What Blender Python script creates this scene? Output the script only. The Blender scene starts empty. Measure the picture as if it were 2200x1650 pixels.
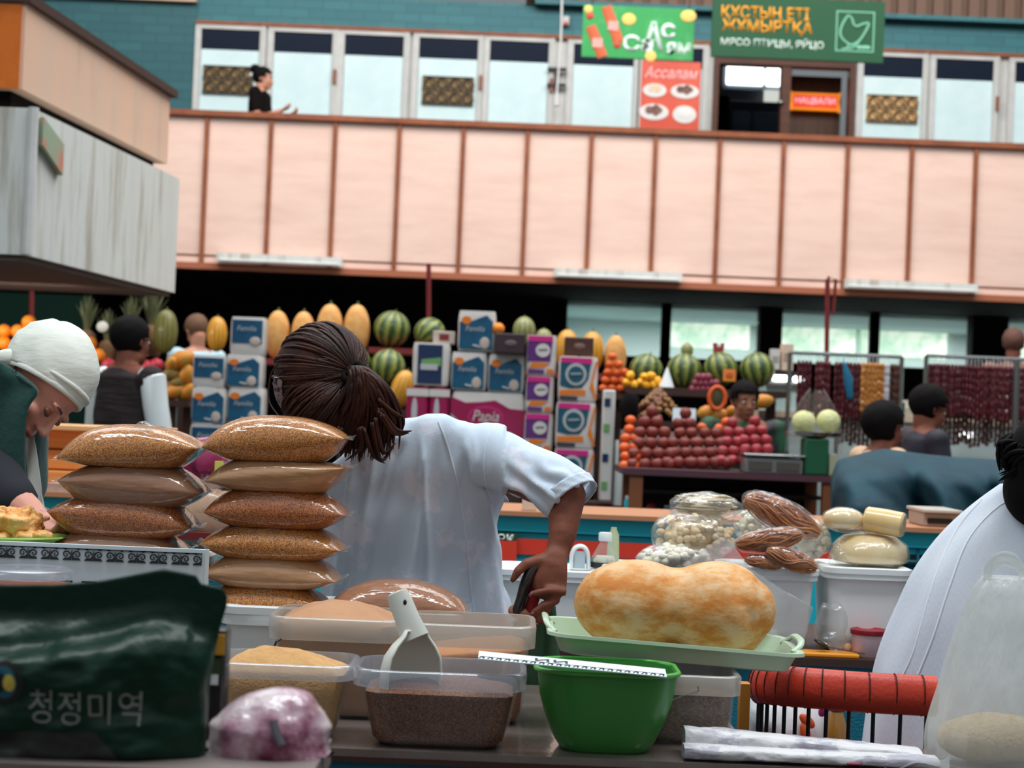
import bpy, bmesh, math, random
from mathutils.bvhtree import BVHTree
from mathutils import Vector, Matrix, noise, Quaternion
random.seed(7)
SC = bpy.context.scene
COL = SC.collection
# ------------------------------------------------------------------ camera
F = 4000.0                       # focal length in pixels of the 2200 px wide frame
CAM = Vector((0, 0, 1.45)); ROLL = math.radians(2.35); PITCH = math.radians(1.0)
FWD = Vector((0, math.cos(PITCH), math.sin(PITCH)))
_up = Vector((0, -math.sin(PITCH), math.cos(PITCH))); _rt = Vector((1, 0, 0))
RT = _rt * math.cos(ROLL) + _up * math.sin(ROLL)
UP = -_rt * math.sin(ROLL) + _up * math.cos(ROLL)
cam_d = bpy.data.cameras.new('camera'); cam = bpy.data.objects.new('camera', cam_d); COL.objects.link(cam)
cam_d.sensor_width = 36; cam_d.lens = 36 * F / 2200; cam_d.clip_end = 200
cam.matrix_world = Matrix.Translation(CAM) @ Matrix((RT, UP, -FWD)).transposed().to_4x4()
cam_d.dof.use_dof = True; cam_d.dof.focus_distance = 3.85; cam_d.dof.aperture_fstop = 6.2
SC.camera = cam
# ------------------------------------------------------------------ daylight of the hall
SC.view_settings.view_transform = 'Standard'; SC.view_settings.look = 'None'
SC.view_settings.gamma = 1.0; SC.view_settings.use_curve_mapping = False
SC.view_settings.exposure = 0.1
W = bpy.data.worlds.new('hall_daylight'); SC.world = W; W.use_nodes = True
_t = W.node_tree; bg = _t.nodes['Background']; bg.inputs[1].default_value = 0.62
_c = _t.nodes.new('ShaderNodeTexCoord'); _s = _t.nodes.new('ShaderNodeSeparateXYZ'); _r = _t.nodes.new('ShaderNodeValToRGB'); _t.links.new(_c.outputs['Generated'], _s.inputs[0]); _t.links.new(_s.outputs['Z'], _r.inputs[0]); _t.links.new(_r.outputs[0], bg.inputs[0])
_e = _r.color_ramp.elements; _e[0].position = 0.0; _e[0].color = (0.17, 0.18, 0.185, 1); _e[1].position = 0.8; _e[1].color = (0.86, 0.95, 1.0, 1)      # dim hall walls below, bright roof lights above
_q = _e.new(0.25); _q.color = (0.34, 0.38, 0.40, 1)
def area(name, loc, sx, sy, power, col, rot=(0, 0, 0)):
    l = bpy.data.lights.new(name, 'AREA'); l.shape = 'RECTANGLE'; l.size = sx; l.size_y = sy; l.energy = power; l.color = col
    o = bpy.data.objects.new(name, l); o.location = loc; o.rotation_euler = rot; COL.objects.link(o); return o
area('skylight_near', (0.5, 3.0, 7.5), 8, 0.9, 400, (0.93, 0.98, 1.0))
area('skylight_middle', (0, 9.5, 8.5), 12, 3, 430, (0.95, 0.98, 1.0))
area('skylight_far', (0.5, 13.0, 9.0), 14, 3, 900, (1.0, 0.95, 0.9), (math.radians(35), 0, 0))
# ------------------------------------------------------------------ helpers
def P(px, py, Y):
    d = RT * ((px - 1100) / F) + UP * ((825 - py) / F) + FWD
    return CAM + d * (Y / d.y)
def mm(px, Y): return px * Y / F
def lin(c):
    c = c / 255.0
    return c / 12.92 if c <= 0.04045 else ((c + 0.055) / 1.055) ** 2.4
def rgb(t): return (lin(t[0]), lin(t[1]), lin(t[2]), 1)
R = math.radians

def M(name, col, rough=0.6, metal=0, coat=0, c2=None, vs=8, var=0.5, bump=0, bs=40, bd=0.01, emit=0, sheen=0, stretch=(1, 1, 1),
      sss=0, trans=0, c3=None, bdet=4, cr=0.08, contrast=(0.35, 0.65)):
    m = bpy.data.materials.new(name); m.use_nodes = True; t = m.node_tree; b = t.nodes['Principled BSDF']
    b.inputs['Base Color'].default_value = rgb(col); b.inputs['Roughness'].default_value = rough; b.inputs['Metallic'].default_value = metal
    b.inputs['Coat Weight'].default_value = coat; b.inputs['Coat Roughness'].default_value = cr; b.inputs['Coat IOR'].default_value = 1.6
    if sss: b.inputs['Subsurface Weight'].default_value = sss; b.inputs['Subsurface Radius'].default_value = (0.02, 0.008, 0.005); b.inputs['Subsurface Scale'].default_value = 0.3
    if sheen: b.inputs['Sheen Weight'].default_value = sheen
    if trans: b.inputs['Transmission Weight'].default_value = trans
    if emit: b.inputs['Emission Color'].default_value = rgb(col); b.inputs['Emission Strength'].default_value = emit
    if c2 or bump:
        tc = t.nodes.new('ShaderNodeTexCoord'); mp = t.nodes.new('ShaderNodeMapping'); mp.inputs['Scale'].default_value = stretch
        t.links.new(tc.outputs['Object'], mp.inputs['Vector'])
    if c2:
        n = t.nodes.new('ShaderNodeTexNoise'); n.inputs['Scale'].default_value = vs; n.inputs['Detail'].default_value = 5; n.inputs['Roughness'].default_value = 0.65
        t.links.new(mp.outputs[0], n.inputs['Vector'])
        r = t.nodes.new('ShaderNodeValToRGB'); e = r.color_ramp.elements
        e[0].position, e[1].position = contrast; e[0].color = rgb(col); e[1].color = rgb(c2)
        if c3: k = r.color_ramp.elements.new((contrast[0] + contrast[1]) / 2); k.color = rgb(c3)
        t.links.new(n.outputs['Fac'], r.inputs[0]); t.links.new(r.outputs[0], b.inputs['Base Color'])
        if emit: t.links.new(r.outputs[0], b.inputs['Emission Color'])
    if bump:
        n = t.nodes.new('ShaderNodeTexNoise'); n.inputs['Scale'].default_value = bs; n.inputs['Detail'].default_value = bdet
        t.links.new(mp.outputs[0], n.inputs['Vector'])
        bp = t.nodes.new('ShaderNodeBump'); bp.inputs['Strength'].default_value = bump; bp.inputs['Distance'].default_value = bd
        t.links.new(n.outputs['Fac'], bp.inputs['Height']); t.links.new(bp.outputs[0], b.inputs['Normal'])
        if coat: t.links.new(bp.outputs[0], b.inputs['Coat Normal'])
    return m

def film(name, col=(235, 240, 245), opac=0.12, gloss=0.1, rough=0.12, bump=0.3, bs=18, edge=0.35, stretch=(1, 1, 1)):
    """thin clear plastic: mostly see-through, milky by opac, shiny towards grazing"""
    m = bpy.data.materials.new(name); m.use_nodes = True; t = m.node_tree; t.nodes.clear()
    out = t.nodes.new('ShaderNodeOutputMaterial'); tr = t.nodes.new('ShaderNodeBsdfTransparent'); tr.inputs[0].default_value = (0.97, 0.98, 0.985, 1)
    df = t.nodes.new('ShaderNodeBsdfDiffuse'); df.inputs[0].default_value = rgb(col)
    tl = t.nodes.new('ShaderNodeBsdfTranslucent'); tl.inputs[0].default_value = rgb(col)
    dm = t.nodes.new('ShaderNodeMixShader'); dm.inputs[0].default_value = 0.4; t.links.new(df.outputs[0], dm.inputs[1]); t.links.new(tl.outputs[0], dm.inputs[2])
    gl = t.nodes.new('ShaderNodeBsdfGlossy'); gl.inputs['Roughness'].default_value = rough; gl.inputs[0].default_value = (0.95, 0.97, 1, 1)
    m1 = t.nodes.new('ShaderNodeMixShader'); m1.inputs[0].default_value = opac
    t.links.new(tr.outputs[0], m1.inputs[1]); t.links.new(dm.outputs[0], m1.inputs[2])
    lw = t.nodes.new('ShaderNodeLayerWeight'); lw.inputs[0].default_value = 0.35
    ma = t.nodes.new('ShaderNodeMath'); ma.operation = 'MULTIPLY_ADD'; ma.inputs[1].default_value = edge; ma.inputs[2].default_value = gloss
    t.links.new(lw.outputs['Facing'], ma.inputs[0])
    m2 = t.nodes.new('ShaderNodeMixShader'); t.links.new(ma.outputs[0], m2.inputs[0]); t.links.new(m1.outputs[0], m2.inputs[1]); t.links.new(gl.outputs[0], m2.inputs[2])
    if bump:
        tc = t.nodes.new('ShaderNodeTexCoord'); mp = t.nodes.new('ShaderNodeMapping'); mp.inputs['Scale'].default_value = stretch
        t.links.new(tc.outputs['Object'], mp.inputs[0])
        n = t.nodes.new('ShaderNodeTexNoise'); n.inputs['Scale'].default_value = bs; n.inputs['Detail'].default_value = 3; t.links.new(mp.outputs[0], n.inputs['Vector'])
        bp = t.nodes.new('ShaderNodeBump'); bp.inputs['Strength'].default_value = bump; bp.inputs['Distance'].default_value = 0.01
        t.links.new(n.outputs['Fac'], bp.inputs['Height'])
        for s in (gl, df): t.links.new(bp.outputs[0], s.inputs['Normal'])
    t.links.new(m2.outputs[0], out.inputs[0]); return m

def tag(o, label=None, cat=None, group=None, kind=None):
    if label: o['label'] = label
    if cat: o['category'] = cat
    if group: o['group'] = group
    if kind: o['kind'] = kind
    return o
def thing(name, label, cat, loc, rot=(0, 0, 0), group=None, kind=None):
    o = bpy.data.objects.new(name, None); o.empty_display_size = 0.05; COL.objects.link(o); o.location = loc; o.rotation_euler = rot
    return tag(o, label, cat, group, kind)
def wl(o):
    v = Vector((0, 0, 0))
    while o: v = v + o.location; o = o.parent
    return v
def rrect(hx, hy, r, z, n=5, cx=0, cy=0):
    r = min(r, hx * .999, hy * .999); o = []
    for k, (sx, sy) in enumerate(((1, 1), (-1, 1), (-1, -1), (1, -1))):
        for i in range(n + 1):
            a = math.pi / 2 * (k + i / n)
            o.append(Vector((cx + sx * (hx - r) + r * math.cos(a), cy + sy * (hy - r) + r * math.sin(a), z)))
    return o
def spline(pts, n):
    """Catmull-Rom through points (any dimension tuples) -> n samples"""
    pts = [tuple(p) for p in pts]; L = len(pts); o = []
    for k in range(n):
        t = k / (n - 1) * (L - 1); i = min(int(t), L - 2); u = t - i
        a, b, c, d = pts[max(i - 1, 0)], pts[i], pts[i + 1], pts[min(i + 2, L - 1)]
        o.append(tuple(0.5 * (2 * q + (r_ - p) * u + (2 * p - 5 * q + 4 * r_ - s) * u * u + (3 * q - p - 3 * r_ + s) * u ** 3) for p, q, r_, s in zip(a, b, c, d)))
    return o
def basis(up, fwd):
    u = Vector(up).normalized(); f = Vector(fwd); f = (f - u * f.dot(u)).normalized(); r = f.cross(u).normalized()
    return Matrix((r, f, u)).transposed()      # columns: right, forward, up
class MB:
    def __init__(s): s.v = []; s.f = []
    def add(s, vs, fs, X=None):
        o = len(s.v)
        s.v += [(X @ Vector(p)) if X else Vector(p) for p in vs]; s.f += [tuple(i + o for i in f) for f in fs]; return s
    def box(s, c, d, Rm=None, taper=1.0):
        c = Vector(c); h = [x / 2 for x in d]; vs = []
        for z in (-1, 1):
            k = taper if z > 0 else 1
            for x, y in ((-1, -1), (1, -1), (1, 1), (-1, 1)):
                p = Vector((x * h[0] * k, y * h[1] * k, z * h[2])); vs.append(c + ((Rm @ p) if Rm else p))
        return s.add(vs, [(3, 2, 1, 0), (4, 5, 6, 7), (0, 1, 5, 4), (1, 2, 6, 5), (2, 3, 7, 6), (3, 0, 4, 7)])
    def bb(s, x0, x1, y0, y1, z0, z1): return s.box(((x0 + x1) / 2, (y0 + y1) / 2, (z0 + z1) / 2), (abs(x1 - x0), abs(y1 - y0), abs(z1 - z0)))
    def loft(s, rings, cap0=True, cap1=True, closed=True):
        n = len(rings[0]); o = len(s.v); s.v += [Vector(p) for r in rings for p in r]
        for k in range(len(rings) - 1):
            for i in range(n if closed else n - 1):
                j = (i + 1) % n; s.f.append((o + k * n + i, o + k * n + j, o + (k + 1) * n + j, o + (k + 1) * n + i))
        if cap0: s.f.append(tuple(o + i for i in reversed(range(n))))
        if cap1: s.f.append(tuple(o + (len(rings) - 1) * n + i for i in range(n)))
        return s
    def tube(s, pts, r, n=8, hint=None, cap=True, rnd=False):
        pts = [Vector(p) for p in pts]; L = len(pts); rs = r if isinstance(r, (list, tuple)) and len(r) == L else [r] * L
        if rnd:          # rounded ends
            a, b = pts[0], pts[-1]; da = (pts[1] - a).normalized(); db = (b - pts[-2]).normalized()
            r0 = rs[0] if not isinstance(rs[0], tuple) else min(rs[0]); r1 = rs[-1] if not isinstance(rs[-1], tuple) else min(rs[-1])
            q = lambda x, k: tuple(y * k for y in x) if isinstance(x, tuple) else x * k
            pts = [a - da * r0 * .95, a - da * r0 * .75, a - da * r0 * .4] + pts + [b + db * r1 * .4, b + db * r1 * .75, b + db * r1 * .95]
            rs = [q(rs[0], .25), q(rs[0], .66), q(rs[0], .92)] + list(rs) + [q(rs[-1], .92), q(rs[-1], .66), q(rs[-1], .25)]; L += 6
        rings = []; nv = None
        for i in range(L):
            t = (pts[min(i + 1, L - 1)] - pts[max(i - 1, 0)])
            t = t.normalized() if t.length > 1e-9 else Vector((0, 0, 1))
            if nv is None:
                h = Vector(hint) if hint else (Vector((0, 0, 1)) if abs(t.z) < .9 else Vector((1, 0, 0)))
                nv = (h - t * h.dot(t)).normalized()
            else: nv = (nv - t * nv.dot(t)).normalized()
            bv = t.cross(nv); ra, rb = rs[i] if isinstance(rs[i], tuple) else (rs[i], rs[i])
            rings.append([pts[i] + nv * (ra * math.cos(2 * math.pi * k / n)) + bv * (rb * math.sin(2 * math.pi * k / n)) for k in range(n)])
        return s.loft(rings, cap, cap)
    def ell(s, c, r, Rm=None, nu=16, nv=10):
        c = Vector(c); r = (r, r, r) if not isinstance(r, (tuple, list)) else r; vs = []
        f = lambda p: c + ((Rm @ p) if Rm else p)
        vs.append(f(Vector((0, 0, -r[2]))))
        for j in range(1, nv):
            a = -math.pi / 2 + math.pi * j / nv
            for i in range(nu):
                b = 2 * math.pi * i / nu; vs.append(f(Vector((r[0] * math.cos(a) * math.cos(b), r[1] * math.cos(a) * math.sin(b), r[2] * math.sin(a)))))
        vs.append(f(Vector((0, 0, r[2])))); fs = []; N = len(vs) - 1
        for i in range(nu):
            j = (i + 1) % nu; fs.append((0, 1 + j, 1 + i)); fs.append((N, N - nu + i, N - nu + j))
            for k in range(nv - 2): fs.append((1 + k * nu + i, 1 + k * nu + j, 1 + (k + 1) * nu + j, 1 + (k + 1) * nu + i))
        return s.add(vs, fs)
    def lathe(s, prof, c=(0, 0, 0), n=24, sx=1, sy=1, cap0=True, cap1=True):
        c = Vector(c)
        return s.loft([[c + Vector((r * sx * math.cos(2 * math.pi * i / n), r * sy * math.sin(2 * math.pi * i / n), z)) for i in range(n)] for r, z in prof], cap0, cap1)
    def grid(s, fn, nu, nv):
        vs = [fn(i / nu, j / nv) for j in range(nv + 1) for i in range(nu + 1)]
        return s.add(vs, [(j * (nu + 1) + i, j * (nu + 1) + i + 1, (j + 1) * (nu + 1) + i + 1, (j + 1) * (nu + 1) + i) for j in range(nv) for i in range(nu)])
    def prism(s, poly, y0, y1):
        """polygon of (x, z) in a plane facing the camera, y0 front, y1 back"""
        n = len(poly); vs = [(x, y0, z) for x, z in poly] + [(x, y1, z) for x, z in poly]
        return s.add(vs, [tuple(range(n)), tuple(reversed(range(n, 2 * n)))] + [(i, n + i, n + (i + 1) % n, (i + 1) % n) for i in range(n)])
    def build(s, name, mat, parent=None, org=None, smooth=True, bev=0, sub=0, solid=0, loc=None, angle=40, fix=True):
        if org is None:
            if parent: org = wl(parent)
            else:
                xs = [p.x for p in s.v]; ys = [p.y for p in s.v]; zs = [p.z for p in s.v]
                org = Vector(((min(xs) + max(xs)) / 2, (min(ys) + max(ys)) / 2, min(zs)))
        org = Vector(org); me = bpy.data.meshes.new(name); me.from_pydata([p - org for p in s.v], [], s.f)
        if fix:
            bm = bmesh.new(); bm.from_mesh(me); bmesh.ops.recalc_face_normals(bm, faces=bm.faces); bm.to_mesh(me); bm.free()
        me.validate()
        if smooth:
            me.polygons.foreach_set('use_smooth', [True] * len(me.polygons)); 
            try: me.set_sharp_from_angle(angle=R(angle))
            except Exception: pass
        o = bpy.data.objects.new(name, me); COL.objects.link(o)
        if mat: me.materials.append(mat)
        if parent: o.parent = parent
        else: o.location = org
        if loc is not None: o.location = loc
        if solid: k = o.modifiers.new('s', 'SOLIDIFY'); k.thickness = solid; k.offset = 0
        if bev: k = o.modifiers.new('b', 'BEVEL'); k.width = bev; k.segments = 2; k.limit_method = 'ANGLE'; k.angle_limit = R(50)
        if sub: k = o.modifiers.new('u', 'SUBSURF'); k.levels = sub; k.render_levels = sub
        return o
    def melt(s, name, mat, parent=None, voxel=0.008, smooth=6, fold=None, org=None):
        """fuse all the pieces into ONE continuous surface; fold(p, n) -> displacement along the normal"""
        me = bpy.data.meshes.new('t'); me.from_pydata(s.v, [], s.f)
        bm = bmesh.new(); bm.from_mesh(me); bmesh.ops.recalc_face_normals(bm, faces=bm.faces); bm.to_mesh(me); bm.free()
        o = bpy.data.objects.new('t', me); COL.objects.link(o)
        k = o.modifiers.new('r', 'REMESH'); k.mode = 'VOXEL'; k.voxel_size = voxel
        if smooth: k = o.modifiers.new('s', 'SMOOTH'); k.iterations = smooth; k.factor = 0.5
        dg = bpy.context.evaluated_depsgraph_get(); m2 = bpy.data.meshes.new_from_object(o.evaluated_get(dg))
        bpy.data.objects.remove(o); bpy.data.meshes.remove(me)
        q = MB(); nn = [v.normal.copy() for v in m2.vertices]
        q.v = [v.co.copy() for v in m2.vertices]; q.f = [tuple(p.vertices) for p in m2.polygons]
        bpy.data.meshes.remove(m2)
        if fold: q.v = [p + n * fold(p, n) for p, n in zip(q.v, nn)]
        ob = q.build(name, mat, parent, org, fix=False, angle=180)
        return ob
def text(s, w, h, mat, parent, c, name='lettering', ext=0.0008, rx=90, shear=0, rz=0, off=0.0):
    cu = bpy.data.curves.new('t', 'FONT'); cu.body = s; cu.size = 1; cu.extrude = 0; cu.align_x = 'LEFT'; cu.shear = shear; cu.resolution_u = 3; cu.offset = off
    o = bpy.data.objects.new('t', cu); COL.objects.link(o); dg = bpy.context.evaluated_depsgraph_get()
    me = bpy.data.meshes.new_from_object(o.evaluated_get(dg)); bpy.data.objects.remove(o)
    xs = [v.co.x for v in me.vertices]; ys = [v.co.y for v in me.vertices]
    x0, x1, y0, y1 = min(xs), max(xs), min(ys), max(ys); kx = w / (x1 - x0); ky = h / (y1 - y0)
    for v in me.vertices: v.co = Vector(((v.co.x - (x0 + x1) / 2) * kx, (v.co.y - (y0 + y1) / 2) * ky, 0))
    me.name = name; ob = bpy.data.objects.new(name, me); COL.objects.link(ob); me.materials.append(mat)
    ob.parent = parent; ob.location = Vector(c) - (wl(parent) if parent else Vector((0, 0, 0))); ob.rotation_euler = (R(rx), 0, R(rz))
    k = ob.modifiers.new('s', 'SOLIDIFY'); k.thickness = ext * 2; k.offset = 0
    return ob
def dup(o, loc=None, label=None, group=None, rot=None, scale=None):
    r_ = o.copy(); COL.objects.link(r_)
    if loc is not None: r_.location = loc
    if rot is not None: r_.rotation_euler = rot
    if scale is not None: r_.scale = scale if isinstance(scale, tuple) else (scale,) * 3
    if label: r_['label'] = label
    if group: r_['group'] = group
    for ch in o.children:
        c = ch.copy(); COL.objects.link(c); c.parent = r_
        for g in ch.children: d = g.copy(); COL.objects.link(d); d.parent = c
    return r_
def N(p, s=1.0): return noise.noise(Vector(p) * s)
# ------------------------------------------------------------------ materials
def stripes(name, a, b, c, n=11):
    m = M(name, a, rough=0.45, coat=0.15); t = m.node_tree; bs = t.nodes['Principled BSDF']
    tc = t.nodes.new('ShaderNodeTexCoord'); g = t.nodes.new('ShaderNodeTexGradient'); g.gradient_type = 'RADIAL'; t.links.new(tc.outputs['Object'], g.inputs[0])
    nz = t.nodes.new('ShaderNodeTexNoise'); nz.inputs['Scale'].default_value = 4.5; nz.inputs['Detail'].default_value = 4; t.links.new(tc.outputs['Object'], nz.inputs['Vector'])
    k = t.nodes.new('ShaderNodeMath'); k.operation = 'MULTIPLY_ADD'; k.inputs[1].default_value = 0.055; t.links.new(nz.outputs['Fac'], k.inputs[0]); t.links.new(g.outputs['Fac'], k.inputs[2])
    k2 = t.nodes.new('ShaderNodeMath'); k2.operation = 'MULTIPLY'; k2.inputs[1].default_value = n; t.links.new(k.outputs[0], k2.inputs[0])
    k3 = t.nodes.new('ShaderNodeMath'); k3.operation = 'FRACT'; t.links.new(k2.outputs[0], k3.inputs[0])
    r = t.nodes.new('ShaderNodeValToRGB'); e = r.color_ramp.elements; e[0].color = rgb(a); e[0].position = 0.22; e[1].color = rgb(b); e[1].position = 0.42
    q = e.new(0.72); q.color = rgb(c); q = e.new(0.95); q.color = rgb(a); t.links.new(k3.outputs[0], r.inputs[0]); t.links.new(r.outputs[0], bs.inputs['Base Color']); return m
def speckle(name, a, b, c, scale=420, coat=1.0, wr=0.2):
    """grain seen through a clear plastic bag"""
    m = M(name, a, rough=0.75, coat=coat, cr=0.055); t = m.node_tree; bs = t.nodes['Principled BSDF']
    tc = t.nodes.new('ShaderNodeTexCoord'); v = t.nodes.new('ShaderNodeTexVoronoi'); v.inputs['Scale'].default_value = scale; t.links.new(tc.outputs['Object'], v.inputs['Vector'])
    sx = t.nodes.new('ShaderNodeSeparateColor'); t.links.new(v.outputs['Color'], sx.inputs[0])
    r = t.nodes.new('ShaderNodeValToRGB'); e = r.color_ramp.elements; e[0].color = rgb(b); e[0].position = 0.15; e[1].color = rgb(c); e[1].position = 0.85; q = e.new(0.5); q.color = rgb(a)
    t.links.new(sx.outputs[0], r.inputs[0]); t.links.new(r.outputs[0], bs.inputs['Base Color'])
    if coat:
        mp = t.nodes.new('ShaderNodeMapping'); mp.inputs['Scale'].default_value = (5, 7, 26); t.links.new(tc.outputs['Object'], mp.inputs[0])
        n = t.nodes.new('ShaderNodeTexNoise'); n.inputs['Scale'].default_value = 1.6; n.inputs['Detail'].default_value = 4; n.inputs['Distortion'].default_value = 0.6; t.links.new(mp.outputs[0], n.inputs['Vector'])
        bp = t.nodes.new('ShaderNodeBump'); bp.inputs['Strength'].default_value = wr; bp.inputs['Distance'].default_value = 0.02; t.links.new(n.outputs['Fac'], bp.inputs['Height'])
        t.links.new(bp.outputs[0], bs.inputs['Coat Normal'])
    return m
def tiles(name, a, b, mortar, sx, sy):
    m = M(name, a, rough=0.55); t = m.node_tree; bs = t.nodes['Principled BSDF']
    tc = t.nodes.new('ShaderNodeTexCoord'); mp = t.nodes.new('ShaderNodeMapping'); mp.inputs['Rotation'].default_value = (R(90), 0, 0); t.links.new(tc.outputs['Object'], mp.inputs[0])
    k = t.nodes.new('ShaderNodeTexBrick'); k.inputs['Color1'].default_value = rgb(a); k.inputs['Color2'].default_value = rgb(b); k.inputs['Mortar'].default_value = rgb(mortar)
    k.inputs['Scale'].default_value = 1; k.inputs['Brick Width'].default_value = sx; k.inputs['Row Height'].default_value = sy; k.inputs['Mortar Size'].default_value = 0.006
    t.links.new(mp.outputs[0], k.inputs['Vector']); t.links.new(k.outputs['Color'], bs.inputs['Base Color']); return m
K = {}
K['tile'] = tiles('teal_wall_tile', (52, 122, 130), (44, 112, 122), (40, 96, 106), 0.3, 0.1)
K['tile_dark'] = tiles('deep_teal_tile', (40, 104, 112), (34, 96, 104), (28, 80, 90), 0.3, 0.1)
K['marble'] = M('pale_pink_marble', (234, 202, 188), 0.5, c2=(218, 182, 168), vs=1.6, stretch=(1, 1, 5), contrast=(0.42, 0.85))
K['rust'] = M('rust_brown_paint', (150, 84, 48), 0.55, c2=(126, 66, 38), vs=6)
K['fascia'] = M('brown_fascia', (164, 96, 66), 0.6)
K['white'] = M('white_paint', (214, 214, 212), 0.5, c2=(196, 196, 194), vs=3)
K['mint'] = M('pale_mint_panel', (214, 236, 238), 0.6, c2=(200, 226, 230), vs=2, emit=.12)
K['navy'] = M('navy_glass', (8, 24, 46), 0.35)
K['black'] = M('black_and_shade', (20, 16, 16), 0.9)  # truly black things; on the wall under the balcony it stands for shade
K['dkgreen'] = M('dark_green_board', (8, 34, 26), 0.9)
K['slat'] = M('brown_corrugated', (120, 92, 76), 0.6)
K['beige'] = M('grey_concrete', (206, 208, 204), 0.7, c2=(176, 172, 160), vs=2.0, stretch=(3, 3, .3), c3=(216, 220, 216))
K['tan'] = M('tan_weathered_panel', (232, 188, 160), 0.65, c2=(206, 158, 124), vs=1.2, stretch=(3, 3, .4), c3=(222, 190, 168), contrast=(.3, .8))
K['orange'] = M('orange_panel', (240, 124, 16), 0.6, c2=(206, 100, 14), vs=3)
K['soffit'] = M('grey_soffit', (96, 84, 80), 0.8)
K['floor'] = M('dark_floor', (92, 84, 80), 0.5, c2=(72, 66, 62), vs=3)
K['wood'] = M('brown_wood', (96, 52, 30), 0.55, c2=(70, 36, 22), vs=4, stretch=(1, 1, 12))
K['wood_o'] = M('orange_wood', (242, 160, 84), 0.5, c2=(228, 134, 60), vs=3, stretch=(.6, 1, 14))
K['wood_d'] = M('dark_wood', (60, 34, 26), 0.6)
K['teal'] = M('teal_counter_paint', (22, 184, 202), 0.5)
K['teal_dk'] = M('teal_counter_cloth', (8, 112, 136), 0.75, bump=0.3, bs=160)
K['redband'] = M('red_band', (236, 62, 40), 0.5)
K['edge'] = M('tan_edge', (196, 132, 92), 0.5)
K['steel'] = M('grey_counter_film', (128, 116, 110), 0.25, coat=0.6, c2=(106, 92, 86), vs=5, bump=0.15, bs=14)
K['chrome'] = M('chrome', (170, 172, 172), 0.25, metal=1)
K['wire'] = M('dark_wire', (60, 58, 58), 0.4, metal=0.8)
K['plastic_w'] = M('white_plastic', (234, 238, 238), 0.35, coat=0.1, sss=0.0)
K['plastic_w2'] = M('white_bucket_plastic', (236, 240, 240), 0.45)
K['ink'] = M('black_ink', (38, 44, 48), 0.6)
K['card'] = M('white_card', (224, 236, 242), 0.5)
K['txt_w'] = M('white_lettering', (236, 240, 236), 0.5)
K['txt_o'] = M('orange_lettering', (240, 160, 20), 0.5)
K['clear'] = film('clear_tub', opac=0.035, gloss=0.015, rough=0.1, bump=0, edge=0.16)
K['milky'] = film('milky_tub', (220, 214, 206), opac=0.13, gloss=0.015, rough=0.25, bump=0, edge=0.12)
K['rim'] = film('clear_tub_rim', (214, 218, 230), opac=0.22, gloss=0.07, rough=0.15, bump=0, edge=0.35)
K['milkrim'] = film('milky_tub_rim', (224, 214, 202), opac=0.42, gloss=0.05, rough=0.2, bump=0, edge=0.25)
K['film'] = film('clear_bag_film', opac=0.03, gloss=0.03, rough=0.10, bump=0.6, bs=40, edge=0.25)
K['film_m'] = film('cloudy_bag_film', (232, 228, 220), opac=0.10, gloss=0.035, rough=0.14, bump=0.7, bs=30, edge=0.28)
K['sheet'] = film('clear_sheet', (206, 204, 206), opac=0.42, gloss=0.07, rough=0.15, bump=0.5, bs=12, edge=0.25)
K['carrier'] = film('white_carrier_bag', (232, 236, 234), opac=0.5, gloss=0.02, rough=0.3, bump=1.0, bs=9, edge=0.10, stretch=(4, 4, .7))
K['glass'] = film('window_glass', (200, 225, 225), opac=0.04, gloss=0.06, rough=0.02, bump=0, edge=0.2)
K['skin'] = M('skin', (206, 152, 128), 0.5, sss=0.12, c2=(188, 128, 102), vs=9)
K['skin_d'] = M('tanned_skin', (134, 80, 62), 0.55, sss=0.1, c2=(116, 66, 50), vs=9, bump=0.25, bs=120, bd=0.002)
K['skin_b'] = M('brown_skin', (150, 100, 76), 0.55, sss=0.08)
K['lip'] = M('lips', (150, 74, 68), 0.45)
K['nail'] = M('painted_nail', (122, 58, 66), 0.35)
K['hair'] = M('dark_brown_hair', (66, 32, 22), 0.5, c2=(34, 18, 14), vs=14)
K['hair_k'] = M('black_hair', (16, 12, 12), 0.75)
K['hair_b'] = M('light_brown_hair', (112, 84, 66), 0.6)
K['eye'] = M('eye_dark', (40, 26, 22), 0.3)
for _k, _v in (('hair', .25), ('hair_k', .12), ('hair_b', .15), ('skin', .3), ('skin_d', .3), ('skin_b', .3), ('black', .1), ('dkgreen', .1), ('navy', .12)): K[_k].node_tree.nodes['Principled BSDF'].inputs['Specular IOR Level'].default_value = _v
# ------------------------------------------------------------------ the hall
YB, YW = 17.0, 20.0            # balcony front, back wall
def st(name, mb, mat, parent=None, label=None, **k):
    o = mb.build(name, mat, parent, **k)
    if parent is None: o['kind'] = 'structure'
    if label: o['label'] = label
    return o
XL, XR = -8.0, 9.0
st('floor', MB().bb(-12, 12, -1, 24, -0.1, 0), K['floor'], smooth=False)
zrail = P(1280, 277, YB).z; zpan = P(1280, 584, YB).z; zstrip = P(1280, 599, YB).z; zfas = P(1280, 613, YB).z
zfl = zrail - 1.0
bal = st('wall_balcony', MB().bb(XL, XR, YB + .02, YB + .14, zfas, zrail - .03), K['rust'], label='long balcony parapet faced with pale pink panels between rust brown posts')
pxs = [447 + 137.5 * k for k in range(-4, 17)]
xs = [P(p, 277 + (p - 1280) * .041, YB).x for p in pxs]
for i in range(len(xs) - 1):
    MB().bb(xs[i] + .02, xs[i + 1] - .02, YB, YB + .05, zpan + .012, zrail - .035).build('panel', K['marble'], bal, smooth=False)
    MB().bb(xs[i] + .02, xs[i + 1] - .02, YB, YB + .05, zstrip, zpan - .008).build('lower_panel', K['marble'], bal, smooth=False)
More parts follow.
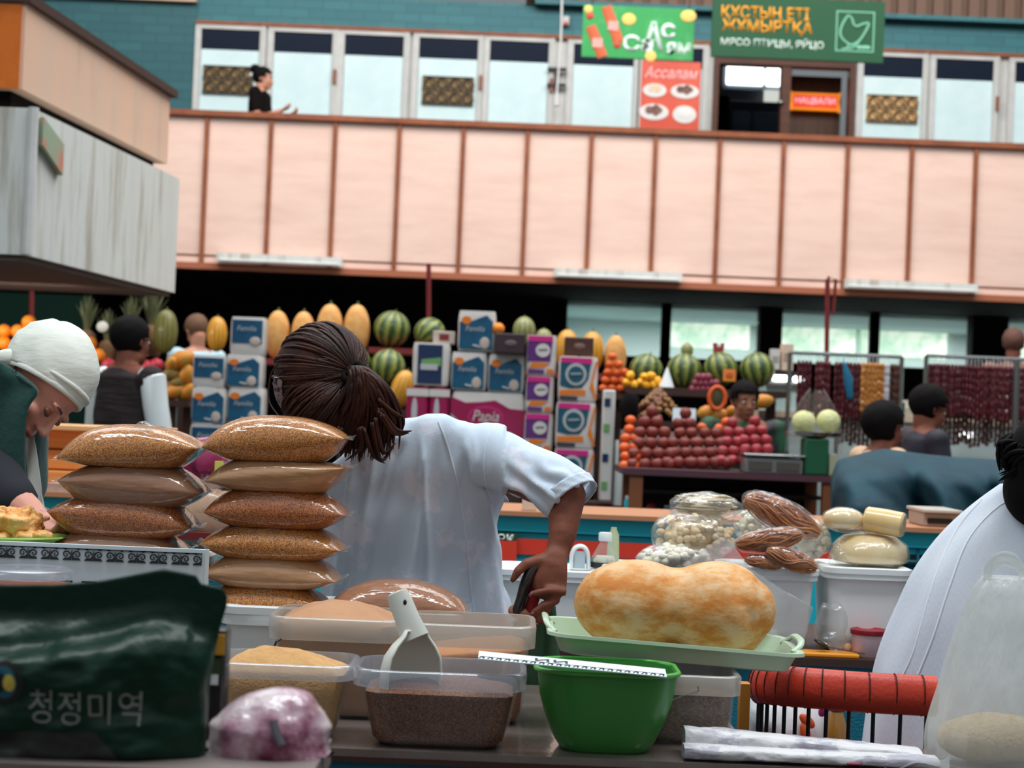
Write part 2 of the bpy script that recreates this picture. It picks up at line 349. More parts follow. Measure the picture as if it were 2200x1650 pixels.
for x in xs: MB().bb(x - .02, x + .02, YB - .03, YB + .05, zstrip - .01, zrail - .03).build('post', K['rust'], bal, smooth=False)
MB().bb(XL, XR, YB - .05, YB + .1, zrail - .03, zrail + .02).build('handrail', K['rust'], bal, smooth=False)
MB().bb(XL, XR, YB - .04, YB + .12, zfas, zstrip).build('fascia', K['fascia'], bal, smooth=False)
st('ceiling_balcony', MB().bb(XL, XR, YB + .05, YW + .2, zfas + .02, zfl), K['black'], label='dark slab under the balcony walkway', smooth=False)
# upper wall
wu = [(404, 432, 556, 'p'), (588, 588, 712, ''), (740, 740, 865, ''), (900, 900, 1025, 'p'), (1052, 1052, 1177, ''), (1232, 1232, 1360, ''), (1385, 1385, 1508, ''),
      (1855, 1855, 1980, 'p'), (2010, 2010, 2132, ''), (2180, 2180, 2306, '')]
zb = lambda y: P(1280, y, YW).z          # heights on the back wall, read along the middle of the photo
zB0 = zb(84); zB1 = zb(15)
st('wall_back', MB().bb(XL, XR, YW, YW + .2, zB0, zB1), K['tile'], label='teal tiled band above the gallery windows', smooth=False)
xw0 = P(418, 150, YW).x
st('wall_left', MB().bb(XL, xw0, YW - .02, YW + .2, zfl, zB1 + .6), K['tile_dark'], label='deep teal tiled wall left of the gallery windows', smooth=False)
st('trim_1', MB().bb(XL, P(425, 0, YW).x, YW - .1, YW - .02, zb(43), zb(34)), K['tan'], smooth=False)
cl = st('ceiling', MB().bb(P(1130, 0, YW).x, XR, YW - .05, YW + .2, zB1, zB1 + 1.6), K['slat'], label='brown corrugated cladding above the teal band', smooth=False)
rb = MB(); x = P(1130, 0, YW).x
while x < XR: rb.bb(x, x + .11, YW - .12, YW - .05, zB1 + .03, zB1 + 1.6); x += .19
rb.build('rib', K['slat'], cl, smooth=False)['kind'] = 'stuff'
st('trim_2', MB().bb(P(1150, 0, YW).x, XR, YW - .14, YW, zB1 - .02, zB1 + .03), K['tile'], smooth=False)
zt = zb(97); znb = zb(141)
wfr = st('wall_back_upper', MB().bb(xw0, P(1533, 150, YW).x, YW, YW + .12, zfl, zB0).bb(P(1838, 150, YW).x, XR, YW, YW + .12, zfl, zB0), K['white'], label='white framed wall of the gallery', smooth=False)
st('trim_3', MB().bb(xw0, XR, YW - .06, YW, zB0 - .02, zB0 + .02), K['rust'], smooth=False)
plq_mats = (M('plaque_dark_wood', (128, 100, 52), 0.5), M('plaque_pale_wood', (206, 164, 104), 0.5))
for i, (_, a, b, kind) in enumerate(wu):
    x0, x1 = P(a, 150, YW).x, P(b, 150, YW).x
    w = st('window_%d' % (i + 1), MB().bb(x0 - .07, x0 - .005, YW - .05, YW, zfl, zB0 - .02).bb(x1 + .005, x1 + .07, YW - .05, YW, zfl, zB0 - .02).bb(x0 - .005, x1 + .005, YW - .05, YW, zt, zB0 - .02), K['white'], smooth=False)
    MB().bb(x0, x1, YW - .03, YW, zfl, znb).build('frosted_pane', K['mint'], w, smooth=False)
    MB().bb(x0, x1, YW - .03, YW, znb, zt).build('dark_top_pane', K['navy'], w, smooth=False)
    MB().bb(x1 + .03, x1 + .045, YW - .07, YW - .05, zfl, zB0 - .02).build('jamb_strip', K['beige'], w, smooth=False)
    if i in (1, 3, 4, 8): MB().bb(x1 + .03, x1 + .06, YW - .1, YW - .05, zb(205), zb(175)).build('handle', K['rust'], w, smooth=False)
def plaque(px0, py0, px1, py1, pale, label):
    a, b = P(px0, py0, YW - .04), P(px1, py1, YW - .04); mid = P((px0 + px1) / 2, (py0 + py1) / 2, YW - .04); w = b.x - a.x; h = (mm(py1 - py0, YW) - .02)
    t = thing('ornament_plaque', label, 'plaque', (mid.x, YW - .045, mid.z - h / 2), group='ornament plaques on the gallery windows')
    MB().bb(mid.x - w / 2, mid.x + w / 2, YW - .055, YW - .03, mid.z - h / 2, mid.z + h / 2).build('board', plq_mats[pale], t, smooth=False)
    mb = MB()
    for zz in (-.5, 0, .5): mb.bb(mid.x - w / 2, mid.x + w / 2, YW - .062, YW - .055, mid.z + zz * h * .96 - .008, mid.z + zz * h * .96 + .008)
    for r_ in (-.25, .25):
        for k in range(4):
            cx = mid.x - w / 2 + (k + .5) * w / 4
            pts = [(cx + w / 8 * math.cos(a_) * (1 - a_ / 9), YW - .058, mid.z + r_ * h + h * .17 * math.sin(a_) * (1 if k % 2 else -1)) for a_ in [q * .5 for q in range(-3, 11)]]
            mb.tube(pts, .009, 6)
            mb.tube([(cx - w / 8, YW - .058, mid.z + r_ * h - h * .2), (cx, YW - .058, mid.z + r_ * h + h * .14), (cx + w / 8, YW - .058, mid.z + r_ * h - h * .2)], .008, 6)
    mb.build('carved_scrolls', M('plaque_scroll', (34, 32, 28) if not pale else (84, 62, 40), 0.6), t)
plaque(437, 140, 543, 205, 0, 'dark carved ornament plaque on the window behind the woman in black')
plaque(908, 163, 1016, 228, 0, 'dark carved ornament plaque on the middle gallery window')
plaque(1862, 203, 1970, 266, 1, 'pale carved ornament plaque right of the open gallery doorway')
# gallery doorway and the room behind it
xd0, xd1 = P(1533, 150, YW).x, P(1838, 150, YW).x; xdm = P(1688, 150, YW).x
YR = 23.0
rm = st('wall_gallery_room', MB().bb(xd0 - 1.2, xdm + .5, YR, YR + .1, zfl, zB1 + 1.2).bb(xd0 - 1.3, xd0 - 1.2, YW + .2, YR, zfl, zB1 + 1.2), M('grey_room_wall', (112, 118, 130), 0.8), smooth=False)
st('ceiling_gallery_room', MB().bb(xd0 - 1.3, xd1 + 1.2, YW + .2, YR + .1, zB0 + .7, zB0 + .8), K['fascia'], smooth=False)
st('floor_gallery_room', MB().bb(xd0 - 1.3, xd1 + 1.2, YW, YR + .1, zfl - .05, zfl), K['wood_d'], smooth=False)
dfm = MB(); dfm.bb(xd0, xd0 + .06, YW - .04, YW + .14, zfl, zB0).bb(xd1 - .06, xd1, YW - .04, YW + .14, zfl, zB0).bb(xd0 + .06, xd1 - .06, YW - .04, YW + .14, zb(126), zB0).bb(xdm - .04, xdm + .06, YW - .02, YW + .14, zfl, zb(126))
d1 = st('door_1', dfm, K['wood'], label='dark brown doorway frame of the gallery', smooth=False)
MB().bb(xdm + .06, xd1 - .06, YW + .5, YW + .56, zfl, zb(126)).build('door_leaf', M('door_leaf_wood', (84, 50, 26), 0.55, c2=(62, 36, 20), vs=3, stretch=(8, 1, .6)), d1, smooth=False)
MB().ell((xdm - .05, YW - .06, P(1677, 222, YW).z), .03).build('door_knob', K['chrome'], d1)
ls = M('daylight_outside', (250, 253, 255), emit=3.2)
a, b = P(1560, 128, YR), P(1682, 190, YR)
w = st('window_11', MB().bb(a.x - .05, b.x + .05, YR - .1, YR, b.z - .05, a.z + .05), M('window_frame_grey', (150, 164, 176), .5), label='bright window seen through the gallery doorway', smooth=False)
xm = P(1641, 150, YR).x
MB().bb(a.x, xm - .02, YR - .13, YR - .1, b.z, a.z).build('bright_pane', ls, w, bev=.02); MB().bb(xm + .02, b.x, YR - .13, YR - .1, b.z, a.z).build('bright_pane', ls, w, bev=.02)
MB().bb(xm, b.x - .02, YR - .12, YR - .1, b.z - .2, b.z - .05).build('small_pane', M('dim_daylight', (220, 224, 214), emit=.8), w, smooth=False)
def sofa():
    c = P(1625, 285, 22.0); t = thing('sofa', 'blue grey sofa under the bright window in the gallery room', 'sofa', (c.x, 22.2, zfl)); m = M('blue_grey_cloth', (84, 104, 126), .8); m2 = M('blue_grey_cloth_dark', (66, 82, 100), .8)
    w = mm(125, 22); zs = P(1625, 248, 22).z; z1 = P(1625, 210, 22).z
    MB().bb(c.x - w / 2, c.x + w / 2, 22.2, 22.5, zfl + .1, z1).build('backrest', m2, t, bev=.05)
    MB().bb(c.x - w / 2, c.x - w * .15, 21.7, 22.2, zfl + .1, zs).build('seat', m, t, bev=.04); MB().bb(c.x - w * .14, c.x + w / 2, 21.7, 22.2, zfl + .1, zs).build('seat', m, t, bev=.04)
    MB().bb(c.x - w / 2 - .25, c.x - w / 2 - .01, 21.7, 22.5, zfl + .1, P(1625, 215, 22).z).build('armrest', K['black'], t, bev=.04)
    MB().bb(c.x - w / 2, c.x + w / 2, 21.8, 22.4, zfl, zfl + .1).build('base', K['black'], t, smooth=False)
sofa()
def candysign():
    c = P(1750, 219, YW + .4); t = thing('hanging_sign', 'glowing orange and red sign on the brown door of the gallery', 'sign', (c.x, c.y, c.z - .12)); w = mm(112, YW + .4); h = mm(44, YW + .4)
    po = [(-.5, -.5), (-.42, -.42), (.42, -.42), (.5, -.5), (.46, 0), (.5, .5), (.42, .42), (-.42, .42), (-.5, .5), (-.46, 0)]
    MB().prism([(c.x + x * w, c.z + z * h) for x, z in po], c.y - .03, c.y + .03).build('body', M('sign_orange', (244, 138, 8), emit=.5), t, smooth=False)
    MB().box((c.x, c.y - .035, c.z), (w * .84, .02, h * .6)).build('face', M('sign_red', (228, 70, 30), emit=.45), t, smooth=False)
    text('НАЦВАЛИ', w * .76, h * .36, M('sign_pink_letters', (246, 206, 226), emit=.5), t, (c.x, c.y - .048, c.z))
    MB().bb(c.x - .01, c.x + .01, c.y, c.y + .12, c.z + h * .3, c.z + h * .34).build('bracket', K['black'], t, smooth=False)
candysign()
def poster():
    Y = YW - .04; c = P(1440, 205, Y); w = mm(127, Y); h = mm(146, Y); t = thing('food_poster', 'red food poster with four white plates left of the gallery doorway', 'poster', (c.x, Y, c.z - h / 2))
    MB().bb(c.x - w / 2, c.x + w / 2, Y - .02, Y, c.z - h / 2, c.z + h / 2).build('board', M('poster_red', (226, 82, 60), .4, c2=(238, 104, 78), vs=2), t, smooth=False)
    text('Ассалам', w * .9, h * .16, M('poster_letters', (250, 210, 214), .5), t, (c.x, Y - .021, c.z + h * .33), shear=.3)
    pm = M('poster_plate', (244, 240, 238), .4)
    for px, py, rx, rz, fc in ((-.27, .06, .2, .1, (226, 196, 168)), (.24, .06, .24, .105, (110, 72, 60)), (-.27, -.26, .25, .12, (112, 74, 66)), (.25, -.28, .2, .13, (242, 240, 236))):
        o = MB().add(*(lambda q: (q.v, q.f))(MB().lathe([(.001, 0), (1, 0), (1, .008), (.001, .008)], n=24))); o.v = [Vector((c.x + p.x * rx * w, Y - .021 - p.z, c.z + py * h + p.y * rz * h)) + Vector((px * w, 0, 0)) for p in o.v]
        pl = o.build('plate_print', pm, t)
        o = MB().lathe([(.001, 0), (.6, 0), (.6, .004), (.001, .004)], n=14); o.v = [Vector((c.x + px * w + p.x * rx * w, Y - .03 - p.z, c.z + py * h + .02 + p.y * rz * h * (1 + .3 * math.sin(p.x * 9)))) for p in o.v]
        o.build('food_print', M('poster_food', fc, .6, c2=tuple(min(255, q + 40) for q in fc), vs=18), pl)
poster()
# green hanging boards
def sign_green():
    Y = 17.6; c = P(1715, 62, Y); w = mm(371, Y); h = mm(132, Y); t = thing('hanging_sign', 'dark green hanging sign with orange and white lettering and a hen emblem', 'sign', (c.x, Y, c.z - h / 2)); ry = R(0)
    MB().bb(c.x - w / 2, c.x + w / 2, Y, Y + .06, c.z - h / 2, c.z + h / 2).build('board', M('sign_green', (3, 78, 44), .6), t, smooth=False)
    X = lambda px: c.x + mm(px - 1715, Y); Z = lambda py: c.z - mm(py - 62, Y); y = Y - .003
    text('ҚҰСТЫҢ ЕТІ', mm(190, Y), mm(33, Y), K['txt_o'], t, (X(1643), y, Z(33)), off=.02); text('ЖҰМЫРТҚА', mm(196, Y), mm(32, Y), K['txt_o'], t, (X(1648), y, Z(62)), off=.02)
    text('МЯСО ПТИЦЫ, ЯЙЦО', mm(222, Y), mm(24, Y), M('sign_grey_white', (214, 232, 222), .5), t, (X(1660), y, Z(95)), off=.015)
    lm = M('emblem_line', (120, 190, 160), .5); fr = MB(); x0, x1, z0, z1 = X(1796), X(1879), Z(107), Z(19); e = mm(3, Y)
    fr.bb(x0, x1, y - .003, y, z1 - e, z1).bb(x0, x1, y - .003, y, z0, z0 + e).bb(x0, x0 + e, y - .003, y, z0 + e, z1 - e).bb(x1 - e, x1, y - .003, y, z0 + e, z1 - e).build('emblem_frame', lm, t, smooth=False)
    hen = [(1822, 28), (1812, 44), (1806, 62), (1808, 76), (1820, 88), (1832, 92), (1846, 84), (1856, 70), (1863, 56), (1866, 44), (1852, 47), (1842, 52), (1834, 48), (1830, 36), (1822, 28)]
    mb = MB(); mb.tube([(X(px), y, Z(py)) for px, py in spline(hen, 50)], .012, 6)
    mb.tube([(X(1828), y, Z(90)), (X(1820), y, Z(101)), (X(1810), y, Z(103))], .011, 6); mb.tube([(X(1848), y, Z(84)), (X(1836), y, Z(97)), (X(1824), y, Z(102))], .011, 6)
    for q in (1848, 1858, 1866): mb.ell((X(q), y, Z(97)), (.03, .006, .022), nu=10, nv=6)
    mb.build('hen_emblem', lm, t)
    for q in (1560, 1870): MB().tube([(X(q), Y + .03, c.z + h / 2 - .01), (X(q), Y + .03, c.z + 2.2)], .006, 6).build('hanging_cable', K['wire'], t)
sign_green()
def banner():
    Y = 17.9; c = P(1371, 70, Y); w = mm(240, Y); h = mm(112, Y); t = thing('hanging_banner', 'bright green hanging banner with sausages and white rounded lettering', 'banner', (c.x, Y, c.z - h / 2))
    MB().bb(c.x - w / 2, c.x + w / 2, Y, Y + .05, c.z - h / 2, c.z + h / 2).build('board', M('banner_green', (46, 160, 82), .55, c2=(88, 190, 116), vs=3.5, contrast=(.5, .75)), t, smooth=False)
    X = lambda px: c.x + mm(px - 1371, Y); Z = lambda py: c.z - mm(py - 70 + (px_ - 1371) * 0 , Y) if False else c.z - mm(py - 70, Y); y = Y - .004
    wm = M('banner_white', (226, 244, 240), .5)
    text('А', mm(46, Y), mm(62, Y), wm, t, (X(1404), y, Z(76)), off=.03); text('с', mm(32, Y), mm(34, Y), wm, t, (X(1436), y, Z(64)), off=.03)
    text('Са', mm(66, Y), mm(36, Y), wm, t, (X(1372), y, Z(93)), off=.03); text('ям', mm(54, Y), mm(26, Y), wm, t, (X(1458), y, Z(101)), off=.03)
    sm = M('sausage_print', (206, 96, 52), .5); lb = M('sausage_label', (226, 168, 160), .5); tip = M('sausage_tip', (206, 70, 50), .5); om = M('lemon_print', (248, 206, 110), .5)
    for (ax, ay, bx, by) in ((1268, 60, 1297, 126), (1300, 16, 1330, 92)):
        s = MB().tube([(X(ax), y, Z(ay)), (X((ax + bx) / 2), y, Z((ay + by) / 2)), (X(bx), y, Z(by))], [(.05, .008), (.052, .008), (.05, .008)], 10, hint=(1, 0, 0), rnd=False).build('sausage_print', sm, t)
        MB().box((X((ax * .45 + bx * .55)), y - .008, Z(ay * .45 + by * .55)), (.1, .006, .09)).build('sausage_label', lb, s, smooth=False)
    for q in ((1266, 38), (1327, 98)): MB().ell((X(q[0]), y, Z(q[1])), (.036, .01, .036)).build('sausage_end_print', tip, t)
    for q, r_ in (((1350, 42), 15), ((1478, 30), 17), ((1400, 120), 12), ((1262, 24), 9)):
        MB().ell((X(q[0]), y, Z(q[1])), (mm(r_, Y), .006, mm(min(r_, 13), Y)), nu=18).build('lemon_print', om, t)
    for q in (1270, 1480): MB().tube([(X(q), Y + .02, c.z + h / 2 - .01), (X(q) + .02, Y + .02, c.z + 2)], .006, 6).build('hanging_cable', K['wire'], t)
banner()
tag(MB().tube([P(1209, -60, 17.5), P(1205, 90, 17.5), P(1197, 190, 17.5), P(1196, 222, 17.5)], .011, 6).tube([P(1196, 205, 17.5), P(1196, 228, 17.5)], .03, 8).build('hanging_rope', K['white']), 'pale hanging rope with a pull end left of the green banner', 'rope')
q = P(1216, 45, YW - .05); t = thing('alarm_box', 'tiny white and red alarm box on the teal band left of the green banner', 'alarm box', (q.x, q.y, q.z - .06)); MB().box(q, (.07, .05, .1)).build('box', K['white'], t, bev=.01); MB().ell(q + Vector((0, -.03, -.03)), (.02, .012, .02)).build('red_light', K['redband'], t)
q = P(1196, 165, YW - .1); t = thing('door_latch', 'dark metal latch on the frame left of the food poster window', 'latch', (q.x, q.y, q.z - .1)); MB().bb(q.x - .1, q.x + .1, YW - .11, YW - .05, q.z - .1, q.z - .07).bb(q.x - .1, q.x + .1, YW - .11, YW - .05, q.z + .07, q.z + .1).bb(q.x - .02, q.x + .02, YW - .1, YW - .06, q.z - .08, q.z + .08).build('bracket', K['wire'], t, smooth=False)
# balcony tube lamps
for i, (x0, x1, y) in enumerate(((465, 735, 559), (1190, 1465, 592), (1815, 2100, 616))):
    a, b = P(x0, y, YB - .1), P(x1, y, YB - .1); zc = (a.z + b.z) / 2
    t = thing('tube_lamp', 'grey unlit tube lamp under the balcony panels, ' + ('leftmost of three' if i == 0 else 'above the glazed shop windows' if i == 1 else 'rightmost of three'), 'lamp', (a.x, YB - .1, zc - .03), group='tube lamps along the balcony')
    MB().bb(a.x, b.x, YB - .12, YB - .04, zc - .035, zc + .045).build('housing', K['beige'], t, smooth=False)
    MB().tube([(a.x + .03, YB - .11, zc - .02), (b.x - .03, YB - .11, zc - .02)], .02, 8).build('tube', K['white'], t)
# under the balcony
st('wall_under_balcony', MB().bb(XL, P(1213, 680, YW).x, YW - .3, YW, 0, zfas + .02), K['black'], label='wall under the balcony coloured black for its shade', smooth=False)  # shade below the slab is put into the wall colour
st('wall_stall_back', MB().bb(XL, P(190, 700, 15).x, 15.0, 15.05, 0.9, P(100, 632, 15).z), K['dkgreen'], label='dark green board behind the oranges', smooth=False)
zg = lambda y: P(1280, y, 19.6).z
pn = [(1218, 1425), (1437, 1628), (1680, 1873), (1885, 2085), (2165, 2420)]
for i, (a, b) in enumerate(pn):
    x0, x1 = P(a, 690, 19.6).x, P(b, 690, 19.6).x; zT, zL = zg(616), zg(762)
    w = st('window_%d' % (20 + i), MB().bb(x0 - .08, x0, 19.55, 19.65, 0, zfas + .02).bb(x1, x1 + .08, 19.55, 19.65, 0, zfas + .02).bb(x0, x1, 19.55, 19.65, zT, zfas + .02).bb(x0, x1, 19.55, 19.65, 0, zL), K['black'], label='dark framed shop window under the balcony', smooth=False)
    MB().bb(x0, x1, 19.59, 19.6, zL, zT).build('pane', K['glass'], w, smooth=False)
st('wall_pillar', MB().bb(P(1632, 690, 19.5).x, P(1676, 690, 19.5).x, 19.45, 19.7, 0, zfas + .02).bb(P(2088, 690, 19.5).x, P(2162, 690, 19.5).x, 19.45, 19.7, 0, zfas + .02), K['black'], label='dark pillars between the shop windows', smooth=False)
ms = M('shop_mint_wall', (204, 222, 220), .7)
x0, x1 = P(1190, 690, 22).x, P(2700, 690, 22).x
st('wall_shop_back', MB().bb(x0, x1, 22.4, 22.5, 0, zfas + .1), ms, smooth=False)
st('wall_shop_side', MB().bb(x0 - .1, x0, 20, 22.5, 0, zfas - .02), ms, smooth=False); st('wall_shop_end', MB().bb(x1, x1 + .1, 20, 22.5, 0, zfas - .02), ms, smooth=False)
st('ceiling_shop', MB().bb(x0, x1, 19.7, 22.5, zfas - .02, zfas + .1), M('shop_ceiling', (170, 196, 194), .7), smooth=False)
area('shop_lamp', ((x0 + x1) / 2, 21.0, zfas - .06), x1 - x0 - 1, .5, 260, (.95, 1, .98))
og = M('outdoor_reflection_glow', (168, 204, 176), emit=1.0, c2=(250, 252, 236), vs=3.2, contrast=(.4, .62), stretch=(1, 1, .7))  # green and white glow imitates outdoor reflections in the shop glass
for i, (a, b, t_, b_) in enumerate(((1438, 1610, 668, 748), (1676, 1838, 668, 762), (1852, 2035, 676, 768), (2180, 2420, 690, 775))):
    yy = lambda y: P((a + b) / 2, y, 22.35).z
    st('window_%d' % (30 + i), MB().bb(P(a, 700, 22.35).x, P(b, 700, 22.35).x, 22.34, 22.38, yy(b_), yy(t_)), og, label='glowing panel standing in for outdoor reflections in the shop windows', smooth=False)
def fixture(px0, px1, py, Y, label):
    a, b = P(px0, py, Y), P(px1, py, Y); t = thing('ceiling_lamp', label, 'lamp', ((a.x + b.x) / 2, Y, a.z), group='lamps in the glazed shop')
    MB().bb(a.x, b.x, Y - .05, Y + .05, a.z - .03, a.z + .06).build('housing', M('lamp_white', (226, 250, 250), emit=.4), t, smooth=False)
fixture(1222, 1312, 626, 21.5, 'long white lamp inside the leftmost shop window'); fixture(1965, 2040, 655, 21.5, 'white lamp inside the shop window right of the red hook pole')
# thin red poles of the stalls
for i, (x0, y0, x1, y1, Y, lab) in enumerate(((921, 566, 921, 706, 14.2, 'thin dark red pole rising behind the small watermelon'), (68, 625, 68, 700, 14.2, 'thin dark red pole against the dark green board'), (1778, 600, 1776, 770, 13.6, 'thin red hooked pole in front of the shop windows'))):
    a, b = P(x0, y0, Y), P(x1, y1, Y); mb = MB().tube([(b.x, Y, 0), (b.x, Y, b.z), (a.x, Y, a.z)], .018, 8)
    if i == 2: mb.tube([(a.x - .01, Y, a.z - .12), (a.x + .01, Y, a.z + .02), (a.x + .06, Y, a.z), (a.x + .05, Y, a.z - .25)], .012, 6)
    tag(mb.build('stall_pole', M('dark_red_paint', (110, 22, 24), .5)), lab, 'pole', 'stall poles')
# ------------------------------------------------------------------ mezzanine corner at the left
def mezz():
    Yn, Yf = 10.0, 12.9
    z = lambda p, q: (P(*p, Yn).z + P(*q, Yf).z) / 2
    zt1, zt0 = z((52, 12), (368, 205)), z((52, 192), (354, 352)); zl1, zl0 = z((64, 236), (381, 381)), z((62, 552), (380, 626))
    xa, xb = P(52, 100, Yn).x, P(362, 290, Yf).x; xc, xd = P(63, 400, Yn).x, P(381, 500, Yf).x; Xl = -6.5
    def slab(name, x0, x1, z0, z1, m, label, dy=0, **k):
        mb = MB(); po = [(Xl, Yn - dy), (x0, Yn - dy), (x1, Yf + dy), (Xl, Yf + dy)]
        mb.loft([[Vector((x, y, z0)) for x, y in po], [Vector((x, y, z1)) for x, y in po]]); return st(name, mb, m, label=label, smooth=False, **k)
    lower = slab('wall_mezzanine_lower', xc, xd, zl0, zl1, K['beige'], 'pale grey concrete box of the left mezzanine')
    upper = slab('wall_mezzanine_upper', xa, xb, zt0, zt1, K['tan'], 'tan weathered parapet of the left mezzanine')
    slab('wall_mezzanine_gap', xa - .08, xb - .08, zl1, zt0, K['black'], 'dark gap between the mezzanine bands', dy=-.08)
    q = MB(); q.loft([[Vector(p) for p in ((Xl, Yn - .012, zt0), (xa - .02, Yn - .012, zt0), (xa - .02, Yn, zt0), (Xl, Yn, zt0))], [Vector(p) for p in ((Xl, Yn - .012, zt1 - .01), (xa - .02, Yn - .012, zt1 - .01), (xa - .02, Yn, zt1 - .01), (Xl, Yn, zt1 - .01))]])
    q.build('front_panel', K['orange'], upper, smooth=False)['label'] = 'orange front panel'
    slab('trim_mezzanine_cap', xa + .03, xb + .05, zt1, zt1 + .05, K['wood_d'], 'dark cap strip on the mezzanine parapet', dy=.03)
    slab('ceiling_mezzanine', xc - .03, xd - .03, zl0 - .03, zl0, K['soffit'], 'grey underside of the mezzanine', dy=-.03)
    # corner pipe and small faded sign
    f = lambda t, zz: Vector((xc + (xd - xc) * t, Yn + (Yf - Yn) * t, zz))
    a, b = P(72, 250, Yn + .05), P(103, 375, Yn + .4)
    mb = MB(); mb.loft([[f(.03, a.z) + Vector((.04, -.04, 0)), f(.15, a.z - .1) + Vector((.04, -.04, 0)), f(.15, b.z - .1 + .1) + Vector((.04, -.04, 0)), f(.03, b.z + .12) + Vector((.04, -.04, 0))],
                        [f(.03, a.z) + Vector((.005, 0, 0)), f(.15, a.z - .1) + Vector((.005, 0, 0)), f(.15, b.z) + Vector((.005, 0, 0)), f(.03, b.z + .12) + Vector((.005, 0, 0))]])
    tag(mb.build('faded_sign', M('faded_green_print', (150, 172, 146), .6, c2=(206, 132, 112), vs=6, contrast=(.48, .6)), smooth=False), 'small faded green and pink sign on the pale mezzanine box', 'sign')
    c = f(0.0, zl0); st('trim_corner_pipe', MB().tube([(c.x + .01, c.y - .02, zl0), (c.x + .01, c.y - .02, zl1)], .03, 8), K['white'])
    area('stall_fill_light', ((Xl + xd) / 2 + .3, 11.9, zl0 - .08), 2.6, .3, 40, (1, .9, .78), (R(30), 0, 0))  # added fill light, no fixture; brightens the oranges under the mezzanine
    st('wall_mezzanine_column', MB().bb(-6.3, -5.9, 11, 11.4, 0, zl0 - .03), K['beige'], smooth=False)
mezz()
# ------------------------------------------------------------------ people
def head_prims(mb, c, B, s=1.0, ears=True, jaw=1.0):
    """c head centre, B columns right/forward/up, s scale; adds a head with nose, brow, lips, chin, ears"""
    f = lambda x, y, z: c + B @ (Vector((x, y, z)) * s)
    E = lambda x, y, z, a, b, d: mb.ell(f(x, y, z), (a * s, b * s, d * s), B, 14, 10)
    E(0, -.012, .035, .074, .094, .084); E(0, .03, -.035, .058, .06, .078); E(0, .062, -.095, .026, .022, .02)
    for k in (-1, 1):
        E(k * .026, .076, .022, .024, .013, .008); E(k * .036, .058, -.03, .021, .022, .022); E(k * .011, .098, -.034, .0085, .009, .008); E(k * .045, .01, -.075, .018, .035, .02)
        E(k * .029, .073, .002, .014, .012, .009)
        if ears: mb.tube([f(k * .072, .0, .02), f(k * .082, -.012, .012), f(k * .084, -.012, -.012), f(k * .074, .004, -.034)], [.008 * s, .011 * s, .010 * s, .007 * s], 8, rnd=True)
    mb.tube([f(0, .08, .018), f(0, .094, -.008), f(0, .107, -.03)], [.0075 * s, .0085 * s, .012 * s], 8, rnd=True)
    E(0, .088, -.059, .022, .01, .0055); E(0, .086, -.071, .018, .01, .006)
def face_bits(root, c, B, s, skin, closed=False, brow=None):
    f = lambda x, y, z: c + B @ (Vector((x, y, z)) * s)
    for k in (-1, 1):
        if closed:
            if k < 0: continue
            MB().tube([f(k * .042, .078, -.003), f(k * .036, .0845, -.0065), f(k * .029, .087, -.007), f(k * .019, .084, -.004)], [.0012 * s, .0021 * s, .0021 * s, .0012 * s], 6).build('eyelashes', K['eye'], root)
        else:
            e = MB().ell(f(k * .029, .076, .001), (.0125 * s, .011 * s, .009 * s), B, 12, 8).build('eye', M('eye_white', (214, 206, 200), .3) if 'ew' not in K else K['ew'], root); K['ew'] = e.data.materials[0]
            MB().ell(f(k * .029, .0845, .0), (.006 * s, .004 * s, .006 * s), B, 10, 6).build('iris', K['eye'], e)
        if closed and k < 0: continue
        MB().tube([f(k * .046, .076, .02), f(k * .034, .0875, .0275), f(k * .02, .09, .0255), f(k * .014, .09, .022)], [.0013 * s, .0026 * s, .003 * s, .002 * s], 6).build('eyebrow', brow or K['hair_k'], root)
    MB().tube([f(-.021, .0905, -.064), f(-.01, .097, -.0605), f(0, .0985, -.062), f(.01, .097, -.0605), f(.021, .0905, -.064)], [.002 * s, .0042 * s, .0042 * s, .0042 * s, .002 * s], 8).build('lips', K['lip'], root)
def hair_cap(root, c, B, s, mat, front=.055, low=-.06, k=1.0, name='hair', ns=1.0):
    f = lambda p: c + B @ (p * s); mb = MB(); nu, nv = 40, 24; idx = {}; vs = []; fs = []
    for j in range(nv + 1):
        a = -math.pi / 2 + math.pi * j / nv
        for i in range(nu):
            b = 2 * math.pi * i / nu; g = 1 + .035 * ns * N((math.cos(b) * 3, math.sin(b) * 3, a * 3 + s * 7))
            vs.append(Vector((.083 * k * g * math.cos(a) * math.cos(b), -.014 + .103 * k * g * math.cos(a) * math.sin(b), .035 + .094 * k * g * math.sin(a))))
    ok = lambda p: p.z > (low if p.y < .012 else (.02 if p.y < .05 else front)) and not (p.y > .05 and p.z < front)
    for j in range(nv):
        for i in range(nu):
            q = (j * nu + i, j * nu + (i + 1) % nu, (j + 1) * nu + (i + 1) % nu, (j + 1) * nu + i)
            if all(ok(vs[w]) for w in q): fs.append(q)
    mb.add([f(p) for p in vs], fs); used = sorted({i for q in fs for i in q}); mp = {o: n for n, o in enumerate(used)}
    mb.v = [mb.v[o] for o in used]; mb.f = [tuple(mp[i] for i in q) for q in mb.f]
    return mb.build(name, mat, root, solid=.012 * s, angle=180)
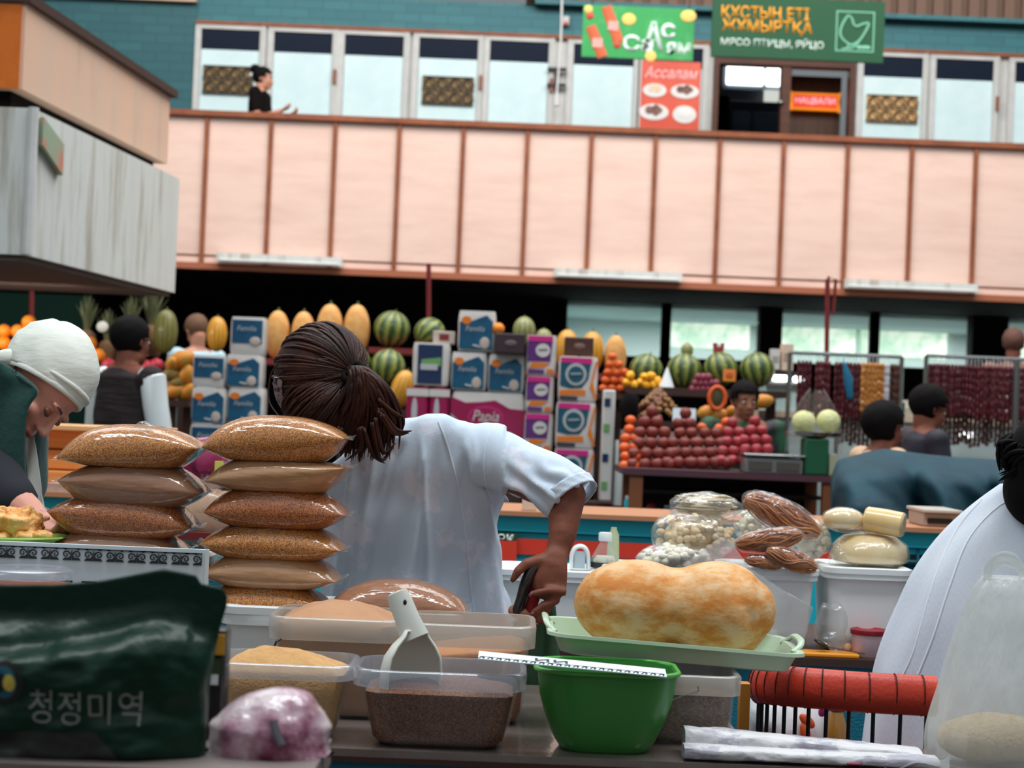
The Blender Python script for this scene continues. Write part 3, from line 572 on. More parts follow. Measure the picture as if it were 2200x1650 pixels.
def hand_prims(mb, w, B, s=1.0, curl=.5, thumb=1):
    """wrist w, B columns: across(thumb side +), palm normal, along the fingers"""
    f = lambda x, y, z: w + B @ (Vector((x, y, z)) * s)
    mb.ell(f(0, 0, .048), (.04 * s, .016 * s, .052 * s), B, 12, 8)
    for x, L in ((.03, .072), (.011, .08), (-.009, .075), (-.028, .058)):
        p = [f(x, 0, .085)]; a = 0; q = Vector((x, 0, .085))
        for k, seg in enumerate((.45, .32, .23)):
            a += curl * (0.5 + .35 * k); q = q + Vector((x * .12, -math.sin(a), math.cos(a))) * (L * seg); p.append(f(*q))
        mb.tube(p, [.0095 * s, .009 * s, .0082 * s, .0068 * s], 8, rnd=True)
    mb.tube([f(thumb * .025, -.004, .025), f(thumb * .048, -.014, .05), f(thumb * .052, -.024, .075), f(thumb * .046, -.034, .094)], [.014 * s, .011 * s, .0098 * s, .0075 * s], 8, rnd=True)
def figure(label, hp, Y, yaw, skin, hair, top, pitch=0, lean=0, s=1.0, arms=True, topname='shirt', sleeves=.55, vx=.011, hairk=1.0, name='person', hairname='hair', sleeve_mat=None, pose=None, girth=1.0, reach=.17, lowmat=None, front=.055, base=0.0):
    """person whose head centre is seen at pixel hp, depth Y; yaw 0 faces the camera"""
    c = P(hp[0], hp[1], Y); fw = Vector((math.sin(yaw), -math.cos(yaw), 0)); r0 = Vector((0, 0, 1)); side = fw.cross(r0).normalized()
    hf = (fw * math.cos(pitch) - r0 * math.sin(pitch)); B = basis(r0 + fw * math.tan(pitch) if pitch else r0, hf)
    nb = c - Vector((0, 0, .12 * s)) - fw * (.03 + lean * .1) * s
    hipz = base + .88 * s
    hip = Vector((nb.x, nb.y, 0)) - fw * lean * .45 + Vector((0, 0, min(hipz, nb.z - .42 * s)))
    ch = nb.lerp(hip, .32); sh = nb.lerp(hip, .075)
    root = thing(name, label, 'person', (hip.x, hip.y, base))
    S = lambda k: sh + side * (.175 * s * k * girth)
    mb = MB(); head_prims(mb, c, B, s)
    mb.tube([c + B @ Vector((0, -.025 * s, -.05 * s)), nb, sh], [.055 * s, .056 * s, .07 * s], 12, rnd=True)
    hh = Vector(side)
    mb.tube([sh - Vector((0, 0, .0)), ch, hip.lerp(ch, .4), hip], [(.15 * s * girth, .08 * s), (.15 * s * girth, .1 * s), (.13 * s * girth, .09 * s), (.15 * s, .1 * s)], 14, hint=hh, rnd=True)
    A = []
    for k in (-1, 1):
        if pose: e, w, cu = pose[k]
        else:
            e = S(k) + side * k * .05 * s - Vector((0, 0, .27 * s)) + fw * .03; w = e + fw * reach * s - Vector((0, 0, .12 * s)) - side * k * .05; cu = .6
        A.append((k, e, w)); mb.tube([S(k) * .85 + sh * .15, S(k), e, e.lerp(w, .3), w], [.05 * s, .052 * s, .042 * s, .041 * s, .026 * s], 10, rnd=True)
        d = (w - e).normalized(); hand_prims(mb, w, basis(d, Vector((0, 0, -1)) if abs(d.z) < .9 else -fw) if True else None, .95 * s, cu, k)
        kn = Vector((hip.x, hip.y, base)) + side * k * .1 + Vector((0, 0, (hip.z - base) * .52)); ft = Vector((kn.x, kn.y, base + .05)); mb.tube([hip + side * k * .09, kn, kn.lerp(ft, .35), ft], [.09 * s, .062 * s, .058 * s, .04 * s], 10, rnd=True); mb.tube([ft - fw * .05, ft + fw * .16], [.045, .035], 8, rnd=True)
    mb.melt('body', skin, root, vx, 4)
    hair_cap(root, c, B, s * hairk, hair, name=hairname, front=front)
    face_bits(root, c, B, s, skin)
    mb = MB(); g = 1.13
    mb.tube([sh + Vector((0, 0, .05 * s)), sh + Vector((0, 0, .005)), ch, hip.lerp(ch, .4), hip - Vector((0, 0, .06))], [(.075 * s, .07 * s), (.165 * s * girth, .1 * s), (.165 * s * girth, .118 * s), (.15 * s * girth, .108 * s), (.165 * s, .115 * s)], 18, hint=hh, rnd=False)
    mb.ell(S(1), .068 * s); mb.ell(S(-1), .068 * s)
    for k, e, w in A if sleeve_mat is None else []:
        q = e if sleeves >= 1 else S(k).lerp(e, max(.3, sleeves)); pts = [S(k) * .8 + sh * .2, S(k), q]; rr = [.06 * s, .066 * s, .056 * s]
        if sleeves > 1: pts.append(e.lerp(w, sleeves - 1)); rr.append(.044 * s)
        mb.tube(pts, rr, 12, rnd=True)
    mb.melt(topname, top, root, vx, 5, fold=lambda p, n: .008 * N(p, 9) * s)
    if sleeve_mat:
        for k, e, w in A: MB().tube([S(k) - side * k * .02, S(k) + side * k * .012, S(k).lerp(e, .5), e], [.058 * s, .066 * s, .062 * s, .06 * s], 14, rnd=True).build('sleeve', sleeve_mat, root)
    mb = MB(); mb.tube([hip + Vector((0, 0, .06)), hip - Vector((0, 0, .08))], [(.165 * s, .115 * s)] * 2, 16, hint=hh)
    for k in (-1, 1):
        kn = Vector((hip.x, hip.y, base)) + side * k * .1 + Vector((0, 0, (hip.z - base) * .52)); ft = Vector((kn.x, kn.y, base + .09)); mb.tube([hip + side * k * .085 - Vector((0, 0, .03)), kn, ft], [.1 * s, .075 * s, .06 * s], 12, rnd=True)
    mb.melt('trousers', lowmat or K['black'], root, .014, 3)
    return root, c, B, S
vest = M('dark_plum_quilted_vest', (32, 18, 22), .8, bump=.5, bs=9, bd=.03, stretch=(.4, .4, 3))
r, c, B, S = figure('man in dark quilted vest and white short sleeves turned toward the fruit stall', (283, 735), 9.0, R(142), K['skin_d'], K['hair_k'], vest, s=.98, topname='vest', sleeve_mat=K['plastic_w'], girth=1.08)
f = lambda x, y, z: c + B @ Vector((x, y, z))
MB().tube([f(-.05, .094, .005), f(-.074, .07, .006), f(-.082, .0, .012)], .0025, 6).tube([f(.05, .094, .005), f(.074, .07, .006), f(.082, .0, .012)], .0025, 6).build('glasses', K['wire'], r)
figure('person with light brown hair behind the yellow ridged melon', (422, 712), 14.2, R(215), K['skin'], K['hair_b'], M('pale_blue_shirt', (176, 206, 218), .7), pitch=.5, s=.98)
figure('dark haired man in green jacket facing the camera behind the apple heaps', (1600, 862), 11.0, R(12), K['skin_b'], K['hair_k'], M('green_black_jacket', (14, 76, 44), .6, c2=(24, 22, 26), vs=2.2, contrast=(.5, .56)), topname='jacket', sleeves=1.4, s=.95, pitch=.12, girth=1.25, reach=.01)
figure('woman with curly black hair seen in profile beside the teal tarpaulin', (1902, 922), 9.4, R(112), K['skin_d'], K['hair_k'], M('cream_blouse', (214, 176, 144), .7), s=.95, hairk=1.16, front=.05)
figure('man in dark navy shirt looking down at the hanging strings', (1996, 880), 9.9, R(105), K['skin_d'], K['hair_k'], M('navy_shirt', (38, 34, 48), .7), s=.97, pitch=.25, hairk=1.05)
figure('person with short brown hair at the right edge by the shop windows', (2178, 740), 15.0, R(160), K['skin_d'], M('short_brown_hair', (96, 62, 50), .8), M('brown_top', (120, 84, 70), .7), hairk=1.02)
# woman up on the gallery
Yg = 18.6
Ek = {}
cg = P(566, 170, Yg); fwg = Vector((math.sin(R(80)), -math.cos(R(80)), 0)); sd = fwg.cross(Vector((0, 0, 1)))
for k in (-1, 1): e = cg + Vector((0, 0, -.44)) + sd * k * .2 + fwg * .02; Ek[k] = (e, e + fwg * .22 + Vector((0, 0, .1)) - sd * k * .06, .9)
r, c, B, S = figure('woman in black with tied up hair standing on the gallery, hands raised', (566, 170), Yg, R(80), K['skin'], K['hair_k'], K['black'], pose=Ek, sleeves=.6, s=.95, base=zfl)
MB().ell(c + B @ Vector((0, -.09, .1)), (.055, .06, .05)).build('hair_bun', K['hair_k'], r)
MB().ell(c + B @ Vector((0, -.1, .04)), (.05, .03, .03)).build('hair_clip', K['plastic_w'], r)
# ------------------------------------------------------------------ produce prototypes
GREEN = M('stem_green', (86, 96, 52), .7)
def mesh_fruit(name, prof, mat, n=20, sx=1, sy=1, stem=True, bumps=0, fn=None):
    mb = MB().lathe(prof, n=n, sx=sx, sy=sy)
    if fn: mb.v = [fn(p) for p in mb.v]
    o = mb.build(name, mat, None, org=(0, 0, 0), angle=180)
    if stem: MB().tube([(0, 0, prof[-1][1] - .02), (.02, 0, prof[-1][1] + .12)], [.05, .035], 6).build('stem', GREEN, o, org=(0, 0, 0))
    return o
def ballprof(n=12, rz=1.0, k=1.0): return [(max(.02, math.cos(-math.pi / 2 + math.pi * i / n)) ** k, rz * math.sin(-math.pi / 2 + math.pi * i / n)) for i in range(n + 1)]
USED = {}
def put(kind, px, py, rpx, Y, label, cat, group=None, rot=None, name=None, sq=1.0):
    p = P(px, py, Y); s = mm(rpx, Y); o = PRO[kind]
    rot = rot if rot is not None else (random.uniform(-.3, .3), random.uniform(-.3, .3), random.uniform(0, 6))
    if kind not in USED: USED[kind] = 1; o.location = p; o.rotation_euler = rot; o.scale = (s, s, s * sq)
    else: o = dup(o, p, rot=rot, scale=(s, s, s * sq))
    if 'group' in o.keys() and not group: del o['group']
    tag(o, label, cat, group); return o
dent = [(.02, -.82), (.35, -.92), (.7, -.75), (.95, -.25), (1, .15), (.86, .62), (.55, .88), (.25, .86), (.05, .72)]
PRO = {
 'watermelon': mesh_fruit('watermelon', ballprof(16, 1.0), stripes('watermelon_skin', (44, 70, 32), (96, 116, 46), (150, 152, 70), 10), 28),
 'melon': mesh_fruit('melon', ballprof(16, 1.0, .92), M('melon_skin', (222, 170, 100), .65, c2=(206, 142, 74), vs=3), 22, .5, .5),
 'yellow_melon': mesh_fruit('ridged_melon', ballprof(16, 1.0, .92), stripes('yellow_melon_skin', (196, 134, 34), (222, 166, 54), (214, 150, 40), 14), 22, .58, .58),
 'green_melon': mesh_fruit('green_melon', ballprof(16, 1.0, .9), stripes('green_melon_skin', (96, 98, 44), (132, 128, 66), (112, 108, 50), 14), 22, .55, .55),
 'small_melon': mesh_fruit('netted_melon', ballprof(14, 1.0), stripes('netted_melon_skin', (126, 132, 76), (168, 164, 112), (110, 110, 60), 12), 20, .8, .8),
 'orange': mesh_fruit('orange', ballprof(10, .96), M('orange_peel', (240, 138, 22), .5, bump=.15, bs=30), 16),
 'lemon': mesh_fruit('lemon', [(.02, -1.3), (.2, -1.2), (.6, -.9), (.95, -.4), (1, .2), (.7, .8), (.3, 1.15), (.03, 1.3)], M('lemon_peel', (246, 174, 24), .5), 14),
 'tangerine': mesh_fruit('tangerine', ballprof(10, .85), M('tangerine_peel', (228, 96, 28), .5), 14),
 'apple': mesh_fruit('apple', dent, M('dark_red_apple', (104, 28, 26), .45, c2=(140, 52, 38), vs=2.5), 16),
 'bright_apple': mesh_fruit('apple', dent, M('bright_red_apple', (140, 24, 36), .4, c2=(172, 52, 60), vs=2.5), 16),
 'pomegranate': mesh_fruit('pomegranate', dent[:-1] + [(.22, .9), (.3, 1.1)], M('pomegranate_skin', (178, 36, 56), .45), 16, stem=False),
 'papaya': mesh_fruit('papaya', [(.02, -1.5), (.4, -1.35), (.85, -.8), (1, -.1), (.8, .7), (.45, 1.25), (.05, 1.5)], M('papaya_skin', (226, 122, 36), .5, c2=(170, 142, 44), vs=1.6), 18),
 'mango': mesh_fruit('mango', [(.02, -1.3), (.5, -1.1), (.95, -.4), (.95, .3), (.6, .95), (.05, 1.25)], M('mango_skin', (92, 88, 32), .5, c2=(150, 112, 36), vs=2), 16),
 'cabbage': mesh_fruit('cabbage', ballprof(14, .96), M('pale_cabbage', (206, 210, 138), .6, c2=(226, 222, 170), vs=2.2, stretch=(1, 1, .4), bump=.4, bs=5, bd=.05), 22),
 'onion': mesh_fruit('dragon_fruit', ballprof(10, 1.15), M('dragonfruit_skin', (142, 38, 66), .5, c2=(116, 44, 58), vs=4), 14),
}
# display stands -----------------------------------------------------------------
def stand(label, boards, legs=True, mat='wood'):
    """stepped wooden fruit stand; boards: (px0, px1, py of the top, Y, depth)"""
    b0 = boards[0]; c = P((b0[0] + b0[1]) / 2, b0[2], b0[3]); t = thing('display_stand', label, 'display stand', (c.x, c.y, 0))
    for (x0, x1, y, Y, d) in boards:
        q = P((x0 + x1) / 2, y, Y); w = mm(x1 - x0, Y)
        MB().bb(q.x - w / 2, q.x + w / 2, Y - d / 2, Y + d / 2, q.z - .04, q.z).build('shelf_board', K[mat], t, smooth=False)
        for k in (-1, 1): MB().bb(q.x + k * (w / 2 - .05) - .03, q.x + k * (w / 2 - .05) + .03, Y + d / 2 - .08, Y + d / 2 - .02, 0, q.z - .04).build('leg', K[mat], t, smooth=False)
    return t
RS = M('red_shelf_paint', (122, 34, 34), .6); K['redshelf'] = RS
stand('dark stepped fruit stand behind the oranges and pineapples', [(-40, 400, 772, 13.4, .5), (-40, 348, 804, 12.68, .34)], mat='wood_d')
stand('dark red fruit shelf carrying the yellow melons and watermelons', [(392, 792, 772, 13.0, .36), (796, 962, 751, 13.0, .42)], mat='redshelf')
stand('low dark fruit stand under the front watermelons and melons', [(720, 890, 832, 12.55, .4)], mat='wood_d')
stand('dark red fruit shelf behind the toilet paper, right of the red pole', [(1075, 1340, 800, 12.8, .3)], mat='redshelf')
stand('fruit stand carrying the four large watermelons in a row', [(1345, 1680, 836, 12.2, .4), (1348, 1600, 838, 11.8, .3), (1346, 1660, 908, 11.5, .5)], mat='wood_d')
# pineapples
PM = M('pineapple_skin', (126, 92, 50), .7, c2=(86, 60, 34), vs=14); PL = M('pineapple_leaf', (118, 124, 88), .6, c2=(86, 96, 66), vs=8)
def pineapple():
    t = thing('pineapple', 'x', 'pineapple', (0, 0, 0))
    mb = MB().lathe([(.02, 0), (.055, .005), (.07, .05), (.072, .1), (.06, .16), (.03, .19), (.01, .195)], n=16)
    for v in mb.v: 
        k = 1 + .06 * math.sin(v.z * 180 + math.atan2(v.y, v.x) * 8); v.x *= k; v.y *= k
    mb.build('fruit', PM, t, org=(0, 0, 0)); lf = MB()
    for i in range(22):
        a = i * 2.4; q = i / 22; d = Vector((math.cos(a), math.sin(a), 0)); h = .17 + .1 * q; o = .075 * (1.2 - q)
        lf.tube([d * .012 + Vector((0, 0, .18)), d * (o * .5) + Vector((0, 0, .18 + h * .55)), d * (o * 1.1) + Vector((0, 0, .18 + h))], [(.004, .014), (.003, .012), (.001, .002)], 5, hint=d)
    lf.build('leaf_crown', PL, t, org=(0, 0, 0)); return t
p0 = pineapple()
for i, (px, yb, k) in enumerate(((184, 752, 1.0), (228, 768, .9), (280, 752, 1.0), (323, 752, 1.2))):
    o = p0 if i == 0 else dup(p0); o.location = P(px, yb + 14, 13.3 if i < 3 else 13.48); o.scale = (k,) * 3; o.rotation_euler = (0, 0, i * 1.3)
    tag(o, ('leftmost pineapple under the mezzanine, above the white headscarf', 'short pineapple with a white price card, second from the left', 'pineapple directly above the head of the man in the vest', 'tallest pineapple with long leaves reaching the mezzanine')[i], 'pineapple', 'pineapples under the mezzanine')
pc = P(220, 702, 13.2); tag(MB().ell((pc.x, pc.y, pc.z), (mm(13, 13), .008, mm(12, 13)), nu=18).build('price_card', K['plastic_w']), 'round white price card on the short pineapple', 'price card')
# melons and watermelons
Z0 = (0, 0, .3)
put('green_melon', 356, 712, 47, 13.3, 'tall dark green ridged melon right of the pineapples', 'melon', rot=Z0)
put('yellow_melon', 466, 718, 38, 12.75, 'yellow ridged melon standing left of the top blue paper pack', 'melon', rot=Z0)
for px, y0, y1, lab in ((596, 667, 772, 'pale yellow melon nearest the top blue paper pack'), (651, 669, 772, 'pale yellow melon, second of the row above the ponytail woman'), (708, 653, 768, 'tall pale yellow melon, third of the row above the ponytail woman'), (766, 654, 768, 'slim pale yellow melon beside the striped watermelon')):
    put('melon', px, (y0 + y1) / 2, (y1 - y0) / 2, 12.95, lab, 'melon', 'pale melons on the red shelf', rot=Z0)
put('watermelon', 842, 707, 39, 12.95, 'round striped watermelon left of the thin red pole', 'watermelon', rot=(.2, .1, .5))
put('watermelon', 923, 716, 34, 12.95, 'light green watermelon under the thin red pole', 'watermelon', rot=(.9, .2, 2))
put('watermelon', 833, 788, 38, 12.5, 'striped watermelon low beside the ponytail, front row', 'watermelon', rot=(.2, -.1, 3))
put('watermelon', 762, 778, 34, 12.5, 'light green watermelon peeking over the ponytail', 'watermelon', rot=(.8, .2, 1))
put('yellow_melon', 864, 836, 42, 12.3, 'small yellow melon leaning below the striped watermelon', 'melon', rot=(0, .25, 0))
stand('small dark crate stand under the leaning yellow melon', [(820, 900, 880, 12.3, .25)], mat='wood_d')
put('small_melon', 1126, 710, 30, 12.8, 'netted green melon behind the purple paper packs', 'melon', rot=Z0); put('small_melon', 1168, 730, 24, 12.8, 'small netted melon behind the purple paper packs', 'melon', rot=Z0)
put('yellow_melon', 1218, 752, 44, 12.8, 'yellow melon left behind the brown box', 'melon', rot=Z0); put('yellow_melon', 1272, 756, 44, 12.8, 'yellow melon right behind the brown box', 'melon', rot=Z0)
put('melon', 1322, 768, 48, 12.8, 'pale tan melon left of the shop window melons', 'melon', rot=Z0)
put('orange', 1071, 706, 13, 11.7, 'single orange behind the topmost blue paper pack', 'orange')
for px, py, r_, lab, rt in ((1388, 795, 36, 'striped watermelon nearest the toilet paper, behind the lemons', (.2, .1, 1)), (1470, 797, 38, 'dark striped watermelon second in the row of four', (.1, .1, 2)), (1548, 793, 37, 'green watermelon above the orange price tag', (.3, .1, 4)), (1627, 795, 38, 'large watermelon at the right end of the row of four', (.1, -.2, 5))):
    put('watermelon', px, py, r_, 12.2, lab, 'watermelon', 'watermelons in the row of four', rot=rt)
put('small_melon', 1476, 753, 17, 12.3, 'little pale melon resting on top of the dark watermelon', 'melon', rot=Z0)
q = P(1543, 762, 12.25); t = thing('paper_cup', 'small red and white cup on top of the green watermelon', 'cup', q); MB().lathe([(.03, -.02), (.04, .075), (.032, .075), (.03, .0)], q, 16).build('cup', M('cup_red', (176, 56, 58), .6), t); MB().ell(q + Vector((0, -.02, .06)), (.018, .025, .022)).build('paper', K['plastic_w'], t)
for x0, y0, ys in ((1308, 828, (0, 0, 0, 1, 1, 2, 3)),):
    for row in range(5):
        for k in range(3 if row < 3 else 2 if row == 3 else 1): put('tangerine', 1296 + k * 18 + row * 5, 834 - row * 17, 10, 12.2, 'orange red tangerine in the tower left of the watermelons', 'tangerine', 'tangerines in the tower')
stand('narrow stand under the tangerine tower', [(1280, 1345, 845, 12.2, .2)], mat='wood_d')
for px, py in ((1346, 822), (1362, 826), (1354, 806), (1376, 822), (1388, 828), (1404, 826), (1398, 808), (1412, 818), (1384, 810), (1419, 829)): put('lemon', px, py, 9.5, 11.8, 'bright yellow lemon in the heap before the first watermelon', 'lemon', 'lemons before the watermelons', rot=(random.uniform(0, 3), random.uniform(0, 3), 0))
q = P(1432, 832, 11.75); tag(MB().lathe([(.048, 0), (.004, .125), (.002, .126)], q, 16).build('paper_cone', K['plastic_w']), 'white paper cone standing between lemons and watermelons', 'paper cone')
for i in range(13): put('onion', 1488 + (i % 5) * 11 + (i // 5) * 6, 837 - (i // 5) * 13, 8.5, 11.75, 'dark red dragon fruit in the heap before the watermelons', 'dragon fruit', 'dragon fruits before the watermelons')
t = thing('price_tag', 'orange price tag leaning on the green watermelon', 'price tag', P(1567, 818, 11.95)); q = P(1567, 806, 11.95); MB().box(q, (mm(27, 12), .006, mm(26, 12))).build('card', M('tag_orange', (240, 142, 62), .6), t, smooth=False); MB().ell(q + Vector((0, -.006, 0)), (.022, .003, .024)).build('printed_ring', M('tag_ring', (206, 96, 30), .6), t); MB().ell(q + Vector((0, -.004, -.03)), (.012, .002, .012)).build('print_dot', K['txt_o'], t)
q = P(1470, 892, 11.3); tag(MB().box(q, (mm(50, 11.2), .008, mm(30, 11.2)), Matrix.Rotation(R(-12), 3, 'X')).build('price_card', K['card'], smooth=False), 'white rectangular price card above the dark apples', 'price card')
# left fruit heaps
for row, (y, xs) in enumerate(((788, range(10, 216, 31)), (764, range(24, 212, 31)), (738, range(8, 200, 31)), (712, (10, 36, 64, 124)), (692, (61,)))):
    for x in xs: put('orange', x + random.uniform(-3, 3), y, 15.5, 12.7, 'round orange in the heap behind the white headscarf', 'orange', 'oranges behind the headscarf')
for px, py in ((233, 785), (262, 790), (336, 785), (316, 790)): put('pomegranate', px, py, 15, 12.6, 'pinkish red pomegranate either side of the man in the vest', 'pomegranate', 'pomegranates by the man in the vest', rot=Z0)
for i, (k, px, py, r_, ro) in enumerate((('papaya', 392, 772, 20, (0, 1.2, 0)), ('papaya', 372, 782, 17, (1.2, .3, 0)), ('mango', 368, 805, 16, (0, 1.5, 0)), ('papaya', 400, 806, 17, (.3, .3, 0)), ('mango', 385, 822, 15, (0, 1.4, .5)), ('papaya', 378, 840, 17, (0, 1.2, 0)), ('papaya', 402, 842, 15, (.2, .6, 0)))):
    put(k, px, py, r_, 12.2, 'orange papaya in the heap left of the toilet paper' if k == 'papaya' else 'dark green mango in the papaya heap', k, 'papayas and mangoes left of the toilet paper', rot=ro)
stand('dark fruit stand under the papaya heap', [(345, 415, 860, 12.2, .35)], mat='wood_d')
# middle of the apple stall
GM = M('grape_brown', (122, 70, 52), .4, c2=(150, 110, 50), vs=5)
gr = MB()
for i in range(150):
    a = random.uniform(0, 6.28); h = random.random(); rr = (1 - h) * .16 + .01; gr.ell(P(1412, 898, 11.4) + Vector((rr * math.cos(a), rr * .6 * math.sin(a), h * .17)), .018, nu=8, nv=6)
tag(gr.build('grape_heap', GM), 'heap of brown and golden grapes behind the dark apples', 'grapes', kind='stuff')
mb = MB().ell(P(1352, 876, 11.32), (.06, .05, .1)); mb.v = [p + Vector((.02, .02, .02)) * N(p, 14) for p in mb.v]; tag(mb.build('plastic_bag', K['black']), 'crumpled black plastic bag right of the toilet paper stacks', 'bag')
pc = thing('cut_papaya', 'halved papaya showing its orange ring beside the man in green', 'papaya', P(1541, 880, 11.25)); q = P(1541, 855, 11.25)
o = MB().tube([q + Vector((.048 * math.cos(a), 0, .066 * math.sin(a))) for a in [i * 2 * math.pi / 24 for i in range(25)]], .013, 8).build('flesh_ring', M('papaya_flesh', (230, 96, 34), .5), pc); MB().ell(q + Vector((0, .012, 0)), (.045, .02, .062)).build('seed_cavity', M('papaya_seeds', (76, 72, 40), .6), pc)
for i, (px, py, ro, r_) in enumerate(((1520, 886, (0, 1.3, 0), 16), (1548, 892, (0, 1.5, .3), 15), (1575, 884, (.6, 1.1, 0), 14), (1532, 902, (0, 1.2, 0), 14), (1640, 862, (0, 1.4, 0), 16))): put('papaya', px, py, r_, 11.3, 'orange papaya lying below the cut papaya ring' if i < 4 else 'papaya resting right of the man in green', 'papaya', 'papayas below the cut ring' if i < 4 else None, rot=ro)
# apple table
tb = thing('fruit_table', 'brown wooden fruit table with a purple edge and dark lower shelf', 'table', P(1560, 1015, 10.3) * 1); tb.location.z = 0
q0, q1, q2 = P(1332, 1015, 10.2), P(1790, 1025, 10.2), P(1560, 1012, 10.2)
MB().bb(q0.x, q1.x, 10.0, 10.75, q2.z - .035, q2.z).build('tabletop', M('table_top_purple', (84, 48, 58), .5), tb, smooth=False)
for px in (1364, 1776):
    x = P(px, 1060, 10.1).x
    for yy in (10.05, 10.65): MB().bb(x - .035, x + .035, yy - .03, yy + .03, 0, q2.z - .035).build('leg', M('table_leg_wood', (132, 74, 40), .55), tb, smooth=False)
zz = P(1560, 1112, 10.2).z; MB().bb(q0.x + .05, q1.x - .05, 10.1, 10.7, zz - .03, zz).build('lower_shelf', K['wood_d'], tb, smooth=False)
MB().bb(q0.x + .05, q1.x - .05, 10.68, 10.72, zz, q2.z - .04).build('back_panel', K['wood_d'], tb, smooth=False)
zs = P(1560, 1060, 10.2).z; MB().bb(P(1372, 1060, 10.3).x, P(1768, 1060, 10.3).x, 10.3, 10.68, zs - .02, zs).build('middle_shelf', K['wood_d'], tb, smooth=False)
rz = thing('display_riser', 'dark sloped riser behind the heaps of red apples', 'display riser', (q2.x - .1, 10.6, q2.z)); mb = MB(); mb.loft([[Vector((x, y, z)) for y, z in ((10.33, q2.z), (10.74, q2.z), (10.74, q2.z + .2), (10.62, q2.z + .2))] for x in (q0.x + .02, P(1560, 1000, 10.5).x)]); mb.build('riser', K['wood_d'], rz, smooth=False)
heaps = [(1352, 1000, 12, 'tangerine', (2, 2, 2, 2, 1, 1), 'orange red tangerine in the leftmost tower of the apple table', 'tangerine'), (1398, 998, 14, 'apple', (4, 4, 3, 3, 2, 1), 'dark red apple in the tall heap by the tangerine tower', 'apple'),
         (1470, 994, 13, 'apple', (4, 3, 3, 2, 2, 1), 'dark red apple in the second heap under the white price card', 'apple'), (1524, 994, 13, 'apple', (4, 3, 3, 2), 'dark red apple in the low heap below the papayas', 'apple'),
         (1573, 990, 12.5, 'bright_apple', (3, 3, 2, 2, 1), 'bright red apple in the heap before the man in green', 'apple'), (1622, 986, 12.5, 'bright_apple', (3, 3, 3, 2, 1), 'bright red apple in the heap above the silver scale', 'apple')]
for hx, hy, r_, kind, rows, lab, cat in heaps:
    for j, n in enumerate(rows):
        for k in range(n): put(kind, hx + (k - (n - 1) / 2) * r_ * 1.9 + (j % 2) * 3, hy - j * r_ * 1.62, r_, 10.25 + j * .05, lab, cat, lab.replace('apple in the', 'apples in the').replace('tangerine in the', 'tangerines in the'))
for px, py in ((1508, 918), (1545, 920), (1560, 906)): put('tangerine', px, py, 11, 10.62, 'single orange above the low apple heap', 'orange', 'oranges above the low apple heap')
for i, (px, py) in enumerate(((1385, 1100), (1400, 1092), (1412, 1101), (1398, 1104))): put('bright_apple', px, py, 11, 10.3, 'red apple on the lower shelf of the fruit table', 'apple', 'apples on the lower shelf')
for px, m_, lab in ((1350, 'teal', 'teal jar on the lower shelf at the left end of the fruit table'), (1434, 'teal', 'small teal jar on the lower shelf of the fruit table')):
    q = P(px, 1105 if px < 1400 else 1110, 10.3); h = mm(40 if px < 1400 else 24, 10.3); t = thing('jar', lab, 'jar', q); MB().lathe([(.022, 0), (.025, .01), (.025, h * .75), (.018, h * .85)], q, 14).build('jar_body', K[m_], t); MB().lathe([(.02, h * .85), (.02, h)], q, 14).build('lid', K['plastic_w'], t)
# silver scale
t = thing('kitchen_scale', 'silver counter scale with two display windows on the fruit table', 'scale', P(1660, 1018, 10.12)); q = P(1660, 997, 10.1); w, h = mm(124, 10.1), mm(42, 10.1); zt_ = q2.z
MB().bb(q.x - w / 2, q.x + w / 2, 10.04, 10.3, zt_, zt_ + h * .8).build('housing', M('scale_silver', (150, 150, 150), .35, metal=.5), t, bev=.008)
for k in (-1, 1): MB().bb(q.x + k * w * .24 - w * .2, q.x + k * w * .24 + w * .2, 10.03, 10.04, zt_ + h * .18, zt_ + h * .6).build('display_window', K['navy'] if False else M('scale_display', (92, 84, 78), .3), t, smooth=False)
MB().bb(q.x - w / 2 - .01, q.x + w / 2 + .01, 10.02, 10.34, zt_ + h * .86, zt_ + h * .98).build('weighing_plate', K['chrome'], t, bev=.004); MB().bb(q.x - .04, q.x + .04, 10.12, 10.2, zt_ + h * .8, zt_ + h * .86).build('post', K['chrome'], t)
# green scale column with pan and cabbages
t = thing('pan_scale', 'green column scale with a wide metal pan holding two cabbages', 'scale', P(1750, 1022, 10.1)); q = P(1750, 985, 10.1); zt2 = P(1750, 942, 10.1).z; t.location.z = q2.z
MB().bb(q.x - mm(26, 10.1), q.x + mm(26, 10.1), 10.03, 10.2, q2.z, zt2).build('column', M('scale_green', (14, 88, 56), .5), t, bev=.01); MB().bb(q.x + mm(28, 10.1), q.x + mm(46, 10.1), 10.05, 10.15, q2.z, q2.z + .12).build('counterweight_case', M('pale_olive', (176, 178, 150), .5), t, bev=.006)
MB().lathe([(.03, zt2 - q.z), (.16, zt2 - q.z + .012), (.172, zt2 - q.z + .035), (.165, zt2 - q.z + .035), (.15, zt2 - q.z + .02), (.02, zt2 - q.z + .012)], (q.x, 10.13, q.z), 28, sy=.7).build('pan', K['chrome'], t)
put('cabbage', 1727, 907, 26, 10.1, 'pale cream cabbage, left one on the metal pan', 'cabbage', 'cabbages on the pan', rot=(.4, .2, 0)); put('cabbage', 1780, 905, 26, 10.15, 'greener cabbage, right one on the metal pan', 'cabbage', 'cabbages on the pan', rot=(.1, -.3, 2))
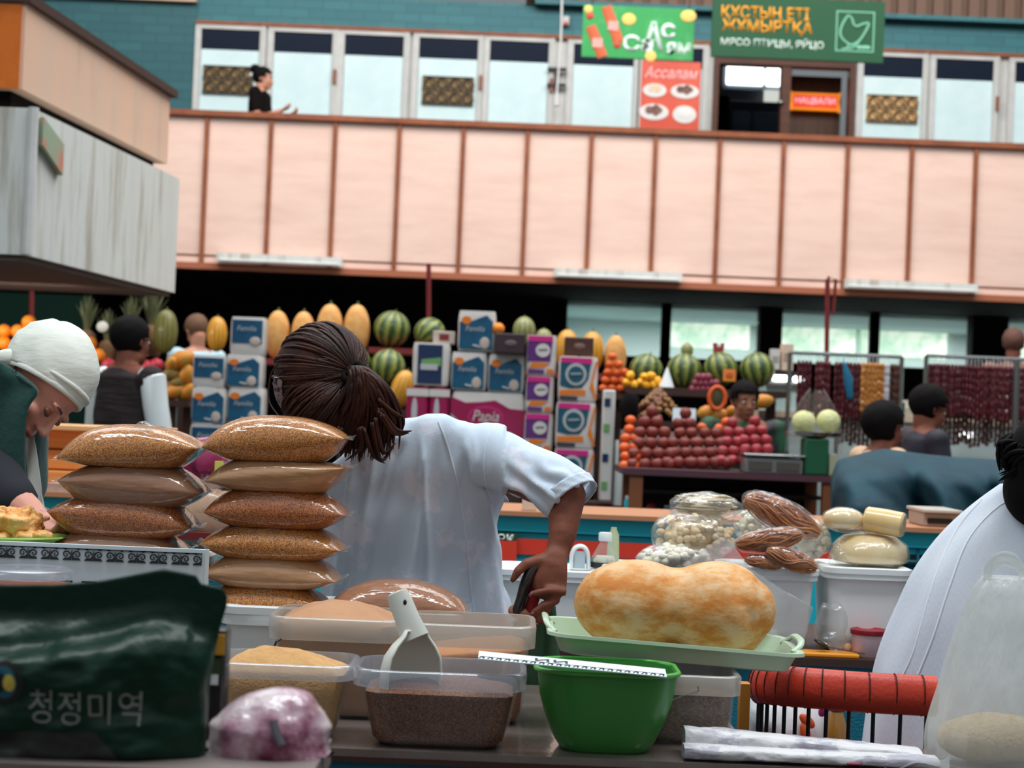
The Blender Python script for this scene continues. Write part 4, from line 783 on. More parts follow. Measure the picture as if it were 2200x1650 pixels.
mb = MB(); q = P(1752, 900, 10.3); mb.grid(lambda u, v: Vector((q.x + mm(62, 10.2) * math.cos(math.pi * u) * (1 - .75 * v ** 2.5) * (1 + .05 * N((u * 9, v * 4, 1))), 10.3 + .1 * math.sin(math.pi * u) * (1 - v * .6), q.z - .19 + mm(136, 10.2) * v * (1 + .12 * N((u * 7, 0, 3))))), 28, 12)
tag(mb.build('plastic_bag', K['film_m']), 'clear crumpled plastic bag standing open behind the cabbages', 'bag')
# hanging strings of walnut candy
sm = [M('candy_dark_red', (74, 22, 30), .3, coat=.4, c2=(104, 34, 44), vs=14), M('candy_honey', (176, 104, 34), .35, coat=.4, c2=(206, 140, 70), vs=14), M('candy_white_film', (206, 204, 210), .3), M('candy_brown', (66, 34, 26), .35, coat=.4, c2=(92, 50, 36), vs=12)]
def mkstring(m, L):
    o = MB(); n = 40; o.tube([(.002 * math.sin(i * .7), 0, -L * i / n) for i in range(n + 1)], [.013 * (.72 + .28 * abs(math.sin(i * .62))) if 0 < i < n else .004 for i in range(n + 1)], 8)
    b = o.build('candy_string', m, None, org=(0, 0, 0)); MB().tube([(0, 0, 0), (0, .004, .035)], .0025, 5).build('cord', K['txt_w'], b, org=(0, 0, 0)); return b
def rack(label, x0, x1, py, Y, bottom):
    a, b = P(x0, py, Y), P(x1, py + (x1 - x0) * .0, Y); zr_ = P((x0 + x1) / 2, py, Y).z; t = thing('hanging_rack', label, 'rack', ((a.x + b.x) / 2, Y, 0))
    MB().tube([(a.x, Y, zr_), (b.x, Y, zr_)], .012, 8).build('rail', K['chrome'], t)
    for x in (a.x, b.x): MB().tube([(x, Y, 0), (x, Y, zr_)], .014, 8).build('upright', K['chrome'], t)
    return zr_
prot = {}
def hang(px, Y, z, kind, L, lab, grp):
    x = P(px, 800, Y).x; key = (kind, round(L, 1))
    if key not in prot: o = prot[key] = mkstring(sm[kind], L); o.location = (x, Y, z - .045)
    else: o = dup(prot[key], (x, Y, z - .045))
    o.rotation_euler = (0, 0, random.uniform(0, 6)); o.scale = (random.uniform(.85, 1.15),) * 2 + (random.uniform(.9, 1.05),); tag(o, lab, 'candy string', grp)
z1 = rack('thin metal rack holding the left bunch of candy strings', 1697, 1938, 762, 11.6, 0)
for px in range(1716, 1852, 8):
    if px not in (1748, 1788): hang(px, 11.6 + random.uniform(-.02, .02), z1, 0, .36, 'dark red walnut candy string on the left part of the left rack', 'dark candy strings on the left rack')
for px in range(1854, 1900, 7): hang(px, 11.56, z1, 1, .30, 'honey coloured candy string in the bright bunch of the left rack', 'honey candy strings')
for px in (1903, 1908): hang(px, 11.57, z1, 2, .32, 'whitish candy string right of the honey coloured bunch', 'whitish candy strings')
for px in range(1915, 1938, 8): hang(px, 11.6, z1, 3, .36, 'brown candy string at the right end of the left rack', 'brown candy strings on the left rack')
mb = MB().tube([P(1814, 782, 11.5), P(1822, 812, 11.5), P(1826, 852, 11.5)], [.012, .028, .02], 10, rnd=True); mb.tube([P(1814, 786, 11.5), P(1812, 762, 11.57)], .004, 6); tag(mb.build('blue_scarf', M('bright_blue_cloth', (14, 110, 146), .6)), 'bright blue cloth hanging among the dark candy strings', 'cloth')
z2 = rack('thin metal rack holding the right double row of candy strings', 1990, 2330, 771, 11.6, 0)
for i, px in enumerate(range(1998, 2330, 8)): hang(px, 11.6 + random.uniform(-.02, .02), z2, 0, .34, 'dark red walnut candy string in the upper row of the right rack', 'upper candy strings on the right rack')
zc = P(2100, 855, 11.7).z; MB().tube([(P(1990, 850, 11.7).x, 11.7, zc), (P(2330, 850, 11.7).x, 11.7, zc)], .01, 8).build('lower_rail', K['chrome'], [o for o in COL.objects if o.name.startswith('hanging_rack')][-1])
for i, px in enumerate(range(2000, 2330, 9)): hang(px, 11.7, zc, 3, .26, 'brown walnut candy string in the lower row of the right rack', 'lower candy strings on the right rack')
z3 = rack('low metal rack with brown strings beside the woman with curly hair', 1800, 1940, 862, 11.7, 0)
for px in range(1806, 1936, 9): hang(px, 11.7, z3, 3, .24, 'brown candy string on the low rack below the honey bunch', 'candy strings on the low rack')
x = P(2182, 850, 11.45).x; tag(MB().tube([(x, 11.45, 0), (x, 11.45, P(2182, 772, 11.45).z)], .022, 8).build('rack_post', K['chrome']), 'pale metal post in front of the right candy strings', 'post')
# shop counters behind the racks
cm = M('pale_counter', (190, 206, 204), .5)
t = thing('display_counter', 'pale shop display counter behind the candy racks', 'counter', (P(1900, 960, 12.4).x, 12.6, 0)); a, b = P(1640, 900, 12.4), P(2500, 900, 12.4); zt3 = P(1900, 905, 12.4).z
MB().bb(a.x, b.x, 12.46, 12.9, 0, zt3).build('body', cm, t, smooth=False); MB().bb(a.x - .03, b.x, 12.42, 12.92, zt3, zt3 + .04).build('worktop', M('counter_cream', (214, 190, 166), .5), t, smooth=False)
t = thing('glass_case', 'glass topped case left of the cabbages, below the last watermelon', 'display case', P(1668, 870, 12.6)); a, b = P(1640, 870, 12.6), P(1712, 822, 12.6); t.location.z = zt3 + .04
MB().bb(a.x, b.x, 12.5, 12.85, zt3 + .04, b.z).build('case', M('case_mint', (186, 214, 214), .3), t, smooth=False); MB().bb(a.x, b.x, 12.46, 12.5, b.z - .04, b.z).build('edge_strip', K['chrome'], t, smooth=False)
lm = M('lamp_glow', (250, 252, 255), emit=5)
for i, (px, py, w, Y) in enumerate(((1678, 813, 34, 12.40), (1715, 815, 18, 12.40), (2075, 934, 26, 12.39))):
    q = P(px, py, Y); t = thing('counter_lamp', ('long glowing lamp above the glass case', 'short glowing lamp beside the long one above the glass case', 'glowing lamp below the right candy strings')[i], 'lamp', q, group='glowing counter lamps')
    MB().bb(q.x - mm(w / 2, Y), q.x + mm(w / 2, Y), Y, Y + .06, q.z - .012, q.z + .03).build('housing', K['chrome'], t, smooth=False); MB().tube([(q.x - mm(w / 2, Y) + .01, Y - .005, q.z), (q.x + mm(w / 2, Y) - .01, Y - .005, q.z)], .02, 10, rnd=True).build('bulb', lm, t)
for i, (px, py, pw, ph, col, lab) in enumerate(((1690, 768, 24, 56, (226, 196, 174), 'pale pink carton standing behind the candy rack'), (1664, 772, 18, 44, (216, 210, 204), 'white carton beside the last watermelon'), (1950, 885, 30, 50, (216, 214, 196), 'cream box between the two candy racks'))):
    Y = 12.55; q = P(px, py, Y); t = thing('carton', lab, 'carton', q); zb_ = q.z - mm(ph / 2, Y)
    MB().box((q.x, Y, q.z), (mm(pw, Y), .1, mm(ph, Y))).build('box', M('carton_%d' % i, col, .6), t, smooth=False); MB().box((q.x, Y - .052, q.z), (mm(pw * .7, Y), .004, mm(ph * .3, Y))).build('label_print', M('carton_print_%d' % i, tuple(int(c_ * .75) for c_ in col), .6), t, smooth=False)
a, b = P(1645, 796, 12.6), P(1712, 796, 12.6); tag(MB().bb(a.x, b.x, 12.5, 12.75, P(1668, 822, 12.6).z + .002, a.z - .005).build('shelf_box', M('shelf_dark', (52, 40, 38), .6), smooth=False), 'dark shelf box carrying the pink carton', 'shelf')
# ------------------------------------------------------------------ toilet paper packs
pk = {'white': M('pack_white_film', (214, 208, 204), .3, coat=.4, bump=.25, bs=14), 'blue': M('pack_blue', (5, 66, 104), .4, coat=.2, c2=(8, 94, 124), vs=6), 'navy': M('pack_navy', (24, 44, 84), .35, coat=.3),
      'mag': M('pack_magenta', (156, 16, 74), .35, coat=.3), 'pur': M('pack_purple', (96, 44, 120), .35, coat=.3), 'tealp': M('pack_teal', (20, 84, 104), .35, coat=.3), 'org': M('pack_orange', (226, 122, 30), .4), 'pink': M('pack_pink', (206, 40, 130), .4),
      'green': M('pack_green', (110, 160, 96), .4), 'grey': M('pack_grey', (186, 186, 190), .4), 'dark': M('pack_dark_script', (44, 40, 56), .5), 'beige': M('pack_beige', (196, 178, 168), .5)}
def pack(kind, x0, y0, x1, y1, Y, label, d=.2):
    """soft paper-roll pack whose front is seen at the given pixels"""
    cx, cy = (x0 + x1) / 2, (y0 + y1) / 2; c = P(cx, cy, Y); w, h = mm(x1 - x0, Y), mm(y1 - y0, Y); z0 = c.z - h / 2
    t = thing('paper_roll_pack', label, 'paper pack', (c.x, Y + d / 2, z0), group='paper roll packs')
    mb = MB(); rings = []
    for k in range(9):
        u = k / 8; g = 1 - .06 * (2 * u - 1) ** 6; rings.append([Vector((p.x * g * (1 + .012 * N((p.x * 20, u * 6, cx))), p.y * g, u * h)) for p in rrect(w / 2, d / 2, .03, 0, 4)])
    o = mb.loft([[p + Vector((c.x, Y + d / 2, z0)) for p in r_] for r_ in rings]).build('wrapped_rolls', pk['mag' if kind == 'magside' else 'white'], t)
    X = lambda u: c.x + u * w; Z = lambda v: z0 + v * h; y = Y - .004
    def panel(poly, m, nm='print_panel', dy=0, par=t): return MB().prism([(X(a), Z(b)) for a, b in poly], y - dy, y + .006 - dy).build(nm, pk[m], par, smooth=False)
    def oval(u, v, ru, rv, m, nm='emblem', dy=.002, par=t, n=24): return MB().prism([(X(u + ru * math.cos(2 * math.pi * i / n)), Z(v + rv * math.sin(2 * math.pi * i / n))) for i in range(n)], y - dy - .001, y - dy + .003).build(nm, pk[m], par, smooth=False)
    def script(u, v, s_, m='grey', dy=.004, n=5):
        pts = [(X(u + s_ * (i / 30 - .5) * 2), y - dy, Z(v + s_ * .16 * math.sin(i * n * 2 * math.pi / 30) + .02 * i / 30)) for i in range(31)]; MB().tube(pts, mm(1.1, Y), 5).build('script_lettering', pk[m], t)
    if kind == 'blue':
        p_ = panel([(-.46, .04), (.42, .04), (.42, .74), (.25, .9), (.0, .8), (-.2, .72), (-.46, .72)], 'blue')
        oval(-.28, .76, .13, .1, 'org', 'round_sticker', par=p_); text('Familia', w * .5, h * .13, pk['grey'], t, (X(-.05), y - .003, Z(.56)), shear=.25)
        MB().ell((X(.22), y - .002, Z(.2)), (w * .13, .004, h * .15), nu=14).build('kitten_print' if False else 'pale_print', pk['beige'], p_); MB().tube([(X(-.1), y - .002, Z(.14)), (X(.1), y - .002, Z(.1))], mm(2, Y), 6).build('print_streak', pk['grey'], p_)
    elif kind == 'blueflat':
        p_ = panel([(-.44, .3), (.44, .3), (.44, .92), (-.44, .92)], 'blue'); text('Familia', w * .55, h * .13, pk['grey'], t, (X(-.02), y - .003, Z(.7)), shear=.25)
        MB().ell((X(.24), y - .002, Z(.36)), (w * .16, .004, h * .12), nu=14).build('pale_print', pk['beige'], p_)
    elif kind == 'navy':
        p_ = panel([(-.36, .04), (.3, .04), (.3, .95), (-.36, .95)], 'navy'); panel([(-.26, .4), (.27, .46), (.27, .66), (-.26, .6)], 'green', 'green_print', .003, p_); panel([(-.28, .36), (.18, .36), (.18, .5), (-.28, .5)], 'grey', 'white_print', .005, p_)
    elif kind == 'wide':
        band = [(-.5, .62), (-.2, .74), (0, .9), (.2, .84), (.5, .72), (.5, .18), (.3, .3), (.1, .42), (-.1, .44), (-.3, .5), (-.5, .6)]
        band = [(-.5, .9), (-.3, .8), (-.1, .82), (.1, .86), (.3, .72), (.5, .7), (.5, .14), (.34, .3), (.1, .36), (-.15, .32), (-.35, .42), (-.5, .62)]
        p_ = panel(band, 'mag'); oval(-.02, .55, .24, .2, 'pink', 'oval_border', .002, p_); oval(-.02, .55, .22, .17, 'mag', 'oval_emblem', .004, p_); text('Papia', w * .36, h * .26, pk['white'], t, (X(-.02), y - .008, Z(.54)), shear=.3)
    elif kind == 'magside':
        panel([(-.5, .8), (.5, .8), (.5, .97), (-.5, .97)], 'white', 'white_top'); oval(-.12, .45, .13, .32, 'grey', 'pale_oval')
    elif kind == 'purple':
        p_ = panel([(-.46, .34), (.3, .34), (.36, .96), (-.46, .96)], 'pur'); panel([(-.46, .84), (.36, .84), (.36, .98), (-.46, .98)], 'pink', 'pink_strip', .003, p_); oval(.04, .62, .24, .17, 'white', 'oval_emblem', .004, p_); script(.04, .62, .15, 'dark')
        panel([(-.4, .16), (.1, .2), (.3, .3), (-.3, .32)], 'org', 'orange_print'); panel([(.18, .06), (.44, .04), (.4, .16), (.2, .16)], 'org', 'orange_print'); panel([(-.42, .04), (.1, .04), (.1, .14), (-.42, .14)], 'pur', 'purple_print')
    else:   # teal emblem
        p_ = panel([(-.46, .34), (-.2, .28), (.1, .3), (.26, .5), (.32, .86), (-.46, .88)], 'tealp'); panel([(-.46, .86), (.34, .84), (.34, .97), (-.46, .97)], 'pink', 'pink_strip', .003, p_)
        oval(-.06, .6, .27, .25, 'grey', 'ring_emblem', .004, p_); oval(-.06, .6, .2, .18, 'tealp', 'emblem_centre', .008, p_); script(-.06, .6, .14, 'grey', .012); panel([(-.46, .12), (.2, .14), (.2, .26), (-.46, .24)], 'org', 'orange_print')
        panel([(.3, .3), (.46, .05), (.5, .05), (.38, .45), (.5, .9), (.44, .9)], 'org', 'orange_edge_print'); panel([(-.46, .03), (0, .03), (0, .1), (-.46, .1)], 'dark', 'dark_print')
    return t
Yp = 11.7
for a in (('blueflat', 494, 681, 568, 762, Yp, 'blue paper pack topmost of the left stack beside the pale melons'),
          ('blueflat', 412, 763, 484, 832, Yp, 'blue paper pack in the left stack directly under the yellow ridged melon'), ('blue', 485, 762, 563, 832, Yp, 'blue paper pack in the left stack directly under its topmost pack'),
          ('blue', 410, 834, 486, 910, Yp, 'blue paper pack left in the lower visible row of the left stack'), ('blue', 487, 833, 566, 909, Yp, 'blue paper pack right in the lower visible row of the left stack'),
          ('blueflat', 406, 912, 488, 990, Yp, 'blue paper pack partly behind the gap of the two grain bag stacks'), ('blueflat', 490, 911, 566, 990, Yp, 'blue paper pack low in the left stack, behind the right grain bags'),
          ('blue', 984, 668, 1065, 754, Yp, 'blue paper pack standing alone on top of the right stack'), ('blue', 969, 757, 1046, 838, Yp, 'blue paper pack left of the pair above the wide magenta pack'), ('blue', 1048, 762, 1127, 843, Yp, 'blue paper pack right of the pair above the wide magenta pack'),
          ('navy', 886, 736, 966, 828, Yp, 'navy and green napkin pack under the light green watermelon'), ('wide', 967, 843, 1126, 962, Yp, 'wide magenta paper pack with large white script above the shoulder'),
          ('magside', 872, 832, 920, 926, Yp, 'narrow magenta pack, left of the two beside the wide magenta pack'), ('magside', 921, 834, 965, 926, Yp, 'narrow magenta pack touching the wide magenta pack'),
          ('purple', 1131, 720, 1196, 806, Yp - .05, 'purple and orange paper pack, top of the purple column'), ('purple', 1129, 808, 1190, 886, Yp - .05, 'purple and orange paper pack, middle of the purple column'), ('purple', 1126, 888, 1188, 970, Yp - .05, 'purple and orange paper pack, third in the purple column'), ('purple', 1124, 972, 1186, 1050, Yp - .05, 'purple and orange paper pack hidden low behind the sleeve'),
          ('teal', 1200, 766, 1284, 862, Yp - .15, 'large teal and white pack with round emblem, below the brown box'), ('teal', 1194, 864, 1280, 962, Yp - .15, 'large teal and white pack with round emblem, second in its column'), ('teal', 1190, 964, 1276, 1060, Yp - .15, 'large teal and white pack with round emblem, third in its column')):
    pack(*a)
for i, (x0, y0, x1, y1, col, lab) in enumerate(((1212, 726, 1274, 764, (74, 40, 30), 'brown printed box on top of the teal emblem packs'), (1064, 718, 1128, 760, (52, 32, 40), 'dark plum box right of the topmost blue pack'))):
    c = P((x0 + x1) / 2, (y0 + y1) / 2, Yp); w, h = mm(x1 - x0, Yp), mm(y1 - y0, Yp); t = thing('printed_box', lab, 'box', (c.x, Yp, c.z - h / 2)); MB().bb(c.x - w / 2, c.x + w / 2, Yp - .1, Yp + .06, c.z - h / 2, c.z + h / 2).build('carton', M('box_dark_%d' % i, col, .5), t, bev=.006)
    MB().ell((c.x + w * .02, Yp - .102, c.z), (w * .2, .004, h * .16), nu=14).build('label_print', M('box_print_%d' % i, tuple(q + 50 for q in col), .5), t)
c = P(938, 722, Yp + .1); t = thing('printed_box', 'small white and red box beside the topmost blue pack', 'box', (c.x + .04, Yp + .1, P(938, 740, Yp).z)); w = mm(46, Yp); zb_ = P(938, 737, Yp).z; MB().bb(c.x - .02, c.x + w - .02, Yp + .05, Yp + .2, zb_, P(938, 710, Yp).z).build('carton', pk['beige'], t, bev=.004); MB().bb(c.x + .02, c.x + .08, Yp + .045, Yp + .05, zb_ + .02, zb_ + .06).build('red_print', K['redshelf'], t, smooth=False)
# tall side packs and paper rolls at the right of the stack
for i, (x0, y0, x1, y1, col, lab) in enumerate(((1286, 838, 1312, 1075, (206, 202, 198), 'tall narrow white pack right of the teal emblem column'), (1316, 946, 1340, 1086, (226, 222, 216), 'plain white paper roll standing left of the fruit table'))):
    c = P((x0 + x1) / 2, y1, 11.5); w, h = mm(x1 - x0, 11.5), mm(y1 - y0, 11.5); t = thing('white_pack' if i == 0 else 'paper_roll', lab, 'paper pack' if i == 0 else 'paper roll', c)
    if i == 0:
        MB().bb(c.x - w / 2, c.x + w / 2, 11.42, 11.56, c.z, c.z + h).build('wrap', M('white_wrap', col, .5), t, bev=.01)
        for k, v in enumerate((.1, .35, .62, .85)): MB().bb(c.x - w * .4, c.x + w * .1, 11.415, 11.42, c.z + h * v, c.z + h * v + .05).build('blue_print', pk['navy' if k % 2 else 'green'], t, smooth=False)
    else: MB().lathe([(w / 2 - .004, 0), (w / 2, .006), (w / 2, h - .006), (w / 2 - .004, h)], c, 18).build('roll', K['plastic_w'], t)
# plinths carrying the packs
def plinth(label, x0, x1, y, Y, d, mat='wood_d', cat='plinth', y0=0):
    q = P((x0 + x1) / 2, y, Y); a, b = P(x0, y, Y), P(x1, y, Y); return tag(MB().bb(a.x, b.x, Y - .02, Y + d, y0, q.z).build('plinth', K[mat], smooth=False), label, cat)
plinth('dark plinth under the left stack of blue packs', 404, 575, 990, Yp, .3); plinth('dark plinth under the right stack of paper packs', 868, 1122, 1005, Yp, .3); plinth('dark plinth under the purple column', 1122, 1190, 1050, Yp - .05, .3); plinth('dark plinth under the teal emblem column', 1191, 1341, 1080, Yp - .15, .4)
for i, (x0, x1, y0, lab, m_) in enumerate(((969, 1126, 962, 'lower white bulk pack under the wide magenta pack', 'white'), (872, 964, 926, 'lower beige bulk pack under the narrow magenta packs', 'beige'))):
    a = P((x0 + x1) / 2, y0 + .5, Yp); w = mm(x1 - x0, Yp) - .004; zb_ = P((868 + 1122) / 2, 1005, Yp).z; t = thing('bulk_pack', lab, 'paper pack', (a.x, Yp + .1, zb_)); MB().bb(a.x - w / 2, a.x + w / 2, Yp, Yp + .2, zb_, a.z).build('wrapped_rolls', pk[m_], t, bev=.02); MB().bb(a.x - w * .3, a.x + w * .3, Yp - .004, Yp, zb_ + .02, a.z - .03).build('print_panel', pk['beige' if m_ == 'white' else 'mag'], t, smooth=False)
# ------------------------------------------------------------------ teal tarpaulin over a stall
def tarp():
    Yt = 8.0; prof = [(1785, 1030), (1800, 990), (1875, 970), (1900, 966), (1990, 978), (2060, 985), (2140, 990), (2320, 1000)]
    top = lambda px: next((a[1] + (b[1] - a[1]) * (px - a[0]) / (b[0] - a[0]) for a, b in zip(prof, prof[1:]) if a[0] <= px <= b[0]), 1000)
    mb = MB()
    def fn(u, v):
        px = 1786 + 534 * u; ty = top(px); y = ty + (1215 - ty) * v ** .95; fold = .2 * math.sin((px - 1785) * .035 - v * 3.2 + 2 * N((u * 5, v * 2, 0))) * min(1, v * 2.2) + .03 * N((u * 14 - v * 6, v * 3, 2))
        Y = Yt + .45 * (1 - min(1, v * 4)) ** 2 - .12 * v - fold + .25 * (1 - min(1, u * 12)) ** 2
        return P(px, y + 5 * math.sin(u * 16) * v, Y)
    mb.grid(fn, 90, 44); o = mb.build('tarpaulin', M('teal_tarpaulin', (10, 66, 80), .8, c2=(6, 50, 64), vs=5, bump=.35, bs=6, bd=.04), solid=.01, angle=180)
    tag(o, 'folded dark teal tarpaulin draped over a covered stall at the right', 'tarpaulin')
    a, b = P(1800, 1100, 8.3), P(2500, 1100, 8.3); tag(MB().bb(a.x + .15, b.x, 8.7, 9.0, 0, P(2050, 1040, 8.5).z).build('covered_stall', K['wood_d'], smooth=False), 'dark stall body under the teal tarpaulin', 'stall')
tarp()
# ------------------------------------------------------------------ teal counter across the aisle
YC = 6.5
zc0 = P(1250, 1104, YC).z; zc1 = P(1250, 1114, YC).z
t = thing('teal_counter', 'long turquoise market counter with tan edge and red band across the aisle', 'counter', (0.4, YC + .3, 0)); xa, xb = P(-250, 1100, YC).x, P(2600, 1100, YC).x
MB().bb(xa, xb, YC, YC + .6, zc1, zc0).build('worktop', K['edge'], t, smooth=False)
z2_, z3_, z4_ = P(1250, 1152, YC).z, P(1250, 1164, YC).z, P(1250, 1198, YC).z
xr0, xr1 = P(1060, 1150, YC).x, P(1800, 1150, YC).x
MB().bb(xa, xb, YC + .03, YC + .55, z2_ + .006, zc1).build('upper_fascia', K['teal'], t, smooth=False); MB().bb(xa, xb, YC + .05, YC + .55, z3_, z2_).build('lower_fascia', K['teal'], t, smooth=False)
MB().bb(xa, xb, YC + .045, YC + .55, z2_, z2_ + .006).build('painted_shadow_line', K['teal_dk'], t, smooth=False)  # darker teal strip paints the shadow line between the fascias
MB().bb(xr0 - 1, xr1, YC + .04, YC + .55, z4_, z3_).build('red_band', K['redband'], t, smooth=False); MB().bb(xa, xb, YC + .05, YC + .55, 0, z4_).build('base', K['teal'], t, smooth=False)
for px in (95, 640, 1300, 1980): x = P(px, 1150, YC).x; MB().bb(x - .004, x + .004, YC + .042, YC + .05, .1, z2_).build('panel_joint', K['teal_dk'], t, smooth=False)
q = P(1092, 1150, YC + .02); ps = thing('counter_sign', 'dark green sign with white letters half hidden behind the blouse', 'sign', P(1085, 1232, YC + .02)); a, b = P(1040, 1143, YC + .02), P(1108, 1232, YC + .02)
MB().bb(a.x, b.x, YC + .01, YC + .035, b.z, a.z).build('board', M('sign_olive_green', (40, 74, 46), .6), ps, smooth=False); MB().bb(a.x, b.x, YC + .004, YC + .01, P(1085, 1205, YC).z, P(1085, 1162, YC).z).build('red_stripe', K['redband'], ps, smooth=False)
text('ои', mm(34, YC), mm(13, YC), K['txt_w'], ps, (P(1086, 1153, YC).x, YC + .005, P(1086, 1154, YC).z), off=.02); text('W', mm(32, YC), mm(22, YC), K['txt_w'], ps, (P(1086, 1218, YC).x, YC + .005, P(1086, 1219, YC).z), off=.04)
# things on it
q = P(1138, 1105, YC + .1); tag(MB().bb(q.x - .028, q.x + .022, YC + .06, YC + .12, zc0, zc0 + mm(26, YC)).build('salt_carton', M('cream_carton', (216, 196, 176), .6), bev=.003), 'small cream carton on the turquoise counter seen under the arm', 'carton')
t = thing('counter_scale', 'small beige counter scale before the tarpaulin, beside the right white gown', 'scale', (P(2015, 1100, YC).x, YC + .2, zc0)); a, b = P(1984, 1100, YC + .1), P(2064, 1100, YC + .1); m_ = M('scale_beige', (176, 160, 146), .5)
zt_ = zc0 + mm(38, YC); MB().bb(a.x, b.x, YC + .1, YC + .35, zc0, zt_ - .012).build('housing', m_, t, bev=.006); MB().bb(a.x - .004, b.x + .004, YC + .08, YC + .37, zt_ - .012, zt_).build('plate', M('scale_plate', (200, 190, 178), .4), t, bev=.003); MB().bb(a.x + .015, b.x - .03, YC + .095, YC + .1, zc0 + .012, zc0 + .03).build('display_window', K['eye'], t, smooth=False)
# orange wooden drawers left
t = thing('wooden_box', 'orange wooden slatted box on the turquoise counter behind the headscarf woman', 'box', (P(150, 1050, YC + .25).x, YC + .45, zc0)); a, b = P(-80, 1000, YC + .25), P(330, 1000, YC + .25)
zz = [P(150, y, YC + .25).z for y in (1046, 1012, 968, 925)]
for i in range(3): MB().bb(a.x, b.x, YC + .25 + .012 * i, YC + .58, max(zz[i], zc0) + .004, zz[i + 1]).build('slat_board', K['wood_o'], t, bev=.006)
MB().bb(a.x - .02, b.x + .02, YC + .2, YC + .6, zz[3], zz[3] + .02).build('lid_board', M('pale_wood', (238, 180, 122), .5), t, bev=.004)
q = P(135, 1060, YC); tag(MB().bb(P(95, 1055, YC).x, P(420, 1055, YC).x, YC + .02, YC + .19, zc0, zc0 + .03).build('wrapped_board', M('cream_marbled', (214, 192, 176), .5, c2=(186, 150, 134), vs=9), smooth=False), 'cream marbled slab along the turquoise counter edge at the left', 'slab')
# ------------------------------------------------------------------ counter behind the sellers with the dairy buckets
YD = 4.75
zd = P(1800, 1416, YD).z
t = thing('back_counter', 'dark edged teal counter carrying the white dairy buckets', 'counter', (1.0, YD + .4, 0)); xa, xb = P(1010, 1400, YD).x, P(2700, 1400, YD).x
MB().bb(xa, xb, YD, YD + .85, zd - .02, zd).build('worktop', K['wood_d'], t, smooth=False); MB().bb(xa, xb, YD + .02, YD + .85, 0, zd - .02).build('front_cloth', K['teal_dk'], t, smooth=False)
def bucket(name, label, px0, px1, ytop, Y, d, zb_, mat, rim, taper=.88, lidm=None, rimh=.022, lid=True, handle=False, wall=.0025, r=.035, group=None, cat='bucket', open_=False):
    """rectangular tapered bucket with a flanged rim; bottom at zb_"""
    c = P((px0 + px1) / 2, ytop, Y); w = mm(px1 - px0, Y); h = c.z - zb_; t = thing(name, label, cat, (c.x, Y + d / 2, zb_), group=group); o = Vector((c.x, Y + d / 2, zb_)); X = Matrix.Translation(o)
    hx, hy = w / 2 - .008, d / 2 - .008; k = lambda u: taper + (1 - taper) * u
    rings = [rrect(hx * k(0) - .012, hy * k(0) - .012, r, 0), rrect(hx * k(0), hy * k(0), r, .012)] + [rrect(hx * k(u), hy * k(u), r, h * u) for u in (.25, .5, .75, 1)]
    rings += [rrect(hx * k(u) - wall, hy * k(u) - wall, r, h * u) for u in (1, .75, .5, .25)] + [rrect(hx * k(0) - wall, hy * k(0) - wall, r, .014), rrect(hx * k(0) - .014, hy * k(0) - .014, r, .004)]
    MB().loft([[X @ p for p in q] for q in rings]).build('tub_wall', mat, t, angle=50)
    e = .009; rg = [rrect(hx, hy, r, h - rimh), rrect(hx + e, hy + e, r + .006, h - rimh), rrect(hx + e + .001, hy + e + .001, r + .006, h - .004), rrect(hx + e - .002, hy + e - .002, r + .006, h), rrect(hx - .001, hy - .001, r, h), rrect(hx - .001, hy - .001, r, h - rimh)]
    MB().loft([[X @ p for p in q] for q in rg + [rg[0]]], False, False).build('rim', rim, t, angle=50)
    if lid:
        lr = [rrect(hx + e + .003, hy + e + .003, r + .006, h - .008), rrect(hx + e + .003, hy + e + .003, r + .006, h + .006), rrect(hx + e - .004, hy + e - .004, r, h + .009), rrect(hx - .012, hy - .012, r, h + .008), rrect(hx - .016, hy - .016, r, h + .003)]
        MB().loft([[X @ p for p in q] for q in lr]).build('lid', lidm or mat, t, angle=50)
    return t, o, hx, hy, h
white = K['plastic_w2']
b1 = bucket('white_bucket', 'white dairy bucket behind the hand, under the conical bottle', 1066, 1290, 1232, YD + .12, .26, zd, white, white, lidm=K['plastic_w'])
b2 = bucket('white_bucket', 'white lidded bucket under the bags of dried cheese balls', 1560, 1762, 1228, YD + .1, .28, zd, white, white, lidm=K['plastic_w'])
b3 = bucket('white_bucket', 'white lidded bucket under the wrapped round cheese', 1776, 1962, 1228, YD + .1, .28, zd, white, white, lidm=K['plastic_w'])
b4 = bucket('white_bucket', 'white lidded bucket mostly hidden by the big gourd', 1300, 1552, 1229, YD + .12, .26, zd, white, white, lidm=K['plastic_w'])
zl = b1[1].z + b1[4] + .009
q = P(1246, 1222, YD + .2); t = thing('plastic_arch', 'white folded plastic arch standing on the bucket by the hand', 'plastic lid', (q.x, YD + .22, zl)); pts = [Vector((q.x + x, YD + .22, zl + z)) for x, z in ((-.022, .0), (-.022, .035), (-.012, .055), (.006, .058), (.018, .045), (.022, .02), (.022, .0))]
MB().tube(spline([tuple(p) for p in pts], 24), [(.006, .035)] * 24, 10, hint=(0, 0, 1)).build('arch', K['plastic_w'], t); MB().bb(q.x - .016, q.x + .014, YD + .21, YD + .23, zl, zl + .045).build('inner_sheet', K['card'], t, smooth=False)
